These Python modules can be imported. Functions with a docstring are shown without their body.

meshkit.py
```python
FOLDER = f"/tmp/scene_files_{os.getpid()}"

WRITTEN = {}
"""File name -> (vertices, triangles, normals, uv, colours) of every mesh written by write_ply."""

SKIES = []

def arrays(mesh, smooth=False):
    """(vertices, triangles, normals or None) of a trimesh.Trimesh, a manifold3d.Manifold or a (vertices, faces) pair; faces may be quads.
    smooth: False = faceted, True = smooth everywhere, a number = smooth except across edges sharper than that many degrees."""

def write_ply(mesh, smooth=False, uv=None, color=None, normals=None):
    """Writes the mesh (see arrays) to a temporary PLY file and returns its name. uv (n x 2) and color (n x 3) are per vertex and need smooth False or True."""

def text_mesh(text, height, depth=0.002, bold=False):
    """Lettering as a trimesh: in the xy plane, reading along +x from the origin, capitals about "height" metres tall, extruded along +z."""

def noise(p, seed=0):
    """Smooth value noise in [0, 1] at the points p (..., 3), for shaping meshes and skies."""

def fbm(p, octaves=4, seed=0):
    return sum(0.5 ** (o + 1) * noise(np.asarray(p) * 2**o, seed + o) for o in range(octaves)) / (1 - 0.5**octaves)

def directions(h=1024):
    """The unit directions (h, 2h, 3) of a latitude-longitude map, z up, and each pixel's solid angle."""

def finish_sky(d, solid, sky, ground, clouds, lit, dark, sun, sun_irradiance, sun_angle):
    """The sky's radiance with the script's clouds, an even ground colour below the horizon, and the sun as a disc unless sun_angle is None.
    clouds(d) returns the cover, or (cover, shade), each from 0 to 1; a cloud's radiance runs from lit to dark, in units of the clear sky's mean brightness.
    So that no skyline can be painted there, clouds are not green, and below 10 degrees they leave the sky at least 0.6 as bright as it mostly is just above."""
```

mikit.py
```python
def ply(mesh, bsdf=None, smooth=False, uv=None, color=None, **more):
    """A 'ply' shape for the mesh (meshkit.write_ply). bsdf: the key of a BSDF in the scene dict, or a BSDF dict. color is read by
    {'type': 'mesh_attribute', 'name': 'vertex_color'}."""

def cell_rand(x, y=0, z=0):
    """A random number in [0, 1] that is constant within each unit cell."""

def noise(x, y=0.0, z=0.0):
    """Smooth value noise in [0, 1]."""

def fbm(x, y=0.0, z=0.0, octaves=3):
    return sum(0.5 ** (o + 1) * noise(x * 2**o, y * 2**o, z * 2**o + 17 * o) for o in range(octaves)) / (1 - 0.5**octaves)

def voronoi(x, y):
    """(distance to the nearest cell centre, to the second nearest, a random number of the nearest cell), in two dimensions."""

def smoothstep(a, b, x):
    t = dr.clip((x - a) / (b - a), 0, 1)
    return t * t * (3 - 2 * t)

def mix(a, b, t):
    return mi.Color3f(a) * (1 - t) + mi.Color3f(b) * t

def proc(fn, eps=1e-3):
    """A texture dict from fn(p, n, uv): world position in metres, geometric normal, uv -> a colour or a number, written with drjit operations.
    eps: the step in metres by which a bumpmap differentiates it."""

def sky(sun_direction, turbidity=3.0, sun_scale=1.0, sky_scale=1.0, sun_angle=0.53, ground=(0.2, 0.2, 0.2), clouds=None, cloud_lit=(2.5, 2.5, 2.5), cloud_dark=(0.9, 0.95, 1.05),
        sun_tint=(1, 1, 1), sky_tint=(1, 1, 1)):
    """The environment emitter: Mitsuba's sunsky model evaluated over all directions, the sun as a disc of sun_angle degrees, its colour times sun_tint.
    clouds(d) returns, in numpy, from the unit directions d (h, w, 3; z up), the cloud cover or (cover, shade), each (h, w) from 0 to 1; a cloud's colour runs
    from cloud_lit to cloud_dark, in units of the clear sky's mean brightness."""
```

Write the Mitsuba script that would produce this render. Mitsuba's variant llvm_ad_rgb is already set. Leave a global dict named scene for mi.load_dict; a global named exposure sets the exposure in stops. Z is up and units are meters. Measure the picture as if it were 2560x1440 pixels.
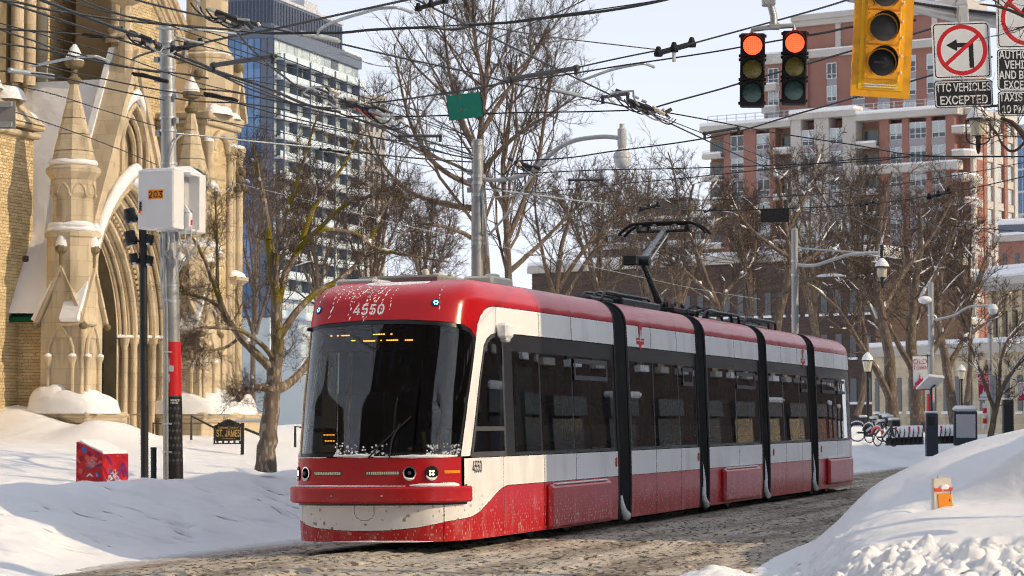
import math, random
import numpy as np, trimesh, shapely, drjit as dr, mitsuba as mi
import mikit, meshkit, manifold3d
from shapely.geometry import Polygon, box as sbox
from shapely import affinity
from mikit import noise, fbm, voronoi, cell_rand, smoothstep, mix, proc
T = mi.ScalarTransform4f
scene, labels = {'type': 'scene'}, {}

# ------------------------------------------------------------------ camera, sky, exposure
# The world is laid out along the street: +y runs up the street along the tracks, +x to the right (south side), z up.
F, CX, HY = 6200.0, 1280.0, 1047.0           # focal length, centre and horizon of the 2560 px wide photograph
CA, SA, EYE = 0.95293, 0.30320, 1.72
scene['camera'] = {'type': 'thinlens', 'fov_axis': 'x', 'fov': 2 * math.degrees(math.atan(1280 / F)),
    'aperture_radius': 0.008, 'focus_distance': 35.0,
    'near_clip': 0.5, 'far_clip': 3000.0,
    'to_world': T().look_at(origin=[0, 0, EYE], target=[-SA * 10, CA * 10, EYE + 10 * (HY - 720.0) / F], up=[0, 0, 1])}
SUN = np.array([0.99, -0.02, 0.505])
def sky_clouds(d):
    n = meshkit.fbm(d * np.array([2.2, 2.2, 5.0]), 4, 7)
    return np.clip(0.50 + 0.42 * (1 - np.clip(d[..., 2], 0, 1)) ** 3 + 0.22 * (n - 0.4), 0, 1), 0.10 + 0.30 * n
scene['sky'] = mikit.sky(SUN.tolist(), turbidity=3, sun_scale=1.0, sun_tint=(0.98, 0.975, 0.97), clouds=sky_clouds, cloud_lit=(5.3, 5.5, 6.0),
                         cloud_dark=(4.1, 4.35, 5.0), ground=(0.5, 0.5, 0.52))
exposure = 1.25

PIT = math.atan((HY - 720.0) / F); CP, SP = math.cos(PIT), math.sin(PIT)
def ray(px, py):
    u, v = (px - CX) / F, (720.0 - py) / F; h = CP - v * SP
    return u / h, (v * CP + SP) / h
def W(px, py, d):
    """the point at depth d (horizontal metres along the view) seen at this pixel of the 2560 px photograph"""
    u, v = ray(px, py)
    return np.array([CA * u * d - SA * d, SA * u * d + CA * d, EYE + v * d])
def dX(px, X, py=1000.0):
    return X / (CA * ray(px, py)[0] - SA)
def WX(px, py, X):
    return W(px, py, dX(px, X, py))
def WY(px, py, Y):
    return W(px, py, Y / (SA * ray(px, py)[0] + CA))
def WZ(px, py, z):
    return W(px, py, (z - EYE) / ray(px, py)[1])
def pix(p):
    """the pixel of the photograph at which a point is seen"""
    d = -SA * p[0] + CA * p[1]; x = (CA * p[0] + SA * p[1]) / d; t = (p[2] - EYE) / d
    w = CP + t * SP
    return CX + F * x / w, 720.0 - F * (t * CP - SP) / w
def dep(p):
    return -SA * p[0] + CA * p[1]
# ------------------------------------------------------------------ scene book-keeping
def uniq(key):
    if key not in scene and key not in labels:
        return key
    n = 1
    while f'{key}_{n:03d}' in scene or f'{key}_{n:03d}' in labels:
        n += 1
    return f'{key}_{n:03d}'
_next = {}
def uniq2(key):
    if key not in _next and key not in scene and key not in labels:
        _next[key] = 0
        return key
    _next[key] = _next.get(key, 0) + 1
    return f'{key}_{_next[key]:03d}'
def thing(name, label, cat, group=None):
    k = uniq2(name)
    labels[k] = {'label': label, 'category': cat}
    if group: labels[k]['group'] = group
    return k
def put(parent, name, mesh, m, smooth=False, label=None, kind=None, **more):
    """a part of a thing"""
    k = uniq2(f'{parent}__{name}')
    scene[k] = mikit.ply(mesh, m, smooth, **more)
    if label or kind:
        labels[k] = {**({'label': label} if label else {}), **({'kind': kind} if kind else {})}
    return k
def solo(name, mesh, m, label, cat, smooth=False, group=None, **more):
    """a thing that is one mesh"""
    k = thing(name, label, cat, group)
    scene[k] = mikit.ply(mesh, m, smooth, **more)
    return k
def struct(name, mesh, m, smooth=False, **more):
    k = uniq2(name)
    scene[k] = mikit.ply(mesh, m, smooth, **more)
    labels[k] = {'kind': 'structure'}
    return k
# ------------------------------------------------------------------ mesh helpers
def tm(v, f):
    return trimesh.Trimesh(np.asarray(v, float), np.asarray(f, int), process=False)
def cat(*ms):
    out = []
    for m in ms: out += list(m) if isinstance(m, (list, tuple)) else [m]
    V, Fs, n = [], [], 0
    for m in out:
        V.append(np.asarray(m.vertices)); Fs.append(np.asarray(m.faces) + n); n += len(m.vertices)
    return tm(np.vstack(V), np.vstack(Fs))
def frame(p, q, up=(0, 0, 1)):
    t = np.asarray(q, float) - p; t = t / np.linalg.norm(t)
    u = np.asarray(up, float)
    if abs(t @ u) > 0.95: u = np.array([1.0, 0, 0])
    a = np.cross(u, t); a /= np.linalg.norm(a)
    return a, np.cross(t, a), t
def tube(pts, r, n=8, caps=True):
    """a round bar along a polyline, with one radius or one per point"""
    P = np.asarray(pts, float); m = len(P); r = np.broadcast_to(np.asarray(r, float), m)
    tg = np.gradient(P, axis=0); tg /= np.linalg.norm(tg, axis=1, keepdims=True) + 1e-12
    a = np.cross(tg[0], [0, 0, 1.0] if abs(tg[0][2]) < 0.9 else [1.0, 0, 0]); A = []
    for i in range(m):
        a = a - tg[i] * (a @ tg[i]); a = a / (np.linalg.norm(a) + 1e-12); A.append(a)
    A = np.array(A); B = np.cross(tg, A)
    th = np.arange(n) * 2 * np.pi / n
    V = P[:, None] + r[:, None, None] * (np.cos(th)[None, :, None] * A[:, None] + np.sin(th)[None, :, None] * B[:, None])
    i = np.arange(m - 1)[:, None] * n; j = np.arange(n)[None]; k = (j + 1) % n
    f = np.concatenate([np.stack([i + j, i + k, i + n + k], -1).reshape(-1, 3), np.stack([i + j, i + n + k, i + n + j], -1).reshape(-1, 3)])
    V = V.reshape(-1, 3)
    if caps:
        c = len(V); V = np.vstack([V, P[:1], P[-1:]])
        j = np.arange(n); k = (j + 1) % n
        f = np.vstack([f, np.stack([k, j, j * 0 + c], 1), np.stack([j + (m - 1) * n, k + (m - 1) * n, j * 0 + c + 1], 1)])
    return tm(V, f)
def twigs(S, n=3):
    """many thin tapered bars: S (k, 8) = start xyz, end xyz, two radii"""
    S = np.asarray(S, float); p, q = S[:, :3], S[:, 3:6]
    t = q - p; t /= np.linalg.norm(t, axis=1, keepdims=True) + 1e-12
    a = np.cross(t, np.where(np.abs(t[:, 2:]) < 0.9, [[0, 0, 1.0]], [[1.0, 0, 0]])); a /= np.linalg.norm(a, axis=1, keepdims=True) + 1e-12
    b = np.cross(t, a); th = np.arange(n) * 2 * np.pi / n
    o = np.cos(th)[None, :, None] * a[:, None] + np.sin(th)[None, :, None] * b[:, None]
    V = np.stack([p[:, None] + o * S[:, 6, None, None], q[:, None] + o * S[:, 7, None, None]], 1).reshape(-1, 3)
    i = np.arange(len(S))[:, None] * 2 * n; j = np.arange(n)[None]; k = (j + 1) % n
    f = np.concatenate([np.stack([i + j, i + k, i + n + k], -1).reshape(-1, 3), np.stack([i + j, i + n + k, i + n + j], -1).reshape(-1, 3)])
    return tm(V, f)
def box(x0, x1, y0, y1, z0, z1, M=None):
    v = np.array([[x, y, z] for x in (x0, x1) for y in (y0, y1) for z in (z0, z1)], float)
    f = np.array([[0, 1, 3], [0, 3, 2], [4, 6, 7], [4, 7, 5], [0, 4, 5], [0, 5, 1], [2, 3, 7], [2, 7, 6], [0, 2, 6], [0, 6, 4], [1, 5, 7], [1, 7, 3]])
    if M is not None: v = v @ M[:3, :3].T + M[:3, 3]
    return tm(v, f)
def cbox(x0, x1, y0, y1, z0, z1, c=0.01, M=None):
    """a box with chamfered edges"""
    P = []
    for sx in (0, 1):
        for sy in (0, 1):
            for sz in (0, 1):
                p = [(x0, x1)[sx], (y0, y1)[sy], (z0, z1)[sz]]; d = [c * (1 - 2 * sx), c * (1 - 2 * sy), c * (1 - 2 * sz)]
                P += [[p[0] + d[0], p[1] + d[1], p[2]], [p[0] + d[0], p[1], p[2] + d[2]], [p[0], p[1] + d[1], p[2] + d[2]]]
    h = manifold3d.Manifold.hull_points(np.array(P)).to_mesh()
    v = np.array(h.vert_properties[:, :3], float)
    if M is not None: v = v @ M[:3, :3].T + M[:3, 3]
    return tm(v, h.tri_verts)
def lathe(prof, n=16, at=(0, 0, 0), M=None, a0=0.0, sx=1.0, sy=1.0):
    """profile (radius, height) turned about z"""
    P = np.asarray(prof, float); m = len(P); th = a0 + np.arange(n) * 2 * np.pi / n
    V = np.stack([P[:, :1] * np.cos(th) * sx, P[:, :1] * np.sin(th) * sy, np.repeat(P[:, 1:], n, 1)], -1).reshape(-1, 3)
    i = np.arange(m - 1)[:, None] * n; j = np.arange(n)[None]; k = (j + 1) % n
    f = np.concatenate([np.stack([i + j, i + k, i + n + k], -1).reshape(-1, 3), np.stack([i + j, i + n + k, i + n + j], -1).reshape(-1, 3)])
    if M is not None: V = V @ M[:3, :3].T + M[:3, 3]
    return tm(V + np.asarray(at, float), f)
def mat(o, ex, ey, ez):
    M = np.eye(4); M[:3, 0], M[:3, 1], M[:3, 2], M[:3, 3] = ex, ey, ez, o
    return M
def rotz(a, o=(0, 0, 0)):
    c, s = math.cos(a), math.sin(a)
    return mat(o, (c, s, 0), (-s, c, 0), (0, 0, 1))
def tf(m, M):
    v = np.asarray(m.vertices) @ M[:3, :3].T + M[:3, 3]
    f = np.asarray(m.faces)
    return tm(v, f[:, ::-1] if np.linalg.det(M[:3, :3]) < 0 else f)
def extr(poly, h0, h1, M=None):
    """a shapely polygon (or rings) in the local xy plane, thickened from z = h0 to h1"""
    ps = [poly] if isinstance(poly, Polygon) else [g for g in getattr(poly, 'geoms', [Polygon(poly)] if not hasattr(poly, 'geoms') else [])]
    ms = []
    for p in ps:
        if p.is_empty or p.area < 1e-9: continue
        m = trimesh.creation.extrude_polygon(p, h1 - h0, engine='earcut'); v = np.array(m.vertices); v[:, 2] += h0
        ms.append(tm(v, m.faces))
    m = cat(ms)
    return tf(m, M) if M is not None else m
def hull(pts):
    h = manifold3d.Manifold.hull_points(np.asarray(pts, float)).to_mesh()
    return tm(np.array(h.vert_properties[:, :3], float), h.tri_verts)
def disc(c, r, axis, thick, n=20):
    a, b, t = frame(np.zeros(3), np.asarray(axis, float))
    return lathe([(0.0001, 0), (r, 0), (r, thick), (0.0001, thick)], n, M=mat(c, a, b, t))
def grid(xs, ys, h):
    X, Y = np.meshgrid(xs, ys, indexing='ij'); Z = h(X, Y)
    n, m = X.shape; i = np.arange(n * m).reshape(n, m)
    f = np.concatenate([np.stack([i[:-1, :-1], i[1:, :-1], i[1:, 1:]], -1).reshape(-1, 3), np.stack([i[:-1, :-1], i[1:, 1:], i[:-1, 1:]], -1).reshape(-1, 3)])
    return tm(np.stack([X, Y, Z], -1).reshape(-1, 3), f)
def spl(pts, n):
    """a smooth curve through the points"""
    from scipy.interpolate import PchipInterpolator
    P = np.asarray(pts, float); d = np.r_[0, np.cumsum(np.linalg.norm(np.diff(P, axis=0), axis=1))]
    return PchipInterpolator(d, P)(np.linspace(0, d[-1], n))
def nz(X, Y, s, o=3, seed=0, z=0.0):
    return meshkit.fbm(np.stack([X * s, Y * s, np.full_like(X, z)], -1), o, seed)
def ss(a, b, x):
    t = np.clip((x - a) / (b - a), 0, 1); return t * t * (3 - 2 * t)
def text_on(txt, h, o, ex, ey, depth=0.003, bold=False, sx=1.0, center=True):
    """raised lettering whose baseline starts (or is centred) at o, reading along ex, standing up along ey"""
    m = meshkit.text_mesh(txt, h, depth, bold); v = np.array(m.vertices); v[:, 0] *= sx
    if center: v[:, 0] -= (v[:, 0].min() + v[:, 0].max()) / 2
    return tf(tm(v, m.faces), mat(o, ex, ey, np.cross(ex, ey)))
# ------------------------------------------------------------------ materials
def princ(c, r=0.5, met=0.0, spec=0.5, **k):
    c = {'type': 'rgb', 'value': list(c)} if not isinstance(c, dict) else c
    return {'type': 'twosided', 'b': {'type': 'principled', 'base_color': c, 'roughness': r if isinstance(r, dict) else float(r), 'metallic': float(met), 'specular': float(spec), **k}}
def diff(c):
    c = {'type': 'rgb', 'value': list(c)} if not isinstance(c, dict) else c
    return {'type': 'twosided', 'b': {'type': 'diffuse', 'reflectance': c}}
def bump(b, fn, scale=1.0, eps=2e-3):
    return {'type': 'twosided', 'b': {'type': 'bumpmap', 'scale': float(scale), 'tex': proc(fn, eps), 'b': b['b']}}
def M(key, d):
    scene[key] = d
def snow_col(p, n, uv):
    a = fbm(p.x * 0.7, p.y * 0.7, p.z * 0.7, 2)
    return mix((0.82, 0.84, 0.87), (0.90, 0.90, 0.91), a)
def snow_bump(p, n, uv):
    return 0.5 * fbm(p.x * 9, p.y * 9, p.z * 9, 3) + 0.12 * noise(p.x * 60, p.y * 60, p.z * 60)
M('m_snow', bump(diff(proc(snow_col)), snow_bump, 0.03, 4e-3))
M('m_snow_plain', diff((0.86, 0.87, 0.89)))
def slush_col(p, n, uv):
    rut = fbm(p.x * 3.2, p.y * 0.08, 0.3, 3)
    a = fbm(p.x * 2.2, p.y * 0.7, 1.7, 3)
    b = fbm(p.x * 22, p.y * 14, 4.0, 3)
    c = mix((0.25, 0.215, 0.18), (0.53, 0.475, 0.40), smoothstep(0.34, 0.66, 0.55 * rut + 0.45 * a))
    c = mix(c, (0.78, 0.74, 0.67), smoothstep(0.55, 0.85, b) * 0.45)
    c = mix(c, (0.07, 0.055, 0.042), smoothstep(0.66, 0.78, noise(p.x * 20, p.y * 12, 2.0)) * 0.85)
    c = mix(c, (0.80, 0.78, 0.76), smoothstep(0.55, 0.75, a) * smoothstep(-6.9, -6.0, p.x) * 0.7)
    return mix((0.80, 0.79, 0.79), c, smoothstep(-15.2, -13.6, p.x))
M('m_slush', diff(proc(slush_col)))
def dirt_mix(base, p, hi=0.9, streak=1.0):
    d = smoothstep(hi, 0.10, p.z)
    s = smoothstep(0.66, 0.84, noise(p.x * 52, p.y * 52, p.z * 22)) * d
    s2 = smoothstep(0.45, 0.95, fbm(p.x * 6, p.y * 6, p.z * 1.6, 3)) * d * 0.30
    far = smoothstep(33.5, 34.4, p.y) * smoothstep(1.0, 0.7, p.z) * 0.03
    return mix(base, (0.56, 0.47, 0.43), dr.minimum(s * 0.55 * streak + s2 * streak + far, 0.75))
M('m_red', princ(proc(lambda p, n, uv: dirt_mix(mix((0.47, 0.006, 0.010), (0.40, 0.006, 0.011), noise(p.x * 0.8, p.y * 0.8, p.z)), p)), 0.24, spec=0.35, clearcoat=0.3, clearcoat_gloss=0.95))
M('m_white', princ(proc(lambda p, n, uv: mix(mix((0.80, 0.80, 0.785), (0.70, 0.70, 0.685), smoothstep(0.45, 0.75, fbm(p.x * 3, p.y * 3, p.z * 0.7, 3))), (0.25, 0.23, 0.20), smoothstep(0.74, 0.80, noise(p.x * 17, p.y * 17, p.z * 17)) * smoothstep(0.9, 0.3, p.z))), 0.3, spec=0.4, clearcoat=0.3))
M('m_black', princ((0.012, 0.012, 0.014), 0.35))
M('m_rubber', princ(proc(lambda p, n, uv: mix((0.016, 0.016, 0.018), (0.06, 0.055, 0.05), smoothstep(0.5, 0.9, fbm(p.x * 6, p.y * 6, p.z * 2)) * 0.6)), 0.55, spec=0.3))
M('m_blackdiff', diff((0.012, 0.012, 0.014)))
M('m_matblack', princ((0.010, 0.010, 0.012), 0.6, spec=0.25))
M('m_iron', princ((0.018, 0.020, 0.024), 0.4, spec=0.5))
M('m_dgrey', princ((0.06, 0.062, 0.066), 0.5))
M('m_grey', princ((0.20, 0.20, 0.20), 0.5))
M('m_lgrey', princ((0.46, 0.47, 0.48), 0.45))
M('m_cream', princ((0.62, 0.58, 0.48), 0.5))
M('m_paint', princ((0.74, 0.75, 0.76), 0.35))
M('m_chrome', {'type': 'roughconductor', 'alpha': 0.08, 'specular_reflectance': {'type': 'rgb', 'value': [0.85, 0.85, 0.85]}})
M('m_galv', princ(proc(lambda p, n, uv: mix((0.30, 0.32, 0.33), (0.50, 0.52, 0.52), fbm(p.x * 6, p.y * 6, p.z * 1.2, 3))), 0.42, met=0.55))
M('m_alu', princ((0.60, 0.61, 0.62), 0.32, met=0.7))
M('m_tint', {'type': 'thindielectric', 'int_ior': 1.5, 'specular_transmittance': {'type': 'rgb', 'value': [0.09, 0.10, 0.10]}, 'specular_reflectance': {'type': 'rgb', 'value': [1.0, 1.0, 1.0]}})
M('m_tint_front', {'type': 'thindielectric', 'int_ior': 1.5, 'specular_transmittance': {'type': 'rgb', 'value': [0.17, 0.19, 0.19]}, 'specular_reflectance': {'type': 'rgb', 'value': [1.0, 1.0, 1.0]}})
M('m_amber', princ((0.75, 0.25, 0.015), 0.25))
M('m_mred', princ((0.45, 0.03, 0.015), 0.3))
def stone_col(p, n, uv):
    a = fbm(p.x * 1.3, p.y * 1.3, p.z * 0.8, 3)
    c = mix((0.52, 0.43, 0.29), (0.68, 0.58, 0.425), a)
    c = mix(c, (0.25, 0.20, 0.13), smoothstep(0.58, 0.82, fbm(p.x * 2.6 + 9, p.y * 2.6, p.z * 0.6, 3)) * 0.7)
    c = mix(c, (0.17, 0.14, 0.10), smoothstep(0.55, 0.85, fbm(p.x * 7, p.y * 7, p.z * 0.9 + 4, 3)) * 0.35)
    row = dr.floor(p.z / 0.36); j = dr.abs(p.z / 0.36 - row - 0.5); i = dr.abs((p.x + p.y) / 0.62 + 0.5 * (row - 2 * dr.floor(row / 2)) - dr.floor((p.x + p.y) / 0.62 + 0.5 * (row - 2 * dr.floor(row / 2))) - 0.5)
    c = c * (0.90 + 0.16 * cell_rand(row, dr.floor((p.x + p.y) / 0.62 + 0.5 * (row - 2 * dr.floor(row / 2))), 1.0))
    c = c * (1 - 0.30 * dr.maximum(smoothstep(0.475, 0.495, j), smoothstep(0.484, 0.497, i)))
    return c
M('m_stone', bump(diff(proc(stone_col)), lambda p, n, uv: fbm(p.x * 14, p.y * 14, p.z * 14, 2), 0.012, 3e-3))
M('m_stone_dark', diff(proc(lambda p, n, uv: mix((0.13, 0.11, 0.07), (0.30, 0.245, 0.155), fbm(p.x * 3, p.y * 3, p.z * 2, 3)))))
M('m_mortar', diff((0.24, 0.185, 0.115)))
for i, c in enumerate([(0.66, 0.53, 0.32), (0.60, 0.47, 0.275), (0.72, 0.595, 0.375), (0.54, 0.42, 0.25)]):
    M(f'm_brick{i}', diff(c))
M('m_brickstuff', diff(proc(lambda p, n, uv: mix((0.52, 0.41, 0.24), (0.72, 0.585, 0.36), cell_rand(p.x * 3.9 + p.y * 3.9, p.z * 12.5, 3.0)))))
M('m_bark', diff(proc(lambda p, n, uv: mix(mix((0.095, 0.072, 0.055), (0.22, 0.175, 0.14), fbm(p.x * 9, p.y * 9, p.z * 2.5, 3)), (0.42, 0.38, 0.33), smoothstep(0.66, 0.8, noise(p.x * 22, p.y * 22, p.z * 6)) * 0.4))))
M('m_moss', diff(proc(lambda p, n, uv: mix(mix(mix((0.10, 0.075, 0.055), (0.30, 0.245, 0.20), fbm(p.x * 11, p.y * 11, p.z * 3, 3)), (0.50, 0.45, 0.39), smoothstep(0.58, 0.72, noise(p.x * 26, p.y * 26, p.z * 7)) * 0.6), (0.215, 0.175, 0.028), smoothstep(0.42, 0.62, fbm(p.x * 2.5, p.y * 2.5, p.z * 2.5, 3)) * smoothstep(2.2, 4.0, p.z)))))
M('m_twig', diff((0.088, 0.066, 0.056)))
M('m_twig_pale', diff((0.135, 0.104, 0.088)))
M('m_redbrick', diff(proc(lambda p, n, uv: mix((0.285, 0.145, 0.115), (0.34, 0.18, 0.145), fbm(p.x * 0.5, p.y * 0.5, p.z * 0.5, 3)))))
M('m_brownbrick', diff(proc(lambda p, n, uv: mix((0.075, 0.056, 0.05), (0.115, 0.085, 0.075), cell_rand((p.x + p.y) * 4.2, p.z * 12.0, 1.0)))))
M('m_concrete', diff(proc(lambda p, n, uv: mix((0.44, 0.41, 0.37), (0.56, 0.53, 0.49), fbm(p.x * 0.4, p.y * 0.4, p.z * 0.3, 3)))))
M('m_lilac', diff((0.33, 0.31, 0.33)))
M('m_pane', princ((0.035, 0.045, 0.055), 0.08, spec=0.9))
M('m_blind', princ((0.40, 0.45, 0.46), 0.25, spec=0.7))
M('m_blueglass', princ(proc(lambda p, n, uv: mix((0.07, 0.15, 0.31), (0.16, 0.28, 0.48), cell_rand((p.x + p.y) * 0.5, p.z * 0.35, 2.0))), 0.25, spec=0.35))
M('m_greenglass', princ(proc(lambda p, n, uv: mix((0.24, 0.30, 0.32), (0.52, 0.58, 0.56), cell_rand((p.x + p.y) * 0.55, p.z * 0.34, 5.0))), 0.2, spec=0.6))
M('m_bluegrey', princ((0.10, 0.125, 0.17), 0.5))
M('m_slab', diff((0.50, 0.52, 0.56)))
M('m_balglass', princ((0.50, 0.58, 0.60), 0.2, spec=0.8))
M('m_yellow', princ(proc(lambda p, n, uv: mix((0.78, 0.36, 0.010), (0.48, 0.22, 0.02), smoothstep(0.42, 0.8, fbm(p.x * 9, p.y * 9, p.z * 5, 3)) * 0.7)), 0.5))
M('m_yellow2', princ((0.82, 0.47, 0.006), 0.5))
M('m_lens_dark', princ((0.045, 0.045, 0.048), 0.35))
M('m_lens_amber', princ((0.16, 0.135, 0.035), 0.3))
M('m_lens_green', princ((0.05, 0.105, 0.105), 0.3))
M('m_signwhite', princ((0.66, 0.68, 0.70), 0.4))
M('m_signred', princ((0.55, 0.012, 0.018), 0.4))
M('m_signblack', princ((0.010, 0.010, 0.012), 0.4))
M('m_green', princ((0.004, 0.15, 0.12), 0.45))
M('m_copper', diff((0.015, 0.085, 0.045)))
M('m_orange', princ((0.80, 0.27, 0.012), 0.45))
M('m_wire', princ((0.018, 0.022, 0.026), 0.45))
M('m_wire_pale', princ((0.40, 0.45, 0.48), 0.4, met=0.4))
M('m_lampglass', princ((0.60, 0.56, 0.42), 0.15, spec=0.8))
M('m_globe', princ((0.62, 0.66, 0.70), 0.12, spec=0.8))
M('m_gold', princ((0.62, 0.40, 0.12), 0.35, met=0.4))
M('m_navy', princ((0.035, 0.045, 0.075), 0.4))
M('m_cranberry', princ((0.42, 0.02, 0.075), 0.5))
M('m_bikered', princ((0.75, 0.06, 0.02), 0.4))
M('m_skin', princ((0.42, 0.25, 0.17), 0.5))
M('m_hivis', princ((0.75, 0.62, 0.02), 0.6))
# ------------------------------------------------------------------ ground
XR_Y = np.array([-50, 22, 26, 30, 36, 45, 60, 80, 400.0]); XR_V = np.array([-4.0, -4.6, -5.6, -6.1, -6.6, -7.0, -7.3, -7.5, -7.6])
XL_Y = np.array([-50, 20, 24, 26, 29, 31, 40, 400.0]); XL_V = np.array([-11.0, -11.8, -12.8, -13.7, -14.8, -15.0, -15.0, -15.0])
def road_left(Y): return np.interp(Y, XL_Y, XL_V)
def road_right(Y): return np.interp(Y, XR_Y, XR_V)
def fall(X): return -0.042 * np.clip(-11.0 - X, 0, 4.2)
def h_road(X, Y):
    z = 0.035 * (nz(X, Y * 0.12, 1.6, 3, 5) - 0.5) + 0.02 * (nz(X, Y * 0.06, 5.0, 2, 15) - 0.5)
    lumpy = ss(0.30, 0.62, nz(X, Y * 0.10, 1.1, 2, 31))
    z = z + 0.022 * (nz(X, Y * 0.8, 7.0, 3, 8) - 0.45)
    z = z + (0.16 * clod(X, Y * 0.7, 7.0, 33) * (nz(X, Y, 1.2, 2, 35) > .5) + 0.26 * clod(X, Y * 0.75, 15.0, 23) + 0.22 * clod(X, Y * 0.8, 26.0, 25)) * (0.3 + 0.7 * lumpy)
    z = z - 0.07 * np.maximum(nz(X, Y * 0.6, 6.5, 2, 45) - 0.62, 0) / 0.2 * (0.35 + 0.65 * lumpy)
    for r in (-12.35, -10.8):      # wheel ruts over the rails
        z = z - 0.06 * np.exp(-((X - r) / 0.10) ** 2)
    return z + fall(X)
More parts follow.
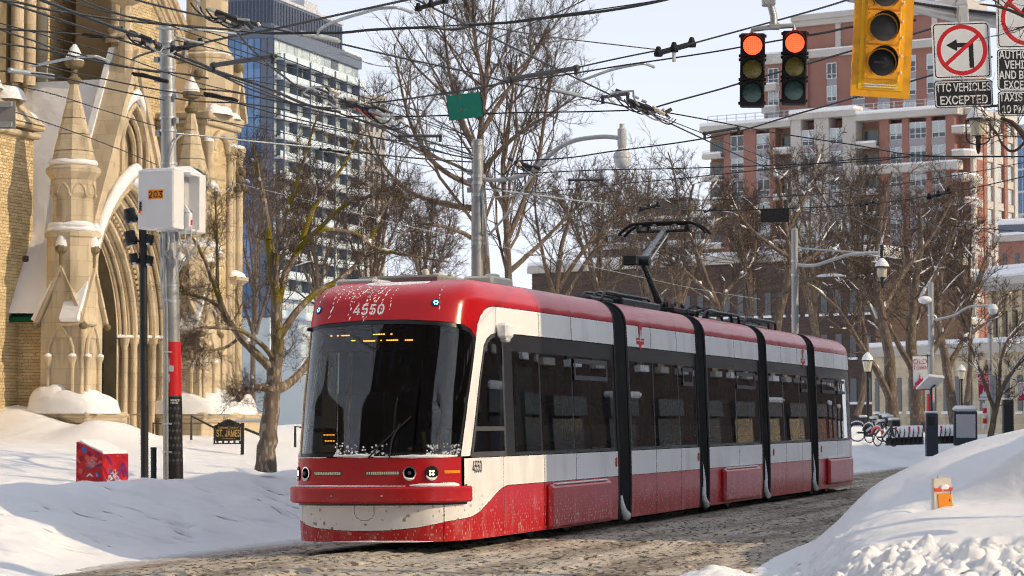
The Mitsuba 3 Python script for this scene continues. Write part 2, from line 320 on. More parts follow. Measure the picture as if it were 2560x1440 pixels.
def h_left(X, Y):
    """the ploughed bank and the churchyard lawn on the left of the road"""
    e = road_left(Y) - X
    n = nz(X, Y, 0.55, 3, 3)
    crest = 0.74 + 0.14 * (nz(X * 0 + 3, Y, 0.5, 2, 9) - 0.5)
    up = (crest + .17) * (0.74 * ss(-0.25, 2.7, e) + 0.26 * ss(1.8, 3.1, e)) - .17 - .10 * ss(3.1, 4.2, e)
    z = up + 0.16 * (n - 0.5) * ss(0.1, 1.2, e) * (1 - 0.65 * ss(2.8, 3.6, e))
    z = z + 0.10 * (nz(X, Y * 1.6 + X * 0.9, 1.5, 3, 13) - 0.5) * ss(0.2, 1.0, e) * (1 - ss(2.6, 3.3, e))
    z = z + 0.11 * (nz(X * 0.9 + Y * .35, Y * 0.25, 2.2, 3, 61) - 0.5) * ss(0.2, 0.9, e) * (1 - ss(2.4, 3.2, e)) + 0.028 * (nz(X, Y, 4.0, 3, 63) - 0.5) * ss(0, .4, e)
    z = z - 0.11 * np.maximum(nz(X * 1.6, Y * 2.6, 2.2, 2, 17) - 0.70, 0) / 0.2 * ss(0.3, 0.9, e) * (1 - ss(2.2, 3.0, e))
    z = z + 0.10 * np.exp(-((e - 3.0) / 0.35) ** 2) * (nz(X, Y, 2.2, 3, 29) - .3)
    z = z + 0.56 * ss(4.0, 11.8, e) * ss(30, 40, Y) + 0.05 * (nz(X, Y, 0.9, 2, 41) - 0.5) * ss(3.4, 5, e)
    for px, py, d, r, h in ((95, 1060, 57.5, 0.9, 0.40), (20, 1035, 58.5, 1.2, 0.7), (285, 1085, 57.0, 1.1, 0.42), (235, 1095, 56.4, 0.7, 0.2), (400, 1108, 62, 1.2, 0.10), (740, 1050, 70, 3.0, 0.35), (560, 1100, 66, 1.2, 0.15)):
        p = W(px, py, d); z = z + h * np.exp(-((X - p[0]) ** 2 + (Y - p[1]) ** 2) / r ** 2) * (0.8 + 0.4 * nz(X, Y, 1.5, 2, 43))
    return z
def clod(X, Y, s, seed):
    """rounded lumps of broken snow: cell noise with a jittered centre and a random height per cell"""
    x, y = X * s, Y * s; i0, j0 = np.floor(x), np.floor(y); best = np.zeros_like(X)
    def r(i, j, k):
        h = (i.astype(np.int64) * 374761393 + j.astype(np.int64) * 668265263 + (k + seed) * 2147483647) & 0xFFFFFFFF
        h = ((h ^ (h >> 13)) * 1274126177) & 0xFFFFFFFF
        return ((h ^ (h >> 16)) & 0xFFFF) / 65535.0
    for a in (-1, 0, 1):
        for b in (-1, 0, 1):
            i, j = i0 + a, j0 + b; q = 0.35 + 0.35 * r(i, j, 4)
            d = ((i + r(i, j, 1) - x) ** 2 + (j + r(i, j, 2) - y) ** 2) / q ** 2
            best = np.maximum(best, np.sqrt(np.maximum(1 - d, 0)) * q * (0.4 + 0.6 * r(i, j, 3)))
    return best / s
_cp = [(1999, 1360, .33), (2071, 1313, .48), (2139, 1259, .58), (2172, 1227, .60), (2218, 1184, .62), (2250, 1165, .65), (2200, 1300, .62), (2250, 1235, .68), (2100, 1380, .45), (2356, 1264, .76), (2400, 1268, .74), (2450, 1290, .70),
       (2560, 1284, .72), (2400, 1340, .58), (2560, 1360, .56), (2300, 1440, .42), (2100, 1440, .33), (2560, 1440, .45), (2000, 1420, .25), (1800, 1440, .02), (2300, 1330, .60), (2200, 1370, .50)]
_cp = np.array([WZ(*c) for c in _cp] + [W(2314, 1186, 29.6), W(2290, 1200, 29.6), W(2400, 1116, 33.5), W(2480, 1098, 33.5), W(2560, 1088, 34), W(2345, 1140, 36)] + [[-6.3, 60, .75], [-5.0, 48, .9], [-3, 45, 1.3], [-3, 60, 1.0], [0, 40, 1.5], [0, 60, 1.2], [-2.0, 20, .5], [0, 20, .5], [0, 24, .7], [0, 31, 1.5], [-4, 18, .3], [-2, 17, .4], [1, 17, .4]])
from scipy.interpolate import RBFInterpolator
_rbf = RBFInterpolator(_cp[:, :2], _cp[:, 2], kernel='thin_plate_spline', smoothing=0.01)
def h_right(X, Y):
    """the ploughed bank, the drift and the chunky heap at the right-hand corner"""
    e = X - road_right(Y)
    z = np.clip(_rbf(np.c_[X.ravel(), Y.ravel()]).reshape(X.shape), .02, 1.62)
    z = z * (1 - ss(52, 62, Y)) + ss(52, 62, Y) * (.65 + .2 * nz(X, Y, .3, 2, 59))
    z = z * ss(-0.25, 1.15, e)
    zp = (2.55 - 0.70 * np.maximum(np.abs(X + 1.0) - 0.3, 0)) * ss(27.6, 28.4, Y) * (1 - ss(36, 39, Y)) + 0.10 * (nz(X, Y, 1.6, 3, 52) - .5)      # the tall ploughed pile at the kerb corner
    z = np.where(X > -4.6, np.maximum(z, zp) + 0.12 * np.exp(-np.abs(z - zp) / 0.18) * (zp > .3), z)
    z = z + 0.045 * (nz(X, Y, 1.3, 3, 53) - 0.5) * ss(0, 1, e)
    th = np.arctan2(X + 3.6, 0.0 * X + 1); z = z - 0.04 * np.exp(-((Y - 25.6 - 0.10 * (X + 3.4) ** 2) / 0.10) ** 2) * ss(-5.2, -4.2, X)
    bm_ = W(2356, 1263, 27.5); hol = np.exp(-(((X - bm_[0] + .22) / 0.16) ** 2 + ((Y - bm_[1] - .05) / 0.35) ** 2)); z = z - 0.10 * hol
    rough = 1 - ss(23.9, 24.6, Y - 0.18 * (X + 3.5) + 1.0 * (nz(X, Y, 0.9, 2, 55) - 0.5))
    edge = np.exp(-((e - 0.55) / 0.5) ** 2) * (0.18 + 0.82 * (1 - ss(25.5, 30, Y)))
    k = np.clip(rough + 0.75 * edge, 0, 1)
    z = z + k * ((0.75 * clod(X, Y, 2.7, 3) + 1.0 * clod(X, Y, 5.6, 7)) * (0.35 + 1.1 * nz(X, Y, 1.1, 2, 71)) + (0.85 * clod(X, Y, 12.0, 9) + 0.6 * clod(X, Y, 24.0, 19)) * (0.3 + 1.3 * nz(X, Y, 1.9, 2, 73)) - 0.17) * ss(-0.2, 0.35, e)
    z = z + 0.04 * (nz(X, Y, 8, 2, 57) - 0.5) * k
    hp_ = W(1790, 1440, 26.6); z = z + .22 * np.exp(-(((X - hp_[0]) / .34) ** 2 + ((Y - hp_[1]) / .5) ** 2)) * (.6 + 2.2 * clod(X, Y, 6, 77))
    return z - 0.06 * (1 - ss(-0.35, -0.1, e)) * (np.hypot(X - hp_[0], Y - hp_[1]) > .8)
def spread(breaks, steps):
    out = [np.arange(a, b, s) for (a, b), s in zip(zip(breaks[:-1], breaks[1:]), steps)]
    return np.r_[np.concatenate(out), breaks[-1]]
struct('ground', grid(spread([-900, -60, 60, 900], [120, 30, 120]), spread([-60, 0, 150, 1500], [20, 15, 120]), lambda X, Y: X * 0 - 0.35), 'm_snow_plain', True)
def road_mesh():
    t = np.linspace(0, 1, 380); ys = spread([18, 24, 30, 40, 52, 70, 120, 400], [0.5, 0.03, 0.045, 0.09, 0.3, 1.0, 8])
    tt, Y = np.meshgrid(t, ys, indexing='ij'); X = road_left(Y) - 0.6 + (road_right(Y) + 0.5 - road_left(Y) + 0.6) * tt
    n, m = X.shape; i = np.arange(n * m).reshape(n, m)
    f = np.concatenate([np.stack([i[:-1, :-1], i[1:, :-1], i[1:, 1:]], -1).reshape(-1, 3), np.stack([i[:-1, :-1], i[1:, 1:], i[:-1, 1:]], -1).reshape(-1, 3)])
    return tm(np.stack([X, Y, h_road(X, Y)], -1).reshape(-1, 3), f)
struct('road', road_mesh(), 'm_slush', True)
struct('snow_bank', grid(spread([-60, -32, -20, -11.0], [1.5, 0.3, 0.09]), spread([18, 48, 75, 130, 420], [0.10, 0.25, 1.0, 12]), lambda X, Y: np.where(X > road_left(Y) + 0.35, -0.30, h_left(X, Y))), 'm_snow', True)
struct('snow_bank', grid(spread([-8.6, -1.5, 2, 30], [0.025, 0.08, 1.2]), spread([17, 19.6, 26.5, 36, 64, 420], [0.10, 0.028, 0.06, 0.25, 9]), h_right), 'm_snow', True)
# ------------------------------------------------------------------ the tram
TX, TY, TL = -11.57, 30.1, 30.5
_bs = spl([(0, 0), (.010, .30), (.045, .58), (.12, .82), (.27, 1.0), (.52, 1.135), (.85, 1.195), (1.3, 1.222), (2.2, 1.247), (3.8, 1.27)], 400)
_bv = np.r_[0, np.cumsum(np.linalg.norm(np.diff(_bs, axis=0), axis=1))]
VE = _bv[-1]
def V(s): return np.where(np.asarray(s) < 3.8, np.interp(s, _bs[:, 0], _bv), VE + np.asarray(s) - 3.8)
def base(v):
    a = np.abs(v); s = np.where(a < VE, np.interp(a, _bv, _bs[:, 0]), 3.8 + a - VE)
    return s, np.sign(v) * np.interp(a, _bv, _bs[:, 1])
def prof(q):
    ph = np.clip(q - 3.26, 0, 1) * np.pi / 2
    half = np.where(q < 3.26, np.interp(q, [0.10, .5, 1.25, 3.0, 3.26], [1.25, 1.27, 1.27, 1.222, 1.212]), 0.84 + 0.372 * np.cos(ph))
    z = np.where(q < 3.26, q, 3.26 + 0.36 * np.sin(ph))
    rake = np.where(q < 3.26, np.interp(q, [0.1, .62, 1.24, 2.0, 3.0, 3.26], [.06, .03, .03, .19, .52, .66]), .66 + 1.25 * (1 - np.cos(ph)) + .12 * np.sin(ph))
    return half, z, rake
ROLL = math.radians(0.7); CR, SR = math.cos(ROLL), math.sin(ROLL)
def place(s, t, z):
    """tram coordinates (from the nose back, to the right of the picture, up) to the world"""
    t, z = (t - 1.27) * CR - z * SR + 1.27, z * CR + (t - 1.27) * SR
    return np.stack([TX + t, TY + s, z], -1)
def S(v, q, off=0.0, rear=False):
    """the skin: v runs round the nose (0 = centre, positive = visible side), q up the wall and over the roof edge"""
    v = np.asarray(v, float); q = np.asarray(q, float)
    def raw(v, q):
        s, t = base(v); half, z, rake = prof(q)
        g = np.clip(1 - s / 2.3, 0, 1) ** 1.5
        s2 = s + rake * g * (.35 if rear else 1.0); t2 = t * half / 1.27
        if rear: s2 = TL - s2
        return np.stack([s2, t2, z], -1)
    P = raw(v, q)
    if off:
        e = 1e-3; a = raw(v + e, q) - raw(v - e, q); b = raw(v, q + e) - raw(v, q - e)
        n = np.cross(a, b); n /= np.linalg.norm(n, axis=-1, keepdims=True) + 1e-12
        n = np.where((n * (P - [TL / 2, 0, 1.5])).sum(-1, keepdims=True) < 0, -n, n)
        P = P + n * off
    return place(P[..., 0], P[..., 1], P[..., 2])
def panel(poly, off=0.0, cell=0.11, rear=False, rim=0.0):
    """a sheet of the skin whose outline is given in (v, q)"""
    poly = Polygon(poly) if not isinstance(poly, Polygon) else poly
    x0, y0, x1, y1 = poly.bounds; vs, fs, n = [], [], 0
    cx = cell if max(abs(x0), abs(x1)) < VE + 0.2 else 0.6
    nx, ny = max(1, math.ceil((x1 - x0) / cx)), max(1, math.ceil((y1 - y0) / cell))
    for i in range(nx):
        for j in range(ny):
            c = poly.intersection(sbox(x0 + (x1 - x0) * i / nx, y0 + (y1 - y0) * j / ny, x0 + (x1 - x0) * (i + 1) / nx, y0 + (y1 - y0) * (j + 1) / ny))
            for g in getattr(c, 'geoms', [c]):
                if g.geom_type != 'Polygon' or g.area < 1e-7: continue
                a, b = trimesh.creation.triangulate_polygon(g, engine='earcut')
                vs.append(a); fs.append(b + n); n += len(a)
    v2, f = np.vstack(vs), np.vstack(fs)
    m = trimesh.Trimesh(np.c_[v2, v2[:, 0] * 0], f, process=False); m.merge_vertices(digits_vertex=5)
    v2, f = np.array(m.vertices)[:, :2], np.array(m.faces)
    P = S(v2[:, 0], v2[:, 1], off, rear)
    nn = np.cross(P[f[:, 1]] - P[f[:, 0]], P[f[:, 2]] - P[f[:, 0]]); c = P[f].mean(1) - [TX, TY + TL / 2, 1.5]
    f = np.where(((nn * c).sum(1) < 0)[:, None], f[:, ::-1], f)
    return tm(P, f)
def rect(v0, v1, q0, q1): return Polygon([(v0, q0), (v1, q0), (v1, q1), (v0, q1)])
def rrect(v0, v1, q0, q1, r): return sbox(v0 + r, q0 + r, v1 - r, q1 - r).buffer(r, 6)
def tbox(s0, s1, t0, t1, z0, z1, c=0.012):
    b = cbox(s0, s1, t0, t1, z0, z1, c); v = np.asarray(b.vertices)
    return tm(place(v[:, 0], v[:, 1], v[:, 2]), np.asarray(b.faces)[:, ::-1])
def tp(*p): return place(*[np.asarray(a, float) for a in np.asarray(p, float).T]) if len(p) > 1 else place(*map(np.float64, p[0]))
tram = thing('tram', 'long red and white articulated tram with black gangways running through the slush', 'tram')
JOIN = [(7.86, 8.64), (13.43, 14.17), (18.86, 19.60), (24.06, 24.86)]
SEC = [(0.0, 7.86), (8.64, 13.43), (14.17, 18.86), (19.60, 24.06), (24.86, TL)]
QW0, QW1, QR, QL, QB = 1.215, 2.885, 3.25, 0.815, 0.14       # window band, roof red, lower red, hem
def sec_panel(poly_s, off=0.0, side=1, rear=False):
    """outline given in (s, q) on one side"""
    p = Polygon(poly_s) if not isinstance(poly_s, Polygon) else poly_s
    xy = np.array(p.exterior.coords); xy[:, 0] = side * V(xy[:, 0] if not rear else TL - xy[:, 0])
    return panel(Polygon(xy), off, rear=rear)
secs = []
for k, (a, b) in enumerate(SEC):
    front, rear = k == 0, k == 4
    ms = []
    if front: vr = [(-V(b - .02), V(b - .02))]
    elif rear: vr = [(-V(TL - a - .02), V(TL - a - .02))]
    else: vr = [(-V(b - .02), -V(a + .02)), (V(a + .02), V(b - .02))]
    for v0, v1 in vr:
        ms += [panel(rect(v0, v1, QB, QW0 - .01), -.03, rear=rear), panel(rect(v0, v1, QW1 - (.0 if not front else -.13), 4.26), -.03, rear=rear)]
    s0, s1 = (1.98 if front else a), (TL - 1.98 if rear else b)
    ms += [tbox(s0 - .0, s1, -.90, .90, 3.57, 3.62), tbox(max(a, 1.0), min(b, TL - 1.0), -1.12, 1.12, .25, .36), tbox(max(a, .75), min(b, TL - .75), -1.1, 1.1, 2.92, 2.97)]
    ms += [tbox(x, x + .04, -1.15, 1.15, .3, 2.95) for x in ([a + .02] if k else []) for _ in [0] if False]
    body = put(tram, 'cab_section' if front else 'passenger_section', cat(ms), 'm_matblack', 30)
    secs.append(body)
    if front or rear:    # the rounded roof end
        v = np.linspace(-V(2.4), V(2.4), 80); ring = S(v, v * 0 + 4.26, 0.0, rear); tmid = np.stack([np.linspace(0, 1, 8)] * 80, 0)
        end = place(np.full(80, 2.6 if front else TL - 2.6), np.sin(np.linspace(-np.pi / 2, np.pi / 2, 80)) * .84, np.full(80, 3.635))
        Pm = ring[:, None] * (1 - tmid[..., None]) + end[:, None] * tmid[..., None]
        i = np.arange(80 * 8).reshape(80, 8)
        f = np.concatenate([np.stack([i[:-1, :-1], i[1:, :-1], i[1:, 1:]], -1).reshape(-1, 3), np.stack([i[:-1, :-1], i[1:, 1:], i[:-1, 1:]], -1).reshape(-1, 3)])
        put(body, 'roof_cap', tm(Pm.reshape(-1, 3), f if front else f[:, ::-1]), 'm_red', True)
    put(body, 'roof_deck', tbox(s0 + (.45 if front else .02), s1 - (.45 if rear else .02), -.84, .84, 3.60, 3.632), 'm_grey')
# --- paint and glass, module by module
SEAM = {0: [1.85, 3.80, 5.45], 1: [10.2, 12.0], 2: [16.62], 3: [21.12, 22.85], 4: [27.3]}
LSEAM = {0: [3.83, 5.47], 1: [10.3, 12.05], 2: [16.73], 3: [21.26, 23.05], 4: [27.34]}
G = 0.012
for k, (a, b) in enumerate(SEC):
    front, rear = k == 0, k == 4; body = secs[k]; kw = dict(rear=rear)
    lo, hi = (1.85 if front else a), (TL - 1.1 if rear else b)
    for side in (1, -1):
        cuts = [lo] + [x for x in SEAM[k] if x > lo + .1] + [hi] if side > 0 else [lo, hi]
        for c0, c1 in zip(cuts[:-1], cuts[1:]):
            put(body, 'roof_cove', sec_panel(sbox(c0 + G / 2, QR, c1 - G / 2, 4.26), 0, side, rear), 'm_red', True)
            put(body, 'upper_panel', sec_panel(sbox(c0 + G, QW1 + .01, c1 - G, QR - .008), 0, side, rear), 'm_white', 30)
        if not front:
            cuts = [lo] + LSEAM[k] + [hi] if side > 0 else [lo, hi]
            for c0, c1 in zip(cuts[:-1], cuts[1:]):
                put(body, 'lower_panel', sec_panel(sbox(c0 + G, QL + .006, c1 - G, QW0 - .008), 0, side, rear), 'm_white', 30)
                put(body, 'skirt_panel', sec_panel(sbox(c0 + G, QB, c1 - G, QL), 0, side, rear), 'm_red', 30)
        # window band
        w0, w1 = (2.25 if front else a + .10), (TL - .75 if rear else b - .06)
        wc = {0: [2.25, 2.52, 3.78, 5.43, 7.72], 1: [a + .12, 10.3, 12.05, b - .1], 2: [a + .12, 16.62, b - .1], 3: [a + .12, 21.2, 22.95, b - .1], 4: [a + .12, 27.3, TL - 1.55]}[k]
        fr = sbox(w0 - .08, QW0, w1 + (.06 if not rear else 0), QW1)
        holes = []
        for c0, c1 in zip(wc[:-1], wc[1:]):
            if c1 - c0 > .4: holes.append(rrect(c0 + .05, c1 - .05, QW0 + .06, QW1 - .24, .05))
        for h in holes: fr = fr.difference(h)
        # the frame as strips between the panes
        strips = [sbox(w0 - .08, QW0, w1 + .04, QW0 + .06), sbox(w0 - .08, QW1 - .24, w1 + .04, QW1)]
        xs = sorted([w0 - .08, w1 + .04] + [x for h in holes for x in (h.bounds[0], h.bounds[2])])
        strips += [sbox(xs[i], QW0 + .06, xs[i + 1], QW1 - .24) for i in range(0, len(xs), 2)]
        put(body, 'window_frame', cat([sec_panel(s_, -.012, side, rear) for s_ in strips]), 'm_black', 30)
        for h in holes:
            x0, y0, x1, y1 = h.bounds
            put(body, 'window', sec_panel(sbox(x0 - .01, y0 - .01, x1 + .01, y1 + .01), -.008, side, rear), 'm_tint', 30)
    hop = {0: [(5.50, 7.35)], 1: [(12.33, 13.1)], 2: [(16.68, 18.4)], 3: [(23.15, 23.85)], 4: [(25.6, 27.2), (27.6, 28.7)]}[k]
    for x0, x1 in hop:      # hopper windows: grey frame standing 12 mm proud, pane of their own
        o = sbox(x0, 2.30, x1, 2.62); i_ = sbox(x0 + .07, 2.37, x1 - .07, 2.55)
        parts = [sbox(x0, 2.30, x1, 2.37), sbox(x0, 2.55, x1, 2.62), sbox(x0, 2.37, x0 + .07, 2.55), sbox(x1 - .07, 2.37, x1, 2.55)]
        hf = put(body, 'hopper_frame', cat([sec_panel(q_, .012, 1, rear) for q_ in parts]), 'm_dgrey', 30)
        put(body, 'hopper_pane', sec_panel(i_, .004, 1, rear), 'm_tint', 30)
    boxes = {0: [(3.92, 7.18, .14, .78)], 2: [(15.15, 18.33, .17, .79)], 4: [(25.85, 28.9, .22, .82)]}.get(k, [])
    for x0, x1, z0, z1 in boxes:
        put(body, 'bogie_cover', tbox(x0, x1, 1.24, 1.36, z0, z1, .05), 'm_red', 30)
        put(body, 'latch', tbox(x0 + .15, x0 + .2, 1.36, 1.372, z0 + .08, z0 + .14, .004), 'm_lgrey')
        put(body, 'snow', tbox(x0 + .3, x1 - .2, 1.272, 1.345, z1 - .01, z1 + .015, .01), 'm_snow')
    for s_ in ({0: [7.72], 1: [13.3], 3: [19.95], 4: [25.25]}.get(k, [])):
        p = S(V(s_) if not rear else V(TL - s_), 1.04, .004, rear)
        put(body, 'side_reflector', lathe([(.001, -.006), (.05, -.006), (.045, .012), (.001, .014)], 14, M=mat(p, (0, 1, 0), (0, 0, 1), (1, 0, 0)), sy=1.6), 'm_mred', 30)
cab = secs[0]
# --- the nose: outlines in (v, q)
def vs_(s): return float(V(s))
wl = [(-vs_(.47), 1.24), (vs_(.50), 1.24), (vs_(.66), 1.9), (vs_(.92), 2.80), (vs_(.72), 2.90), (vs_(.45), 2.965), (.85, 3.005), (.4, 3.03), (-.2, 3.035), (-.75, 3.005), (-vs_(.45), 2.955), (-vs_(.70), 2.88), (-vs_(.90), 2.78), (-vs_(.64), 1.9)]
put(cab, 'windshield', panel(wl, -.006), 'm_tint_front', 30)
wp = Polygon(wl); fr = wp.difference(wp.buffer(-.05))
for j, (x0, x1) in enumerate([(-9, 0), (0, 9)]):
    g = fr.intersection(sbox(x0, 0, x1, 9))
    g = [q for q in getattr(g, 'geoms', [g])]
    put(cab, 'windshield_seal', cat([panel(q, -.003) for q in g]), 'm_black', 30)
# red dome over the windshield and round to the first roof seam
arch = [(vs_(.92), 2.80), (vs_(1.0), 3.0), (vs_(1.12), 3.10), (vs_(1.32), 3.19), (vs_(1.55), 3.235), (vs_(1.85), 3.25)]
dome = wl[8:3:-1]
dome = [(-vs_(.90), 2.78), (-vs_(.70), 2.88), (-vs_(.45), 2.955), (-.75, 3.005), (-.2, 3.035), (.4, 3.03), (.85, 3.005), (vs_(.45), 2.965), (vs_(.72), 2.90), (vs_(.92), 2.80)]
dome = [(v, q + .006) for v, q in dome]
domep = dome + arch[1:] + [(vs_(1.845), 4.26), (-vs_(1.845), 4.26)] + [(-v, q) for v, q in arch[::-1][:-1]]
put(cab, 'roof_dome', panel(domep, 0, .09), 'm_red', True)
for sd in (1, -1):   # the white pillar sweeping up between windshield and cab window
    out = [(vs_(.52), 1.235), (vs_(.68), 1.9), (vs_(.94), 2.80)] + [(v, q - .008) for v, q in arch[1:]] + [(vs_(1.85), QW1 + .0), (vs_(1.62), 2.86), (vs_(1.42), 2.80), (vs_(1.27), 2.70), (vs_(1.10), 2.30), (vs_(.76), 1.235)]
    put(cab, 'pillar', panel([(sd * v, q) for v, q in out], 0, .09), 'm_white', 30)
    side_w = [(vs_(.78), QW0), (vs_(2.16), QW0), (vs_(2.16), QW1 - .0), (vs_(1.85), QW1 - .0), (vs_(1.63), 2.85), (vs_(1.44), 2.785), (vs_(1.29), 2.68), (vs_(1.12), 2.28)]
    sp_ = Polygon([(sd * v, q) for v, q in side_w]); pane = sp_.buffer(-.05)
    low = pane.intersection(sbox(-9, 0, 9, 1.58)); upw = pane.intersection(sbox(-9, 1.62, 9, 9))
    put(cab, 'cab_window', panel(upw, -.008), 'm_tint', 30); put(cab, 'cab_window_lower', panel(low.buffer(-.02), -.004), 'm_tint', 30)
    frm = sp_.difference(pane).union(pane.intersection(sbox(-9, 1.58, 9, 1.62))).union(low.difference(low.buffer(-.02)))
    ls, hs = frm.intersection(sbox(-9, 0, 9, 1.9)), frm.intersection(sbox(-9, 1.9, 9, 9))
    pcs = [g for q in (frm.intersection(sbox(sd * vs_(1.62) - 9, 0, sd * vs_(1.62), 9)), frm.intersection(sbox(sd * vs_(1.62), 0, sd * vs_(1.62) + 9, 9))) for g in getattr(q, 'geoms', [q]) if g.geom_type == 'Polygon' and g.area > 1e-6]
    put(cab, 'cab_window_frame', cat([panel(q, .0) for q in pcs]), 'm_dgrey', 30)
    # lower white with the rising red sweep
    sweep = [(vs_(.14), .375), (vs_(.45), .41), (vs_(.80), .44), (vs_(1.05), .49), (vs_(1.42), .615), (vs_(1.72), .72), (vs_(1.95), .785), (vs_(2.2), QL), (vs_(7.83), QL)]
    for x0, x1, nm in ((.26, .60, 'corner_panel'), (.60, 2.02, 'lower_panel'), (2.03, 3.82, 'lower_panel'), (3.84, 5.46, 'lower_panel'), (5.48, 7.84, 'lower_panel')):
        top = .655 if x0 < .3 else QW0 - .008
        reg = Polygon([(vs_(x0), -1)] + [(vs_(x0), 9), (vs_(x1), 9), (vs_(x1), -1)])
        rb = Polygon([(0.2, QB - .1), (0.2, .356)] + [(v, q + .006) for v, q in sweep] + [(vs_(7.9), QL + .006), (vs_(7.9), QB - .1)])
        wht = sbox(0.2, QB, vs_(7.84), top).intersection(reg).difference(rb)
        red = Polygon([(0.2, QB), (0.2, .35)] + sweep + [(vs_(7.84), QB)]).intersection(reg)
        fl = lambda g: affinity.scale(g, sd, 1, origin=(0, 0))
        put(cab, nm, panel(fl(wht), 0), 'm_white', 30)
        if red.area > .001: put(cab, 'skirt_panel', panel(fl(red), 0), 'm_red', 30)
# nose below the windshield
MV = vs_(.515)
put(cab, 'headlight_band', panel(rect(-MV, MV, .80, 1.228), .012), 'm_red', True)
skc = vs_(.25)
low_edge = [(-skc, .37), (-.75, .315), (-.35, .285), (0, .28), (.35, .29), (.7, .325), (skc, .385)]
put(cab, 'front_skirt', panel([(-skc, .66)] + [(v, q + .005) for v, q in low_edge] + [(skc, .66)], 0), 'm_white', True)
put(cab, 'front_skirt_hem', panel([(-skc, QB)] + low_edge + [(skc, QB)], 0), 'm_red', True)
hatch = sbox(-.30, .50, .06, .62).buffer(0)
hp = Polygon([(-.16, .645), (-.16, .50), (-.13, .45), (-.06, .415), (.02, .415), (.09, .45), (.12, .50), (.12, .645)])
hl = hp.difference(hp.buffer(-.008, join_style=2))
put(cab, 'coupler_hatch_line', cat([panel(g, .003) for q in (hl.intersection(sbox(-1, 0, 0, 1)), hl.intersection(sbox(0, 0, 1, 1))) for g in getattr(q, 'geoms', [q]) if g.area > 1e-6]), 'm_grey', 30)
# bumper: a proud band with a top and bottom face
bv = np.linspace(-vs_(.66), vs_(.60), 90)
sec_ = [(.645, .0), (.645, .10), (.665, .12), (.83, .12), (.85, .10), (.85, .0)]
rows = np.stack([S(bv, bv * 0 + q, o) for q, o in sec_], 1); i = np.arange(90 * 6).reshape(90, 6)
f = np.concatenate([np.stack([i[:-1, :-1], i[1:, :-1], i[1:, 1:]], -1).reshape(-1, 3), np.stack([i[:-1, :-1], i[1:, 1:], i[:-1, 1:]], -1).reshape(-1, 3)])
fc = []
for e in (0, 89): fc += [[i[e, 0], i[e, j], i[e, j + 1]] for j in range(1, 5)]
bm = put(cab, 'bumper', tm(rows.reshape(-1, 3), np.vstack([f, fc])), 'm_red', 25)
put(cab, 'bumper_gap', cat(panel(rect(-vs_(.66), vs_(.66), .612, .645), .006), panel(rect(vs_(.61), vs_(.66), .645, .87), .008)), 'm_black', 30)
for v in (-.42, .26): put(bm, 'bolt', disc(S(v, .74, .118), .012, (0, -1, 0), .012, 10), 'm_lgrey', 30)
# lamps in the headlight band
def at_nose(v, q, off=.014):
    p = S(v, q, off); n = S(v, q, off + .1) - p; n /= np.linalg.norm(n); a, b, t = frame(p, p + n)
    return mat(p, a, b, t)
for v, kind in ((-1.17, 0), (-.90, 1), (.60, 1), (.88, 0)):
    Mh = at_nose(v, 1.03)
    lamp = put(cab, 'headlight', lathe([(.088, -.002), (.088, .010), (.074, .012), (.070, .004), (.001, .004)], 24, M=Mh), 'm_chrome' if kind else 'm_matblack', 30)
    if kind:
        put(lamp, 'reflector', lathe([(.001, .006), (.03, .008), (.055, .02), (.068, .012)], 20, M=Mh), 'm_chrome', 30)
        put(lamp, 'bulb', lathe([(.024, .008), (.026, .03), (.012, .035), (.001, .035)], 12, M=Mh), 'm_dgrey', 30)
    else:
        for dx in (-.02, .02):
            for dy in (-.02, .02):
                put(lamp, 'led', tf(lathe([(.015, .004), (.014, .014), (.001, .015)], 10), Mh @ mat((dx, dy, 0), (1, 0, 0), (0, 1, 0), (0, 0, 1))), {'type': 'diffuse', 'reflectance': {'type': 'rgb', 'value': [.8, .75, .5]}}, 30, emitter={'type': 'area', 'radiance': {'type': 'rgb', 'value': [1.6, 1.45, .85]}})
    s0 = np.random.default_rng(int(v * 100) + 500)
    th = np.linspace(np.pi * 1.15, np.pi * 1.8, 14)
    put(lamp, 'snow', tube([(Mh @ np.array([.082 * math.cos(t_), .082 * math.sin(t_), .016, 1]))[:3] for t_ in th], .006 + .016 * np.sin(np.linspace(0, np.pi, 14)), 6), 'm_snow', True)
for v0, v1 in ((-.74, -.34), (0.02, .46)):
    rim = put(cab, 'daytime_lamp', panel(rrect(v0 - .02, v1 + .02, 1.0, 1.06, .02), .016), 'm_dgrey', 30)
    n = 15
    for a_ in range(n):
        x = v0 + (v1 - v0) * (a_ + .5) / n
        put(rim, 'led', panel(rect(x - .010, x + .010, 1.012, 1.048), .019), 'm_led', 30)
M('m_led', princ((0.80, 0.74, 0.52), 0.2))
for v0, v1 in ((1.05, vs_(.50) - .02), (-vs_(.50), -1.29)):
    put(cab, 'turn_lamp', panel(rrect(v0, v1, 1.018, 1.058, .015), .020), 'm_amber', 30)
# blue marker lamps on the dome
for v in (-1.02, .80):
    Mb = at_nose(v, 3.255 if v > 0 else 3.20, .0)
    lm = put(cab, 'marker_lamp', lathe([(.058, -.004), (.058, .012), (.046, .018), (.044, .008), (.001, .008)], 20, M=Mb), 'm_navy', 30)
    for a_ in range(6):
        c = np.array([.026 * math.cos(a_ * np.pi / 3), .026 * math.sin(a_ * np.pi / 3), .009])
        put(lm, 'led', tf(lathe([(.011, 0), (.008, .006), (.001, .007)], 8), Mb @ mat(c, (1, 0, 0), (0, 1, 0), (0, 0, 1))), {'type': 'diffuse', 'reflectance': {'type': 'rgb', 'value': [.3, .6, .8]}}, 30, emitter={'type': 'area', 'radiance': {'type': 'rgb', 'value': [.35, 1.0, 1.6]}})
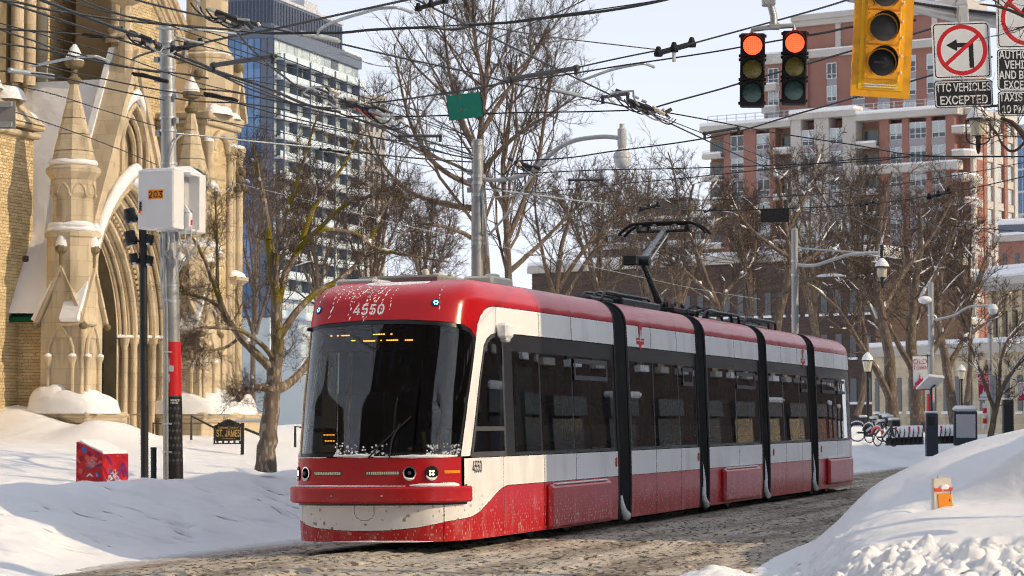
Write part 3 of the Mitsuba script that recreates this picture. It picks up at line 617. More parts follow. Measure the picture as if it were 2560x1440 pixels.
# fleet number on the dome and on the side
def wrap_text(txt, h, v0, q0, off, bold=False, sx=1.0):
    m = meshkit.text_mesh(txt, h, .002, bold); m2 = m.subdivide().subdivide(); u = np.array(m2.vertices)
    u[:, 0] = (u[:, 0] - (np.array(m.vertices)[:, 0].max()) / 2) * sx
    return tm(S(v0 + u[:, 0], q0 + u[:, 1], off) + 0, np.array(m2.faces))
put(cab, 'fleet_number', wrap_text('4550', .135, -.17, 3.115, .004, True), 'm_signwhite')
put(cab, 'fleet_number', wrap_text('4550', .15, vs_(.98), 1.015, .004, True, .62), 'm_signblack')
# emblem: a red shield with wings and a scroll
def emblem(s, z, rear=False, k=1.0):
    o = S(V(s) if not rear else V(TL - s), z, .004, rear); ex, ez = np.array([0, 1.0, 0]), np.array([0, 0, 1.0])
    sh = Polygon([(-.10, .20), (.10, .20), (.085, .10), (.07, -.02), (.0, -.15), (-.07, -.02), (-.085, .10)])
    wing = Polygon([(-.24, .0), (-.07, -.01), (.0, -.10), (.07, -.01), (.24, .0), (.24, -.10), (.10, -.11), (.0, -.21), (-.10, -.11), (-.24, -.10)])
    inn = Polygon([(-.03, .13), (.03, .13), (.03, .03), (.05, .02), (0, -.07), (-.05, .02), (-.03, .03)])
    Mx = mat(o, ex * k, ez * k, np.array([1.0, 0, 0]))
    e = put(secs[1] if not rear and s < 14 else secs[3], 'emblem', extr(sh.union(wing), 0, .004, Mx), 'm_signred')
    put(e, 'crest', extr(inn.difference(Polygon([(-.012, .11), (.012, .11), (.012, .05), (-.012, .05)])), .005, .008, Mx), 'm_signwhite')
    put(e, 'scroll', extr(Polygon([(-.2, -.03), (-.06, -.04), (-.06, -.055), (-.2, -.05)]).union(Polygon([(.2, -.03), (.06, -.04), (.06, -.055), (.2, -.05)])), .005, .008, Mx), 'm_signwhite')
emblem(9.5, 3.05); emblem(23.5, 3.03)
# mirror camera on the cab shoulder
p = place(2.0, 1.25, 2.92)
mc = put(cab, 'mirror_camera', tf(cbox(-.16, .14, -.03, .13, -.11, .10, .035), mat(p, (0, 1, 0), (1, 0, 0), (0, 0, 1))), 'm_paint', 30)
put(mc, 'lens_hood', tf(cbox(-.12, .06, .0, .11, -.16, -.11, .02), mat(p, (0, 1, 0), (1, 0, 0), (0, 0, 1))), 'm_lgrey', 30)
# wiper
wa, wb, wc_ = S(.72, 1.80, .035), S(.02, 1.25, .05), S(.62, 1.27, .03)
wpx = put(cab, 'wiper', tube([S(v, q, .035) for v, q in ((.60, 1.75), (.42, 1.58), (.20, 1.38), (.05, 1.22))], .011, 6), 'm_black', True)
put(wpx, 'arm', tube([S(v, q, .045) for v, q in ((.46, 1.66), (.36, 1.45), (.34, 1.20))], .012, 6), 'm_black', True)
# snow on ledges
rg = np.random.default_rng(4)
def ledge_snow(parent, v0, v1, q, off, r, n=40, seed=0):
    g = np.random.default_rng(seed); v = np.linspace(v0, v1, n)
    rr = r * (0.25 + 0.9 * meshkit.fbm(np.stack([v * 3.1 + seed, v * 0, v * 0], -1), 3, seed)) * np.sin(np.linspace(.05, np.pi - .05, n)) ** .4
    t = tube(S(v, v * 0 + q, off), rr, 7); return put(parent, 'snow', t, 'm_snow', True)
ledge_snow(bm, -1.25, .55, .862, .05, .022, 60, 1); ledge_snow(bm, .60, 1.25, .868, .055, .055, 40, 2)
ledge_snow(cab, -1.2, -.55, 1.236, .012, .016, 40, 3); ledge_snow(cab, .12, 1.28, 1.240, .012, .030, 60, 4); ledge_snow(cab, -.45, .12, 1.252, .012, .035, 40, 6)
ledge_snow(cab, -.5, .9, .145, .0, .018, 70, 7)
def flakes(parent, v0, v1, q0, q1, n, r, seed):
    g = np.random.default_rng(seed); ms = []
    for _ in range(n):
        v, q = g.uniform(v0, v1), q0 + (q1 - q0) * g.random() ** 2; p = S(v, q, .003); rr = r * g.uniform(.5, 1.3)
        m = trimesh.creation.icosphere(0, rr); ms.append(tm(np.array(m.vertices) * [1, .5, 1] + p, m.faces))
    put(parent, 'snow_flecks', cat(ms), 'm_snow', kind='stuff')
flakes(cab, -.45, .30, 1.26, 1.42, 90, .014, 11); flakes(cab, .80, 1.33, 1.25, 1.40, 90, .013, 12); flakes(cab, -1.3, -1.1, 1.25, 1.30, 20, .012, 13)
def runs(parent, seed=21):
    """frozen drips running down the dome"""
    g = np.random.default_rng(seed); ms = []
    for _ in range(26):
        v = g.normal(-.35, .38); q = g.uniform(3.45, 3.78); L = g.uniform(.1, .62)
        while L > 0:
            l = g.uniform(.015, .06); pts = np.linspace(q, q - l, 5); vv = v + .012 * np.cumsum(g.normal(size=5)) * .5
            ms.append(tube(S(vv, pts, .002), np.array([.2, .8, 1, .8, .2]) * g.uniform(.003, .008), 5)); q -= l + g.uniform(.0, .09); L -= l + .04
            if q < 3.06: break
    for _ in range(40):
        v, q = g.normal(-.62, .20), g.uniform(3.52, 3.8); p = S(v, q, .001); m = trimesh.creation.icosphere(0, g.uniform(.006, .018)); ms.append(tm(np.array(m.vertices) * [1.2, .9, .7] + p, m.faces))
    put(parent, 'frozen_drips', cat(ms), 'm_snow', True, kind='stuff')
runs(cab)
v = np.linspace(-.55, .55, 50); ms = []
top = S(v, v * 0 + 4.0, .002); bot = S(v, 3.86 - .10 * meshkit.fbm(np.stack([v * 4, v * 0, v * 0], -1), 3, 5) * (1 - (v / .55) ** 2), .002)
Pm = np.stack([top, (top + bot) / 2 + [0, 0, .012], bot], 1); i = np.arange(150).reshape(50, 3)
f = np.concatenate([np.stack([i[:-1, :-1], i[1:, :-1], i[1:, 1:]], -1).reshape(-1, 3), np.stack([i[:-1, :-1], i[1:, 1:], i[:-1, 1:]], -1).reshape(-1, 3)])
put(cab, 'roof_snow', tm(Pm.reshape(-1, 3), f), 'm_snow', True)
rb5 = secs[4]; VR = float(V(1.08))
for q0, q1, m_, nm in ((QW1 + .01, QR - .008, 'm_white', 'rear_upper_panel'), (QL + .006, QW0 - .008, 'm_white', 'rear_panel'), (QB, QL, 'm_red', 'rear_skirt')):
    put(rb5, nm, panel(rect(-VR, VR, q0, q1), 0, rear=True), m_, True)
put(rb5, 'rear_window', panel(rect(-float(V(.70)), float(V(.70)), QW0, QW1), -.006, rear=True), 'm_blackdiff', 30)
put(rb5, 'rear_cove', panel(rect(-VR, VR, QR, 4.26), 0, rear=True), 'm_red', True)
# --- gangway bellows: pleated rubber rings
for k, (a, b) in enumerate(JOIN):
    n = 25; ss_ = np.linspace(a - .03, b + .03, n); qs = np.r_[np.linspace(.14, 3.26, 14), np.linspace(3.34, 4.26, 8)]
    rows = []
    for j, s_ in enumerate(ss_):
        half, z, _ = prof(qs); o = (-.075 if j % 2 else -.015) if 0 < j < n - 1 else -.05
        t_ = np.r_[-(half + o), (half + o)[::-1]]; zz = np.r_[z + o * (qs > 3.3), (z + o * (qs > 3.3))[::-1]]
        rows.append(place(np.full(len(t_), s_), t_, zz))
    P_ = np.array(rows); m_ = P_.shape[1]; i = np.arange(n * m_).reshape(n, m_)
    f = np.concatenate([np.stack([i[:-1, :-1], i[1:, :-1], i[1:, 1:]], -1).reshape(-1, 3), np.stack([i[:-1, :-1], i[1:, 1:], i[:-1, 1:]], -1).reshape(-1, 3)])
    bl = put(tram, 'bellows', tm(P_.reshape(-1, 3), f), 'm_rubber', 20)
    put(bl, 'hoop', cat([tube(place(np.full(m_, s_), np.r_[-(prof(qs)[0] - .012), (prof(qs)[0] - .012)[::-1]], np.r_[prof(qs)[1] - .012, (prof(qs)[1] - .012)[::-1]]), .028, 6) for s_ in (a + .02, b - .02)]), 'm_black', True)
    pts = spl([place(a + .30, 1.21, .95 if k else .42), place(a + .38, 1.235, .6), place(a + .30, 1.25, .33), place(a + .5, 1.27, .17)] if k else [place(a + .25, 1.22, .5), place(a + .3, 1.24, .3), place(a + .5, 1.26, .17)], 14)
    put(bl, 'packed_snow', tube(pts, .03 + .05 * np.linspace(.2, 1, 14) * (1.1 if k == 0 else .7), 7), 'm_snow', True)
# --- running gear and roof gear
put(tram, 'underframe', cat([tbox(a + (1.2 if a < 1 else .5), b - (1.2 if b > 30 else .5), -.95, .95, .12, .26) for a, b in SEC]), 'm_matblack')
for s_ in (4.6, 6.5, 15.8, 17.7, 26.4, 28.3):
    for t_ in (-.75, .75):
        put(tram, 'wheel', lathe([(.001, -.06), (.27, -.06), (.29, -.02), (.29, .06), (.001, .06)], 20, M=mat(place(s_, t_, .28), (0, 1, 0), (0, 0, 1), (1, 0, 0))), 'm_iron', 30)
rf = secs[0]
for a, b, t0, t1, z0, z1, m_ in ((1.6, 2.6, -1.02, -.45, 3.40, 3.66, 'm_lgrey'), (2.3, 4.2, -.95, .25, 3.60, 3.735, 'm_grey'), (4.2, 5.6, -.95, .30, 3.60, 3.75, 'm_lgrey'), (3.9, 4.9, .05, .50, 3.64, 3.80, 'm_cream'), (6.2, 7.6, -.8, .3, 3.60, 3.68, 'm_grey')):
    put(tram, 'roof_unit', tbox(a, b, t0, t1, z0, z1, .03), m_, 30)
for s_, t_, r, z0, h in ((3.0, -.2, .05, 3.77, .09), (3.6, -.02, .045, 3.77, .05), (4.0, -.35, .11, 3.77, .09), (4.5, .3, .11, 3.80, .06), (1.9, -.55, .03, 3.66, .04)):
    put(tram, 'vent_cap', lathe([(.001, h), (r * .7, h), (r, h * .7), (r * 1.05, 0)], 14, at=place(s_, t_, z0)), 'm_cream', 30)
for a, b, t0, t1, h, m_ in ((10.4, 13.0, -.75, .70, .16, 'm_iron'), (8.8, 10.2, -.7, .6, .12, 'm_iron'), (17.6, 18.6, -.7, .55, .10, 'm_iron'), (19.8, 22.4, -.7, .7, .08, 'm_iron'), (20.2, 23.0, -.4, .3, .16, 'm_dgrey'), (26.0, 28.5, -.7, .6, .07, 'm_grey')):
    put(tram, 'roof_unit', tbox(a, b, t0, t1, 3.62, 3.62 + h, .03), m_, 30)
for k_, (a, b) in enumerate(((16.3, 19.9), (19.9, 23.6), (9.0, 12.6))):
    for t_ in (.35, .55, .7):
        put(tram, 'roof_cable', tube(spl([place(a, t_, 3.66), place(a + .3, t_, 3.82), place((a + b) / 2, t_ - .1, 3.84), place(b - .3, t_ - .05, 3.83), place(b, t_ - .1, 3.66)], 24), .028, 6), 'm_black', True)
# pantograph
pg = put(tram, 'pantograph', cat([tbox(14.6, 16.6, -.55, -.47, 3.72, 3.80), tbox(14.6, 16.6, .47, .55, 3.72, 3.80), tbox(14.6, 14.7, -.55, .55, 3.72, 3.80), tbox(16.5, 16.6, -.55, .55, 3.72, 3.80)]), 'm_iron')
base_, elbow, head = (15.75, 0, 3.86), (14.35, 0, 4.66), (16.1, 0, 5.36)
put(pg, 'lower_arm', tube([place(*base_), place(*elbow)], [.075, .055], 10), 'm_iron', 30)
put(pg, 'lower_arm_rod', tube([place(15.45, .1, 3.86), place(14.30, .1, 4.52)], .02, 6), 'm_iron', 30)
put(pg, 'elbow', lathe([(.001, -.16), (.095, -.16), (.095, .16), (.001, .16)], 14, M=mat(place(*elbow), (0, 1, 0), (0, 0, 1), (1, 0, 0))), 'm_iron', 30)
put(pg, 'elbow_box', tbox(14.10, 14.35, -.30, -.02, 4.57, 4.76, .02), 'm_iron', 30)
put(pg, 'upper_arm', tube([place(*elbow), place(*head)], [.06, .045], 10), 'm_bluegrey', 30)
put(pg, 'upper_arm_rod', tube([place(14.42, .10, 4.60), place(16.05, .10, 5.28)], .014, 6), 'm_wire_pale', 30)
for t_ in (-.06, .10):
    put(pg, 'base_joint', tube([place(15.75, t_, 3.66), place(15.75, t_, 3.95)], .05, 8), 'm_iron', 30)
for s_ in (15.95, 16.35):
    put(pg, 'collector_strip', tube(spl([place(s_, -.86, 5.27), place(s_, -.72, 5.40), place(s_, -.55, 5.475), place(s_, 0, 5.49), place(s_, .55, 5.475), place(s_, .72, 5.40), place(s_, .86, 5.27)], 30), .030, 6), 'm_matblack', True)
for t_ in (-.5, -.2, .2, .5):
    put(pg, 'head_link', tube([place(15.95, t_, 5.46), place(16.35, t_, 5.46)], .022, 6), 'm_iron', 30)
put(pg, 'head_frame', cat([tube([place(16.1, -.5, 5.34), place(16.1, .5, 5.34)], .03, 8)] + [tube([place(16.1, t_, 5.34), place(s_, t_, 5.46)], .02, 6) for t_ in (-.5, .5) for s_ in (15.95, 16.35)]), 'm_iron', 30)
for t_ in (-.5, -.3, .45):
    put(pg, 'spring', lathe([(.04, -.06), (.05, 0), (.04, .06)], 10, at=place(16.1, t_, 5.37)), 'm_rubber', 30)
for j in range(22):
    g = np.random.default_rng(60 + j); s_, t_ = g.uniform(14.4, 17.6), g.uniform(-.5, .62); r_ = g.uniform(.04, .11)
    put(tram, 'roof_fitting', tube([place(s_, t_, 3.62), place(s_ + g.normal(0, .08), t_, 3.72 + r_), place(s_ + g.normal(0, .2), t_ + g.normal(0, .15), 3.74 + r_ * 2)], [r_ * .6, r_ * .45, r_ * .3], 7), ('m_iron', 'm_rubber', 'm_dgrey')[j % 3], 30)
for j in range(3):
    th = np.linspace(0, 2 * np.pi, 20); put(tram, 'insulator', lathe([(.05, 0), (.09, .03), (.05, .06), (.09, .09), (.05, .12), (.06, .16)], 12, at=place(14.9 + .7 * j, .45 - .3 * (j % 2), 3.66)), 'm_mred', 30)
put(tram, 'roof_snow', tf(trimesh.creation.icosphere(2, 1.0), mat(place(17.7, .25, 3.66), (.3, 0, 0), (0, .9, 0), (0, 0, .10))), 'm_snow', True)
# --- inside
rgi = np.random.default_rng(9)
for k, (a, b) in enumerate(SEC):
    for s_ in np.arange(a + (3.1 if k == 0 else .6), b - .5, 1.25):
        for t_ in (-.95, .55):
            put(tram, 'seat', cat(tbox(s_, s_ + .42, t_, t_ + .42, .72, .80, .03), tbox(s_ + .38, s_ + .46, t_, t_ + .42, .78, 1.35, .03)), 'm_mred' if rgi.random() < .5 else 'm_navy', 30)
    for s_ in np.arange(a + (3.3 if k == 0 else .9), b - .4, 1.7):
        put(tram, 'grab_pole', tube([place(s_, .35, .36), place(s_, .35, 2.92)], .02, 6), 'm_yellow', True)
put(tram, 'dashboard', tbox(.55, 1.0, -1.0, 1.02, .95, 1.30, .04), 'm_dgrey', 30)
put(tram, 'cab_bulkhead', tbox(2.22, 2.27, -1.12, 1.12, .36, 2.92), 'm_matblack')
put(tram, 'cab_cupboard', tbox(1.7, 2.2, -1.05, -.35, .36, 2.1, .02), 'm_dgrey', 30)
put(tram, 'grab_pole', tube([place(1.0, -.62, 1.2), place(1.15, -.62, 2.7)], .018, 6), 'm_yellow', True)
sg = put(tram, 'destination_sign', tbox(.86, .94, -.92, .72, 2.63, 3.0, .01), 'm_matblack')
def led(t0, t1, z, n):
    w = (t1 - t0) / n
    for j in range(n):
        if rgi.random() < .16: continue
        t_ = t0 + w * (j + .5)
        put(sg, 'lit_dot', tbox(.845, .858, t_ - w * .36, t_ + w * .36, z - .007, z + .007, .002), {'type': 'diffuse', 'reflectance': {'type': 'rgb', 'value': [.6, .3, .05]}}, emitter={'type': 'area', 'radiance': {'type': 'rgb', 'value': [7.5, 2.6, .25]}})
led(-.80, -.52, 2.855, 9); led(-.19, .09, 2.935, 9); led(-.19, .09, 2.86, 8); led(-.50, -.44, 2.785, 2); led(-.33, -.12, 2.775, 6); led(-.09, .17, 2.778, 9); led(.26, .38, 2.775, 4)
sg2 = put(tram, 'run_number_sign', tbox(.70, .74, -.86, -.66, 1.40, 1.58, .01), 'm_matblack')
sg = sg2
def led2(t0, t1, z, n):
    w = (t1 - t0) / n
    for j in range(n):
        t_ = t0 + w * (j + .5)
        put(sg, 'lit_dot', tbox(.685, .698, t_ - w * .32, t_ + w * .32, z - .007, z + .007, .002), {'type': 'diffuse', 'reflectance': {'type': 'rgb', 'value': [.6, .3, .05]}}, emitter={'type': 'area', 'radiance': {'type': 'rgb', 'value': [3.5, 1.3, .15]}})
led2(-.85, -.68, 1.53, 4); led2(-.83, -.68, 1.45, 4)
# the driver
def body(joints, bones, edge=.03, it=6):
    """one continuous figure: hulls of spheres along the bones, joined and smoothed"""
    m = manifold3d.Manifold()
    sp = {k: manifold3d.Manifold.sphere(r, 20).translate(list(map(float, p))) for k, (p, r) in joints.items()}
    for b in bones: m = m + manifold3d.Manifold.batch_hull([sp[x] for x in b])
    m = m.refine_to_length(edge).to_mesh(); t = trimesh.Trimesh(np.array(m.vert_properties[:, :3], float), m.tri_verts, process=True)
    trimesh.smoothing.filter_taubin(t, iterations=it)
    return t
def dp(s, t, z): return place(np.float64(s), np.float64(t), np.float64(z))
DT = .42
drv = thing('person', 'tram driver in a high-visibility vest seated at the controls behind the windshield', 'person')
J = {'hip': (dp(1.62, DT, .98), .15), 'waist': (dp(1.62, DT, 1.15), .135), 'chest': (dp(1.60, DT, 1.42), .15), 'shl': (dp(1.60, DT - .19, 1.53), .065), 'shr': (dp(1.60, DT + .19, 1.53), .065), 'neck': (dp(1.58, DT, 1.62), .055),
     'ell': (dp(1.42, DT - .28, 1.28), .045), 'elr': (dp(1.42, DT + .28, 1.28), .045), 'wrl': (dp(1.16, DT - .17, 1.33), .033), 'wrr': (dp(1.16, DT + .17, 1.33), .033), 'knl': (dp(1.2, DT - .13, .98), .07), 'knr': (dp(1.2, DT + .13, .98), .07), 'ankl': (dp(1.05, DT - .13, .55), .045), 'ankr': (dp(1.05, DT + .13, .55), .045)}
put(drv, 'torso', body(J, [('hip', 'waist'), ('waist', 'chest'), ('chest', 'shl', 'shr'), ('chest', 'neck'), ('shl', 'ell'), ('ell', 'wrl'), ('shr', 'elr'), ('elr', 'wrr'), ('hip', 'knl'), ('knl', 'ankl'), ('hip', 'knr'), ('knr', 'ankr')]), 'm_navy', True)
put(drv, 'vest_stripe', cat([tube(spl([dp(1.44, DT + k, 1.55), dp(1.42, DT + k * .8, 1.40), dp(1.45, DT + k * .7, 1.18)], 10), .03, 6) for k in (-.13, .13)]), 'm_hivis', True)
HJ = {'skull': (dp(1.57, DT, 1.83), .085), 'brow': (dp(1.52, DT, 1.80), .075), 'jaw': (dp(1.50, DT, 1.73), .055), 'nk': (dp(1.58, DT, 1.64), .052), 'nose': (dp(1.435, DT, 1.775), .014), 'nosb': (dp(1.46, DT, 1.80), .012), 'earl': (dp(1.56, DT - .083, 1.78), .018), 'earr': (dp(1.56, DT + .083, 1.78), .018)}
put(drv, 'head', body(HJ, [('skull', 'brow', 'jaw'), ('jaw', 'nk', 'skull'), ('nose', 'nosb', 'brow'), ('earl', 'skull'), ('earr', 'skull')], .015, 4), 'm_skin', True)
put(drv, 'cap', body({'a': (dp(1.58, DT, 1.865), .088), 'b': (dp(1.54, DT, 1.87), .082), 'c': (dp(1.44, DT, 1.85), .03)}, [('a', 'b'), ('b', 'c')], .02, 3), 'm_navy', True)
for sd in (-1, 1):   # hands round the controls: palm, four fingers, thumb
    w_ = dp(1.14, DT + sd * .16, 1.34); HJ = {'w': (w_, .028), 'p1': (w_ + [0, -.05, .005], .022), 'p2': (w_ + [sd * .03, -.05, .0], .020), 'th0': (w_ + [-sd * .02, -.03, .01], .012), 'th1': (w_ + [-sd * .045, -.06, -.005], .010)}
    bones = [('w', 'p1', 'p2'), ('w', 'th0'), ('th0', 'th1')]
    for f_ in range(4):
        b_ = w_ + [sd * (-.012 + .016 * f_), -.06, .004]; HJ[f'k{f_}'] = (b_, .010); HJ[f'm{f_}'] = (b_ + [0, -.03 - .004 * (f_ in (1, 2)), -.012], .009); HJ[f't{f_}'] = (b_ + [0, -.03, -.04], .008)
        bones += [('p1', f'k{f_}'), (f'k{f_}', f'm{f_}'), (f'm{f_}', f't{f_}')]
    put(drv, 'hand', body(HJ, bones, .008, 3), 'm_skin', True)
put(tram, 'driver_seat', cat(tbox(1.45, 1.85, DT - .22, DT + .22, .74, .84, .03), tbox(1.76, 1.86, DT - .22, DT + .22, .84, 1.55, .04)), 'm_dgrey', 30)
# ------------------------------------------------------------------ the church
church = thing('church', 'gothic church of buff brick and tan stone with snow-capped pinnacles and a deep arched doorway', 'church')
FX = np.array([[0, 0, 1.0], [1, 0, 0], [0, 1, 0]])       # local (x, y, z) -> (Y, Z, X)
def MX(X): return mat((X, 0, 0), (0, 1, 0), (0, 0, 1), (1, 0, 0))
def MYn(Y): return mat((0, Y, 0), (1, 0, 0), (0, 0, 1), (0, -1, 0))   # local x -> X, y -> Z, z -> -Y
def arch(w, zs, h, yc, z0=None, n=15):
    """pointed arch from the left foot over the apex to the right foot, as (y, z)"""
    R = (w * w + h * h) / (2 * w); a1 = math.acos((R - w) / R)
    t = np.linspace(0, a1, n)
    L = np.c_[-w + R - R * np.cos(t), zs + R * np.sin(t)]; Rr = L[::-1][1:] * [-1, 1]
    P = np.vstack([L, Rr])
    if z0 is not None: P = np.vstack([[[-w, z0]], P, [[w, z0]]])
    return P + [yc, 0]
def x3(P, X): return np.c_[np.full(len(P), X) if np.isscalar(X) else X, P]
def loft(A, B, flip=False):
    n = len(A); V = np.vstack([A, B]); i = np.arange(n - 1)
    f = np.vstack([np.stack([i, i + 1, i + 1 + n], 1), np.stack([i, i + 1 + n, i + n], 1)])
    return tm(V, f[:, ::-1] if flip else f)
def snow_blob(cx, cy, z, rx, ry, h, seed=0, n=22):
    """a lumpy cap of snow with an uneven rim"""
    t, r = np.meshgrid(np.linspace(0, 2 * np.pi, n, endpoint=False), np.linspace(0, 1, 8), indexing='ij')
    k = 0.85 + 0.3 * meshkit.fbm(np.stack([np.cos(t) * 1.5 + seed, np.sin(t) * 1.5, r * 0], -1), 3, seed)
    X, Y = cx + rx * r * np.cos(t) * k, cy + ry * r * np.sin(t) * k
    Z = z + h * np.sqrt(np.clip(1 - r ** 2.4, 0, 1)) * (0.65 + 0.7 * meshkit.fbm(np.stack([X * 2.3, Y * 2.3, X * 0 + seed], -1), 3, seed + 1)) - 0.02
    i = np.arange(n * 8).reshape(n, 8); j = np.roll(i, -1, 0)
    f = np.concatenate([np.stack([i[:, :-1], i[:, 1:], j[:, 1:]], -1).reshape(-1, 3), np.stack([i[:, :-1], j[:, 1:], j[:, :-1]], -1).reshape(-1, 3)])
    return tm(np.stack([X, Y, Z], -1).reshape(-1, 3), f[:, ::-1])
_bricks_left = [300]
def brickwork(parent, region, M0, seed=0, single=True, proud=.010):
    """courses of bricks laid over a region (local x along the wall, y up), proud of the mortar"""
    g = np.random.default_rng(seed); x0, y0, x1, y1 = region.bounds; pr = shapely.prepared.prep(region)
    per = [[], [], [], []]; ones = []
    row = 0; y = y0
    while y < y1:
        x = x0 - (row % 2) * .117 - g.uniform(0, .03)
        while x < x1:
            L = .215 if (row % 6 or row == 0) else .105
            a, b = max(x, x0), min(x + L, x1)
            if b - a > .03 and pr.contains(shapely.Point((a + b) / 2, y + .03)):
                o = g.uniform(-.002, .003)
                ones.append(((a, b, y, y + .066, proud + o), int(g.integers(0, 4))))
            x += L + .011
        y += .077; row += 1
    bm_ = {}
    def one(q): 
        c = box(q[0], q[1], q[2], q[3], -.01, q[4]); return tf(c, M0)
    if single and _bricks_left[0] > 0:
        k = _bricks_left[0]; order = g.permutation(len(ones)) if False else np.arange(len(ones))[::-1]
        for i in order[:k]:
            put(parent, 'brick', one(ones[i][0]), f'm_brick{ones[i][1]}')
        _bricks_left[0] -= len(order[:k]); ones = [ones[i] for i in order[k:]]
    if ones:
        Q = np.array([o[0] for o in ones]); n = len(Q)
        base_ = box(0, 1, 0, 1, 0, 1); bv = np.asarray(base_.vertices); keep = np.asarray(base_.faces)
        Vv = np.stack([Q[:, None, 0] + bv[None, :, 0] * (Q[:, 1] - Q[:, 0])[:, None], Q[:, None, 2] + bv[None, :, 1] * (Q[:, 3] - Q[:, 2])[:, None], -.01 + bv[None, :, 2] * (Q[:, 4] + .01)[:, None]], -1).reshape(-1, 3)
        Ff = (keep[None] + (np.arange(n) * 8)[:, None, None]).reshape(-1, 3)
        put(parent, 'brickwork', tf(tm(Vv, Ff), M0), 'm_brickstuff', kind='stuff')
# --- brick walls
XW = -28.95
wl_ = put(church, 'wall', box(-33, XW, 44, 53.05, .5, 8.75), 'm_mortar')
brickwork(wl_, sbox(49.6, .9, 53.04, 8.72), MX(XW), 1)
# sloping stone offset on the buttress with moulded drip courses
put(wl_, 'weathering', hull([(XW + .25, 44, 8.75), (XW + .25, 53.2, 8.75), (XW - 1.6, 44, 10.9), (XW - 1.6, 51.6, 10.9), (XW - 2.2, 44, 8.75), (XW - 2.2, 53.2, 8.75), (XW - 2.2, 44, 10.9), (XW - 2.2, 51.6, 10.9)]), 'm_stone')
for z_, o in ((8.62, .22), (8.42, .14)):
    put(wl_, 'drip_course', cbox(XW - 1, XW + o, 44, 53.05 + o, z_, z_ + .14, .04), 'm_stone', 30)
for j, (y_, s_) in enumerate(((50.4, .7), (51.5, .55), (52.3, .5), (53.0, .35))):
    put(wl_, 'snow', snow_blob(XW - .25 - .2 * (j < 2), y_, 8.95 + (.75 - .2 * j if j < 3 else -.2), .42, s_, .35, 30 + j), 'm_snow', True)
# tower wall behind, and the taller gabled front at its right
XT = -30.3
tw = put(church, 'tower_wall', cat(box(-34, XT, 48, 61, 8.0, 17), box(-34, XT + .18, 57.55, 58.4, 8.0, 17)), 'm_mortar')
brickwork(tw, sbox(55.9, 9.2, 57.54, 14.6), MX(XT), 2, single=False); brickwork(tw, sbox(57.56, 9.2, 60.5, 14.6), MX(XT + .18) if False else MX(XT), 3, single=False)
put(tw, 'stone_band', cbox(XT, XT + .16, 57.6, 60.6, 9.55, 10.0, .03), 'm_stone_dark')
put(tw, 'stone_band', cbox(XT, XT + .10, 57.6, 60.6, 9.3, 9.55, .03), 'm_stone_dark')
for j in range(3):    # window shafts with capitals and a snowy ledge
    y_ = 54.25 + .62 * j; s_ = put(tw, 'window_shaft', lathe([(.16, 0), (.16, 2.9), (.14, 2.95), (.2, 3.1), (.24, 3.2), (.001, 3.2)], 14, at=(XT + .22, y_, 10.0)), 'm_stone', 30)
    put(s_, 'shaft', lathe([(.15, 0), (.15, 3.0)], 12, at=(XT + .22, y_, 13.4)), 'm_stone', 30)
put(tw, 'snow', snow_blob(XT + .15, 54.9, 13.2, .42, 1.1, .32, 41), 'm_snow', True)
put(tw, 'jamb', cbox(XT, XT + .10, 55.55, 55.80, 9.2, 16, .03), 'm_stone', 30); put(tw, 'jamb', cbox(XT, XT + .06, 55.2, 55.5, 9.2, 16, .03), 'm_stone', 30)
put(tw, 'jamb', cbox(XT - .3, XT + .03, 53.4, 54.0, 9.2, 16, .03), 'm_stone_dark')
# --- porch: gabled front with the big doorway
YC, XP = 55.4, -27.5
WO, HO, WI, HI, ZS, ZG = 2.42, 3.75, 1.25, 2.55, 3.75, 1.15
gab = [(YC - 3.0, .9), (YC - 3.0, 4.35), (YC, 10.25), (YC + 3.0, 4.35), (YC + 3.0, .9)]
gp = Polygon(gab).difference(Polygon(arch(WO, ZS, HO, YC, 0.5)))
niche = Polygon(arch(.72, 8.35, 1.15, YC + .1, 7.55)); gp = gp.difference(niche)
porch = put(church, 'porch', extr(gp, -.45, 0, MX(XP)), 'm_stone')
put(porch, 'porch_sides', cat(box(-31.5, XP - .1, YC - 3.0, YC - 2.75, .9, 4.3), box(-31.5, XP - .1, YC + 2.75, YC + 3.0, .9, 4.3)), 'm_mortar')
brickwork(porch, sbox(-30.5, 1.2, XP - .5, 4.2), MYn(YC - 3.0), 5, single=False)
put(porch, 'niche_back', extr(niche.buffer(.05), -.42, -.34, MX(XP)), 'm_stone')
for r_, x_ in ((.70, .03), (.55, -.10), (.42, -.2)):
    put(porch, 'niche_moulding', tube(x3(arch(r_, 8.35, 1.15 * r_ / .7, YC + .1, 7.6), XP + x_), .065, 7), 'm_stone', 40)
put(porch, 'niche_sill', tube([(XP + .02, YC + .1 + .78 * math.sin(t), 7.55 - .42 * math.cos(t) + .3) for t in np.linspace(-1.35, 1.35, 15)], .09, 7), 'm_stone', 40)
put(porch, 'snow', tube([(XP + .03, YC + .1 + .6 * math.sin(t), 7.58 - .30 * math.cos(t) + .3) for t in np.linspace(-1.1, 1.1, 12)], .16 * np.sin(np.linspace(.15, np.pi - .15, 12)) + .03, 7), 'm_snow', True)
put(porch, 'snow', tube(x3(arch(.80, 8.4, 1.3, YC + .1)[6:24], XP + .05) + [0, 0, .06], .05 + .10 * np.exp(-((np.arange(18) - 8.5) / 4.0) ** 2), 7), 'm_snow', True)
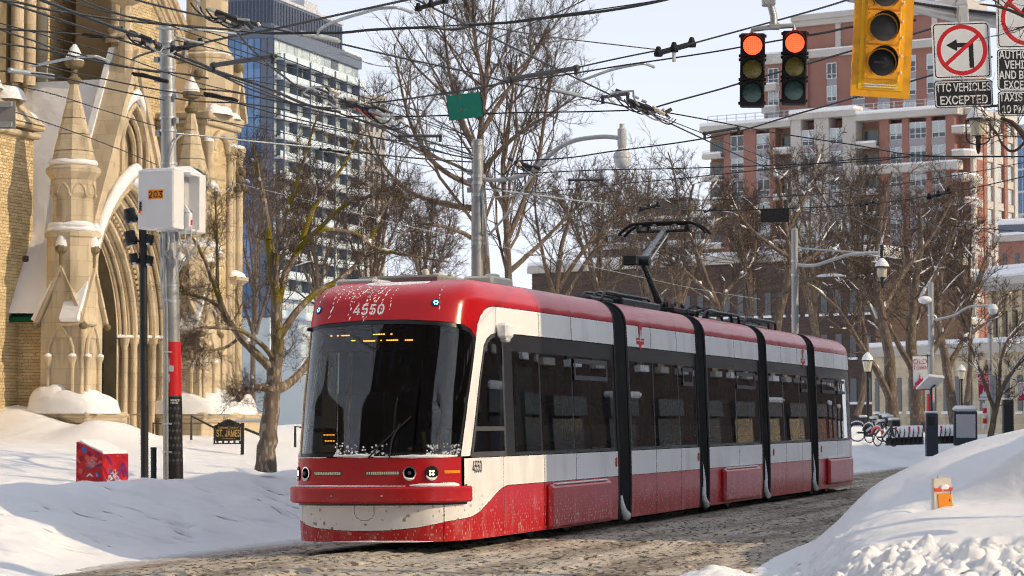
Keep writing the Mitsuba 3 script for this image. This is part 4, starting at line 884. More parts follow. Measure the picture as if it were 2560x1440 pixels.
# hood mould, orders and jamb shafts
hood = x3(arch(WO + .16, ZS, HO + .24, YC), XP + .08)
put(porch, 'hood_mould', tube(hood, .13, 8), 'm_stone', 40)
k_ = len(hood); put(porch, 'snow', tube(hood[2:k_ // 2 + 7] + [.02, -.02, .14], np.interp(np.arange(k_ // 2 + 5), [0, 3, k_ // 2 - 2, k_ // 2 + 4], [.02, .13, .17, .04]), 8), 'm_snow', True)
NO = 6
for j in range(NO):
    a = j / NO; b = (j + 1) / NO
    wa_, ha_, xa = WO + (WI - WO) * a, HO + (HI - HO) * a, XP - 1.0 * a; wb, hb, xb = WO + (WI - WO) * b, HO + (HI - HO) * b, XP - 1.0 * b
    A_, A2, B_ = x3(arch(wa_, ZS, ha_, YC, ZG), xa), x3(arch(wa_, ZS, ha_, YC, ZG), xb), x3(arch(wb, ZS, hb, YC, ZG), xb)
    o = put(porch, 'arch_order', cat(loft(A_, A2), loft(A2, B_)), 'm_stone')
    put(o, 'roll', tube(x3(arch(wa_ - .02, ZS, ha_ - .02, YC), xa - .02), .055 if j % 2 else .085, 7), 'm_stone', 40)
    put(o, 'roll', tube(x3(arch((wa_ + wb) / 2 + .02, ZS, (ha_ + hb) / 2, YC), xb + .03), .045, 6), 'm_stone', 40)
    for sd in (-1, 1):
        sh = put(o, 'jamb_shaft', lathe([(.12, 0), (.12, .1), (.075, .18), (.068, 2.3), (.085, 2.33), (.08, 2.38), (.12, 2.5), (.135, 2.6), (.001, 2.6)], 12, at=(xa - .03, YC + sd * (wa_ - .03), ZG)), 'm_stone', 40)
put(porch, 'capital_snow', tube([(XP - 1.0 * a, YC + (WO + (WI - WO) * a) - .02, 3.80) for a in np.linspace(0, 1, 9)], .05, 6), 'm_snow', True)
# carved trail between two orders
cv = [tm(np.asarray(trimesh.creation.icosphere(1, 1).vertices) * [.05, .05, .055] + p, trimesh.creation.icosphere(1, 1).faces) for p in x3(arch(1.72, ZS, 3.03, YC, None, 26), XP - .56)]
put(porch, 'carved_trail', cat(cv), 'm_stone', 40)
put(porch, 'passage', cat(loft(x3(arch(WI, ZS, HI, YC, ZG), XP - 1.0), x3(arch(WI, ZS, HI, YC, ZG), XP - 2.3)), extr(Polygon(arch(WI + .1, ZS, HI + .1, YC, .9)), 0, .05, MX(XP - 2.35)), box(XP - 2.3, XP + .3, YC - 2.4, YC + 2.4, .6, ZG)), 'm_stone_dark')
gate = put(church, 'gate', cat([box(XP - 1.42, XP - 1.36, YC - WI, YC + WI, z, z + t) for z, t in ((1.2, .08), (2.05, .05), (3.60, .10), (3.72, .16))] + [box(XP - 1.43, XP - 1.35, YC + y - .03, YC + y + .03, ZG, 3.85) for y in (-1.2, 0, 1.2)]), 'm_iron')
for j in range(34):
    y_ = YC - 1.2 + 2.4 * (j + .5) / 34; put(gate, 'bar', box(XP - 1.40, XP - 1.38, y_ - .011, y_ + .011, 1.2, 3.7), 'm_iron')
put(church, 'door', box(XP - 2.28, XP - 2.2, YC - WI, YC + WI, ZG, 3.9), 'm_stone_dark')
for j in range(3):
    put(porch, 'step', cbox(XP + .25 + .3 * j, XP + .6 + .3 * j, YC - 2.2, YC + 2.6, .6, 1.12 - .14 * j, .02), 'm_stone_dark'); put(porch, 'snow', cbox(XP + .25 + .3 * j, XP + .58 + .3 * j, YC - 2.1, YC + 2.5, 1.12 - .14 * j, 1.20 - .14 * j, .03), 'm_snow', 30)
# gable coping
for sd in (-1, 1):
    a, b = np.array([YC + sd * 3.2, 4.15]), np.array([YC, 10.45]); d_ = (b - a) / np.linalg.norm(b - a); n_ = np.array([d_[1], -d_[0]]) * (1 if sd > 0 else -1)
    q = Polygon([a, b, b + n_ * .0 + [0, .35], a + n_ * .24]) if False else Polygon([a, b, b + [0, .42], a + n_ * .22])
    cpg = put(porch, 'coping', extr(q, -.62, .16, MX(XP)), 'm_stone')
    q2 = Polygon([a - n_ * .2, b - [0, .4], b, a]); put(porch, 'coping_moulding', extr(q2, -.1, .08, MX(XP)), 'm_stone')
    if sd < 0: put(cpg, 'snow', extr(Polygon([a + n_ * .22, b + [0, .42], b + [0, .5], a + n_ * .30]), -.66, -.50, MX(XP)), 'm_snow')
fin = put(porch, 'finial', lathe([(.24, 0), (.20, .5), (.16, .9), (.24, 1.0), (.17, 1.1), (.14, 1.75), (.36, 1.85), (.44, 2.05), (.40, 2.2), (.2, 2.3), (.001, 2.35)], 8, at=(XP - .15, YC - .1, 10.2), a0=np.pi / 8), 'm_stone', 30)
put(fin, 'snow', lathe([(.46, 2.12), (.42, 2.35), (.30, 2.62), (.14, 2.85), (.001, 2.95)], 12, at=(XP - .15, YC - .1, 10.2)), 'm_snow', True)
# porch roof, deep in snow, its copper showing where snow has slid
def roof_slope(sd, over, m_, nm, seed):
    ys = np.linspace(0, 1, 40); xs = np.linspace(XP - .5, -31.2, 30); U, X_ = np.meshgrid(ys, xs, indexing='ij')
    Y_ = YC + sd * (3.35 - 3.35 * U); Z_ = 4.12 + 5.95 * U
    th = over * (0.7 + 0.6 * nz(X_, Z_, .9, 3, seed))
    if over > .02:
        for (py_, pz, ry, rz) in ((-30.0, 4.75, .20, .75), (-29.95, 7.0, .15, .26), (-30.05, 6.2, .05, .35)):
            th = th * (1 - 1.3 * np.exp(-(((X_ - py_ - .25 * (Z_ - pz)) / ry) ** 2 + ((Z_ - pz) / rz) ** 2) ** 2))
    Y_ = Y_ + sd * th * .87; Z_ = Z_ + th * .5
    i = np.arange(1200).reshape(40, 30); f = np.concatenate([np.stack([i[:-1, :-1], i[1:, :-1], i[1:, 1:]], -1).reshape(-1, 3), np.stack([i[:-1, :-1], i[1:, 1:], i[:-1, 1:]], -1).reshape(-1, 3)])
    return put(church, nm, tm(np.stack([X_, Y_, Z_], -1).reshape(-1, 3), f), m_, True)
rfk = roof_slope(-1, .0, 'm_copper', 'roof', 1); roof_slope(-1, .14, 'm_snow', 'roof_snow', 2); roof_slope(1, .0, 'm_copper', 'roof', 3)
put(rfk, 'gutter', tube([(-31.2, YC - 3.40, 4.06), (XP - .4, YC - 3.40, 4.06)], .07, 8), 'm_copper', True)
put(church, 'downpipe', tube([(-28.0, YC - 3.1, 4.1), (-28.0, YC - 3.1, 1.3)], .055, 8), 'm_iron', True)
put(church, 'floodlamp', cbox(-28.95, -28.75, 53.0, 53.15, 5.35, 5.6, .03), 'm_iron', 30); put(church, 'floodlamp', cbox(-28.6, -28.45, 51.9, 52.0, 5.4, 5.55, .03), 'm_iron', 30)
# --- pinnacles
def gablet(parent, M0, w=1.06, z0=1.9, zf=4.0, za=5.15, snow=True):
    """one face of the buttress: pointed niche with two shafts under a steep gable (local x across, y up, z out)"""
    body = Polygon([(-w / 2, z0), (w / 2, z0), (w / 2, zf), (0, za - .1), (-w / 2, zf)])
    nic = Polygon(arch(.27, 3.15, .62, 0, z0 + .05))
    g_ = put(parent, 'gablet', extr(body.difference(nic), -.12, 0, M0), 'm_stone')
    put(g_, 'niche', extr(nic.buffer(.02), -.12, -.09, M0), 'm_stone')
    for r_, o, tr in ((.33, .035, .05), (.27, -.02, .035), (.20, -.07, .03)):
        P = arch(r_, 3.15, .62 * r_ / .27, 0); put(g_, 'moulding', tf(tube(np.c_[P, np.full(len(P), o)], tr, 6), M0), 'm_stone', 40)
    for sx in (-.31, .31):
        s_ = put(g_, 'shaft', tf(tube([(sx, z0, .03), (sx, 2.95, .03)], .05, 8), M0), 'm_stone', 40)
        put(g_, 'capital', tf(tf(lathe([(.05, 0), (.06, .05), (.085, .15), (.11, .2), (.12, .25), (.001, .25)], 10), mat((sx, 2.92, .03), (1, 0, 0), (0, 0, -1), (0, 1, 0))), M0), 'm_stone', 30)
        if snow: put(g_, 'snow', tf(tf(lathe([(.10, 0), (.09, .05), (.001, .09)], 10), mat((sx, 3.17, .05), (1, 0, 0), (0, 0, -1), (0, 1, 0))), M0), 'm_snow', True)
    for sx in (-1, 1):
        a, b = np.array([sx * (w / 2 + .08), zf - .12]), np.array([0, za]); d_ = (b - a) / np.linalg.norm(b - a); n_ = np.array([-d_[1], d_[0]]) * -sx * -1
        n_ = np.array([sx * d_[1] * (1 if sx * d_[0] < 0 else 1), abs(d_[0])]); n_ /= np.linalg.norm(n_)
        c_ = put(g_, 'coping', extr(Polygon([a, b, b + [0, .16], a + n_ * .09]), -.5, .10, M0), 'm_stone_dark' if False else 'm_stone')
        put(g_, 'label_stop', tf(tf(trimesh.creation.icosphere(1, .085), mat((a[0] + sx * .02, a[1], .08), (1, 0, 0), (0, 1, 0), (0, 0, 1))), M0), 'm_stone_dark', 30)
        if snow and sx < 0: put(g_, 'snow', extr(Polygon([a * [.98, 1] + n_ * .09 + [0, .05], b + [0, .12], b + [0, .24], a + n_ * .2 + [0, .08]]), -.45, .02, M0), 'm_snow')
        elif snow: put(g_, 'snow', extr(Polygon([a * [.4, 1] + [0, .85], b * [1, 1] + [.06, -.1], b + [.03, .0], a * [.45, 1] + [0, 1.05]]), -.4, -.1, M0), 'm_snow')
    f_ = put(g_, 'finial', tf(tf(lathe([(.05, 0), (.06, .3), (.15, .38), (.16, .46), (.09, .55), (.001, .7)], 8), mat((0, za + .1, .03), (1, 0, 0), (0, 0, -1), (0, 1, 0))), M0), 'm_stone_dark', 30)
    if snow: put(g_, 'finial_snow', tf(tf(lathe([(.14, .0), (.15, .08), (.12, .24), (.05, .38), (.001, .42)], 10), mat((0, za + .54, .0), (1, 0, 0), (0, 0, -1), (0, 1, 0))), M0), 'm_snow', True)
def pinnacle(cx, cy, full=True, gab_faces=True):
    A0 = np.pi / 8; r1, r2 = .60, .475
    o = (cx, cy, 0)
    pk = put(church, 'pinnacle', cat(lathe([(r1, 3.6), (r1, 5.95), (r1 + .06, 5.98), (r1 + .06, 6.08), (r1, 6.12), (r2 + .02, 6.2)], 8, at=o, a0=A0), lathe([(r2, 6.1), (r2, 6.9), (r2 + .06, 7.0), (r2 + .06, 7.32)], 8, at=o, a0=A0), box(cx - .52, cx + .52, cy - .52, cy + .52, .8, 4.0)), 'm_stone')
    put(pk, 'cornice', lathe([(r2 + .02, 7.28), (r2 + .06, 7.36), (r2 + .17, 7.50), (r2 + .17, 7.60), (r2 + .10, 7.66), (.4, 7.7)], 8, at=o, a0=A0), 'm_stone')
    zs_ = [7.64, 8.02, 8.42, 8.80, 9.18]; rs = [.535, .445, .352, .262, .172]
    for j in range(4):
        put(pk, 'spire_course', lathe([(rs[j] + .022, zs_[j]), (rs[j + 1] + .012, zs_[j + 1] - .015), (rs[j + 1] - .05, zs_[j + 1] + .01)], 8, at=o, a0=A0), 'm_stone')
    put(pk, 'spire_course', lathe([(rs[4] + .02, zs_[4]), (.10, 9.6), (.08, 9.66)], 8, at=o, a0=A0), 'm_stone')
    put(pk, 'finial', lathe([(.09, 9.6), (.16, 9.66), (.17, 9.74), (.08, 9.82), (.07, 9.98), (.20, 10.02), (.235, 10.12), (.22, 10.22), (.1, 10.3), (.001, 10.3)], 12, at=o), 'm_stone_dark', 30)
    put(pk, 'finial_snow', lathe([(.235, 10.17), (.2, 10.27), (.12, 10.43), (.05, 10.55), (.001, 10.58)], 12, at=o), 'm_snow', True)
    # blind arcade under the cornice
    for j in range(8):
        t_ = j * np.pi / 4; nrm = np.array([math.cos(t_), math.sin(t_), 0]); ex = np.array([-nrm[1], nrm[0], 0]); ap = (r2 + .06) * math.cos(np.pi / 8)
        if nrm @ [0.35, -0.94, 0] < -.3: continue
        P = arch(.15, 6.98, .26, 0); put(pk, 'arcade', tube([np.array([cx, cy, 0]) + nrm * ap + ex * a + np.array([0, 0, b]) for a, b in P], .030, 6), 'm_stone', 40)
        put(pk, 'corbel', tf(trimesh.creation.icosphere(1, .045), mat(np.array([cx, cy, 6.95]) + nrm * ap * 1.0 + ex * .17, (1, 0, 0), (0, 1, 0), (0, 0, 1))), 'm_stone', 30)
    th = np.linspace(0, 2 * np.pi, 40)
    def ring(r, z, h, seed, a0=0, a1=2 * np.pi, rad=.06):
        th = np.linspace(a0, a1, 40); k = .5 + .9 * meshkit.fbm(np.stack([np.cos(th) * 2 + seed, np.sin(th) * 2, th * 0], -1), 3, seed)
        return tube(np.stack([cx + r * np.cos(th), cy + r * np.sin(th), z + h * k], -1), rad * (k + .25), 8)
    put(pk, 'snow', ring(.50, 7.68, .05, 3 + int(cy), rad=.062), 'm_snow', True)
    put(pk, 'snow', cat(ring(.55, 6.13, .03, 5, rad=.055), ring(.53, 6.18, .08, 8, rad=.055)), 'm_snow', True)
    ped = put(church, 'pedestal', cat(hull([(cx - .5, cy - .5, 1.9), (cx + .5, cy - .5, 1.9), (cx + .5, cy + .5, 1.9), (cx - .5, cy + .5, 1.9)] + [(cx + a, cy + b, .7) for a in (-.95, .62) for b in (-.62, .9)])) if False else cat(cbox(cx - .98, cx + .68, cy - .68, cy + 1.15, .7, 1.62, .03), cbox(cx - 1.02, cx + .74, cy - .74, cy + 1.2, 1.62, 1.72, .03)), 'm_stone', 30)
    put(ped, 'cornice', cbox(cx - 1.12, cx + .86, cy - .86, cy + 1.32, 1.74, 1.88, .05), 'm_stone', 30)
    put(ped, 'cornice', cbox(cx - 1.05, cx + .79, cy - .79, cy + 1.25, 1.66, 1.78, .04), 'm_stone', 30)
    put(ped, 'snow', cat(snow_blob(cx + .02, cy - .55, 1.86, .95, .42, .52, 50 + int(cy)), snow_blob(cx + .50, cy + .2, 1.86, .42, 1.05, .50, 52 + int(cy)), snow_blob(cx - .3, cy - .45, 1.86, .6, .36, .75, 53 + int(cy))), 'm_snow', True)
    if gab_faces:
        gablet(pk, mat((cx, cy - .52, 0), (1, 0, 0), (0, 0, 1), (0, -1, 0))); gablet(pk, mat((cx + .52, cy, 0), (0, 1, 0), (0, 0, 1), (1, 0, 0)))
    return pk
pinnacle(-27.52, 52.38); pinnacle(-27.28, 58.35)
# --- taller gabled front behind the porch
XG = -28.55
G0 = [(56.3, 8.6), (56.3, 15.4), (57.2, 14.4), (62.4, 9.9), (62.4, 8.6)]
ug = put(church, 'upper_front', extr(Polygon(G0), -1.0, 0, MX(XG)), 'm_mortar')
brickwork(ug, Polygon([(56.32, 9.6), (56.32, 15.1), (57.2, 14.1), (61.6, 10.2), (61.6, 9.6)]), MX(XG), 7, single=False)
put(ug, 'corner_shaft', lathe([(.30, 11.2), (.30, 11.35), (.22, 11.45), (.26, 11.55), (.14, 11.7), (.13, 16)], 12, at=(XG + .12, 56.42, 0)), 'm_stone', 30)
put(ug, 'corner_stone', cbox(XG - .02, XG + .05, 56.3, 56.55, 9.2, 15.3, .02), 'm_stone', 30)
for j in range(5):
    a, b = np.array([56.2, 15.35 - .22 * j + .3]), np.array([62.7, 9.72 - .22 * j + .3])
    put(ug, 'coping', tf(tube([(a[0], a[1], 0), (b[0], b[1], 0)], .12 if j % 2 == 0 else .08, 8), MX(XG + .18 - .05 * j)), 'm_stone', 40)
put(ug, 'snow', tf(tube([(58.5, 13.95, 0), (62.5, 10.35, 0)], .07, 6), MX(XG + .1)), 'm_snow', True)
# --- turret block and octagonal turret
tb = put(church, 'turret_base', cat(box(-28.6, -27.15, 58.95, 61.0, .9, 9.7)), 'm_stone')
brickwork(tb, sbox(59.3, 5.0, 60.25, 9.1), MX(-27.15), 8, single=False)
for y_, r_ in ((59.05, .10), (60.38, .10), (60.62, .07), (60.95, .13)):
    put(tb, 'shaft', lathe([(r_ * 1.3, 1.9), (r_, 2.0), (r_, 8.6), (r_ * 1.5, 8.85), (r_ * 1.7, 8.95), (.001, 8.95)], 12, at=(-27.1, y_, 0)), 'm_stone', 40)
    put(tb, 'snow', lathe([(r_ * 1.6, 8.94), (r_ * 1.3, 9.02), (.001, 9.06)], 10, at=(-27.1, y_, 0)), 'm_snow', True)
put(tb, 'arch_head', tf(tube(np.c_[arch(.45, 8.75, .5, 59.78), np.full(29, 0.0)], .09, 7), MX(-27.08)), 'm_stone', 40)
put(tb, 'cornice', cat(cbox(-28.7, -26.98, 58.85, 61.1, 9.55, 9.75, .04), cbox(-28.65, -27.05, 58.9, 61.05, 9.4, 9.55, .03)), 'm_stone', 30)
put(tb, 'snow', cat(snow_blob(-27.1, 59.6, 9.72, .35, .6, .3, 61), snow_blob(-27.2, 60.6, 9.72, .3, .4, .2, 62)), 'm_snow', True)
for z_, y0_, y1_, s_ in ((7.65, 58.75, 59.35, .28), (6.05, 58.7, 59.6, .30), (5.5, 60.3, 61.1, .2)):
    put(tb, 'ledge', hull([(-27.15, y0_, z_ - .3), (-26.85, y0_, z_ - .1), (-26.85, y0_, z_), (-27.15, y0_, z_), (-27.15, y1_, z_ - .3), (-26.85, y1_, z_ - .1), (-26.85, y1_, z_), (-27.15, y1_, z_)]), 'm_stone')
    put(tb, 'snow', snow_blob(-27.0, (y0_ + y1_) / 2, z_, .2, (y1_ - y0_) / 2 * 1.05, s_, int(z_ * 10)), 'm_snow', True)
put(tb, 'carved_bracket', cat([tf(trimesh.creation.icosphere(1, r_), mat(p_, (1, 0, 0), (0, 1, 0), (0, 0, 1))) for r_, p_ in ((.14, (-26.98, 60.75, 8.1)), (.11, (-26.9, 60.85, 7.9)), (.09, (-26.95, 60.6, 7.85)), (.12, (-27.0, 60.95, 8.3)), (.10, (-26.9, 60.7, 8.35)))]), 'm_stone_dark', 40)
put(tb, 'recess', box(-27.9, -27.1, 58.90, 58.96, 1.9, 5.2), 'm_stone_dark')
put(tb, 'pilaster', cbox(-27.16, -27.08, 59.35, 59.75, 1.9, 4.9, .02), 'm_stone', 30); put(tb, 'pilaster', cbox(-27.16, -27.09, 60.0, 60.3, 1.9, 4.9, .02), 'm_stone', 30)
put(tb, 'base_course', cat(cbox(-28.5, -26.7, 58.2, 61.6, .9, 1.64, .04), cbox(-28.5, -26.55, 58.1, 61.75, 1.70, 1.86, .05)), 'm_stone', 30)
put(tb, 'snow', cat(snow_blob(-26.95, 60.6, 1.85, .4, 1.1, .6, 66), snow_blob(-27.0, 59.3, 1.85, .4, .8, .75, 68)), 'm_snow', True)
tu = put(church, 'turret', cat(lathe([(.62, 9.6), (.74, 9.75), (.70, 11.3), (.66, 11.4)], 8, at=(-27.95, 60.75, 0), a0=np.pi / 8), lathe([(.56, 11.6), (.56, 15)], 8, at=(-27.95, 60.75, 0), a0=np.pi / 8)), 'm_stone')
put(tu, 'string_course', lathe([(.64, 11.3), (.72, 11.36), (.73, 11.44), (.66, 11.5), (.68, 11.56), (.60, 11.66), (.56, 11.7)], 8, at=(-27.95, 60.75, 0), a0=np.pi / 8), 'm_stone')
put(tu, 'snow', lathe([(.70, 11.44), (.66, 11.52), (.60, 11.54)], 8, at=(-27.95, 60.75, 0), a0=np.pi / 8), 'm_snow', True)
for j in range(8):
    t_ = j * np.pi / 4; n_ = np.array([math.cos(t_), math.sin(t_), 0])
    if n_ @ [.35, -.94, 0] < -.2: continue
    put(tu, 'bracket', hull([np.array([-27.95, 60.75, 12.9]) + n_ * .5 + np.array([-n_[1], n_[0], 0]) * a + np.array([0, 0, b]) + n_ * c for a in (-.08, .08) for b, c in ((0, 0), (.3, 0), (.3, .10), (.2, .12))]), 'm_stone')
for sd, yy, xx in ((1, 61.15, -27.2), (-1, 60.1, -28.2)):
    gq = Polygon([(yy - .45, 9.7), (yy, 11.2), (yy + .45, 9.7), (yy + .32, 9.7), (yy, 10.8), (yy - .32, 9.7)])
    put(tu, 'gablet', extr(gq, -.5, .1, MX(xx)), 'm_stone'); put(tu, 'gablet_panel', extr(Polygon([(yy - .36, 9.7), (yy, 10.9), (yy + .36, 9.7)]), -.3, -.05, MX(xx)), 'm_stone')
for p_ in ((-27.2, 61.2, 11.15), (-27.9, 60.15, 10.9)):
    put(tu, 'crocket', tf(trimesh.creation.icosphere(1, .15), mat(p_, (1, 0, 0), (0, 1, 0), (0, 0, 1.2))), 'm_stone_dark', 30)
    put(tu, 'snow', tf(trimesh.creation.icosphere(1, .11), mat(np.array(p_) + [0, 0, .1], (1, 0, 0), (0, 1, 0), (0, 0, .6))), 'm_snow', True)
# ------------------------------------------------------------------ buildings
def facade(Pl, Pr):
    """a frame on a facade seen from Pl to Pr (left to right): local x along, y up, z outwards"""
    a, b = np.array([Pl[0], Pl[1], 0.0]), np.array([Pr[0], Pr[1], 0.0]); e = (b - a) / np.linalg.norm(b - a)
    return mat(a, e, (0, 0, 1), np.cross(e, [0, 0, 1.0])), np.linalg.norm(b - a)
def lb(x0, x1, y0, y1, z0, z1, Mb): return tf(box(x0, x1, y0, y1, z0, z1), Mb)
rb_ = np.random.default_rng(77)
def window_cell(b, Mb, x0, x1, y0, y1, depth=-.25, blind=None, mull=2, spandrel=None, frame='m_paint'):
    """a recessed window: frame, upper blind-backed pane, darker lower panes, mullions"""
    blind = rb_.choice([.0, .35, .62, .62, .72]) if blind is None else blind
    f = .07; bars = [lb(x0, x1, y0, y0 + f, depth, depth + .12, Mb), lb(x0, x1, y1 - f, y1, depth, depth + .12, Mb), lb(x0, x0 + f, y0, y1, depth, depth + .12, Mb), lb(x1 - f, x1, y0, y1, depth, depth + .12, Mb)]
    ym = y0 + (y1 - y0) * .30; bars.append(lb(x0, x1, ym - f / 2, ym + f / 2, depth, depth + .115, Mb))
    for k in range(1, mull): xm = x0 + (x1 - x0) * k / mull; bars.append(lb(xm - f / 2, xm + f / 2, y0, y1, depth, depth + .11, Mb))
    w = put(b, 'window', cat(bars), frame)
    yb = y1 - (y1 - y0) * blind
    if blind < 1: put(w, 'pane', lb(x0, x1, y0, yb, depth - .03, depth + .03, Mb), 'm_pane')
    if blind > 0: put(w, 'blind', lb(x0, x1, yb, y1, depth - .03, depth + .035, Mb), 'm_blind')
    if spandrel: put(b, 'spandrel', lb(x0, x1, y0 - spandrel, y0, depth, -.08, Mb), 'm_lilac')
def balcony(b, Mb, x0, x1, y, out=1.0, snow=.25, m_='m_concrete', h=.95):
    s = put(b, 'balcony', cat(lb(x0, x1, y - .22, y, -.1, out, Mb), lb(x0, x1, y, y + h * .45, out - .14, out, Mb)), m_)
    put(s, 'railing', cat(*[lb(x0, x1, y + h - .05 - .2 * k, y + h - .01 - .2 * k, out - .1, out - .05, Mb) for k in range(3)]), 'm_dgrey')
    put(s, 'snow', tf(cbox(x0 + .05, x1 - .05, y + h * .45, y + h * .45 + snow, out - .55, out + .12, snow * .4), Mb), 'm_snow_plain', 30)
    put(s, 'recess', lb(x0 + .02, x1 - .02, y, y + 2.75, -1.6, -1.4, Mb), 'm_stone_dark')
    put(s, 'door', lb(x0 + .4, x0 + (x1 - x0) * .75, y, y + 2.3, -1.42, -1.36, Mb), 'm_pane')
# --- the red-brick apartment block
ap = thing('apartment_building', 'tall red brick apartment block with pale piers and set-back top behind the traffic signals', 'building')
Pr, Pl = W(2392, 1000, 330), W(1765, 1000, 352); Mb, L = facade(Pl, Pr)
def U(px): return (px - 1765) / (2392 - 1765) * L
FH, TOP = 3.2, 43.0
cols = [(1765, 1815, 'bal'), (1831, 1867, 'w'), (1899, 1935, 'w'), (1950, 1994, 'bal'), (2020, 2054, 'w'), (2090, 2125, 'w'), (2158, 2212, 'bal'), (2235, 2267, 'w'), (2283, 2325, 'w'), (2337, 2371, 'w')]
put(ap, 'wall', cat(lb(0, L, 0, TOP, -14, -1.7, Mb), lb(0, L, 0, 12, -1.8, 0, Mb)), 'm_redbrick')
def piers(px0, px1, m_, nm, out=0.0, top=TOP): put(ap, nm, lb(U(px0), U(px1), 12, top, -1.75, out, Mb), m_)
for a, b in ((1815, 1831), (1867, 1899), (1935, 1950), (2212, 2235), (2267, 2283), (2325, 2337), (2371, 2392)): piers(a, b, 'm_redbrick', 'brick_pier', 0)
for a, b in ((1994, 2020), (2054, 2090), (2125, 2158)): piers(a, b, 'm_concrete', 'concrete_pier', .5, TOP + .9)
for k in range(9):
    y0 = TOP - 1.0 - FH * (k + 1) + .55
    for (a, b, kind) in cols:
        x0, x1 = U(a), U(b)
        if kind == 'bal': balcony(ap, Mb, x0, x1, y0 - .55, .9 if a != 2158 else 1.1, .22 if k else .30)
        else:
            conc = 2000 < a < 2130
            put(ap, 'panel', lb(x0, x1, y0 - .75, y0 + 2.45, -1.7, -.32, Mb), 'm_lilac')
            window_cell(ap, Mb, x0 + .05, x1 - .05, y0 + .15, y0 + 2.35, -.30 if not conc else .1, None, 2 if a != 2283 else 3)
            put(ap, 'spandrel', lb(x0, x1, y0 - .85, y0 + .12, -.30, -.06 if not conc else .25, Mb), 'm_lilac')
for a, b, y_, o in ((2158, 2395, TOP - 2 * FH - 1.15, 1.2),):
    put(ap, 'cornice', lb(U(a), U(b) + .8, y_ - .5, y_ + .5, -.5, o, Mb), 'm_concrete'); put(ap, 'snow', tf(cbox(U(a), U(b) + .8, y_ + .5, y_ + .75, -.5, o + .1, .1), Mb), 'm_snow_plain', 30)
put(ap, 'cornice', cat(lb(-.5, U(1994), TOP - .6, TOP + .2, -14.5, .7, Mb), lb(U(2158), L + .8, TOP - .6, TOP + .2, -14.5, .7, Mb), lb(U(1992), U(2160), TOP + .2, TOP + .95, -14.5, .9, Mb)), 'm_concrete')
put(ap, 'snow', tf(cbox(-.6, L + .8, TOP + .22, TOP + .75, -14.5, .8, .2), Mb), 'm_snow_plain', 30); put(ap, 'snow', tf(cbox(U(1992), U(2160), TOP + .95, TOP + 1.6, -14, 1.0, .2), Mb), 'm_snow_plain', 30)
# terrace rail and stacks on the roof of the lower part
for k in range(26):
    x_ = L * k / 25; put(ap, 'rail_post', lb(x_ - .04, x_ + .04, TOP + .7, TOP + 1.9, -.9, -.82, Mb), 'm_lgrey')
put(ap, 'terrace_rail', cat(lb(0, L, TOP + 1.8, TOP + 1.88, -.9, -.82, Mb), lb(0, L, TOP + 1.3, TOP + 1.36, -.9, -.82, Mb)), 'm_lgrey')
# corner balconies and the sunlit side face
e_, n_, o_ = Mb[:3, 0], Mb[:3, 2], Mb[:3, 3]
Ps = o_ + e_ * (L + 1.9) - n_ * 1.8; Mside, _ = facade(Ps, Ps - n_ * 16); LS = 14.0
put(ap, 'side_wall', lb(0, LS, 0, TOP, -6, -.3, Mside), 'm_redbrick')
put(ap, 'corner_wall', lb(L - .5, L + 1.9, 0, TOP, -6, -2.2, Mb), 'm_redbrick')
for k in range(10):
    y0 = TOP - FH * (k + 1) + .1
    s_ = put(ap, 'corner_balcony', tf(extr(Polygon([(L, -2), (L, .9), (L + .4, 1.25), (L + 1.9, 1.25), (L + 2.6, .5), (L + 2.6, -2)]), 0, .75), Mb @ mat((0, y0 - .1, 0), (1, 0, 0), (0, 0, 1), (0, -1, 0)) @ mat((0, 0, 0), (1, 0, 0), (0, 1, 0), (0, 0, -1))), 'm_concrete')
    put(s_, 'snow', tf(extr(Polygon([(L, -2), (L, .95), (L + .4, 1.3), (L + 1.9, 1.3), (L + 2.6, .55), (L + 2.6, -2)]), 0, .22), Mb @ mat((0, y0 + .65, 0), (1, 0, 0), (0, 0, 1), (0, -1, 0)) @ mat((0, 0, 0), (1, 0, 0), (0, 1, 0), (0, 0, -1))), 'm_snow_plain')
    put(s_, 'window', lb(L + .2, L + 1.8, y0 + .6, y0 + 2.7, -2.25, -2.15, Mb), 'm_pane')
    for j in range(4):
        x0 = .8 + j * 3.4; put(ap, 'side_window', lb(x0, x0 + 1.9, y0 + .9, y0 + 2.9, -.32, -.2, Mside), 'm_blind')
        put(ap, 'side_band', lb(x0 - .2, x0 + 2.1, y0 - .2, y0 + .8, -.3, .05, Mside), 'm_concrete')
for j in range(5): put(ap, 'side_pier', lb(-.3 + j * 3.4, .75 + j * 3.4, 6, TOP, -.3, .15, Mside), 'm_redbrick' if j % 2 else 'm_concrete')
put(ap, 'side_cornice', lb(-.5, LS, TOP - .5, TOP + .3, -1, .6, Mside), 'm_concrete')
# set-back top
def upper(px0, px1, y0, y1, w, m_='m_redbrick'): return lb(U(px0), U(px1), y0, y1, w - 6, w, Mb)
WU = -5.5
put(ap, 'upper_wall', cat(upper(1955, 2385, TOP, 58.0, WU), upper(1875, 1990, TOP, 53.0, WU + .4)), 'm_redbrick')
for y0, y1, o in ((57.2, 58.0, .5), (58.0, 58.8, .8), (52.6, 53.6, .5)):
    put(ap, 'upper_cornice', cat(lb(U(1955) - .3, U(2385) + .3, y0, y1, WU - 6, WU + o, Mb)), 'm_concrete')
put(ap, 'upper_cornice', lb(U(1872), U(1992), 52.2, 53.6, WU - 6, WU + 1.0, Mb), 'm_concrete')
put(ap, 'snow', tf(cbox(U(1872), U(1992), 53.6, 53.85, WU - 6, WU + 1.1, .1), Mb), 'm_snow_plain', 30); put(ap, 'snow', tf(cbox(U(1955) - .3, U(2385), 53.6, 53.8, WU - .5, WU + .6, .08), Mb), 'm_snow_plain', 30)
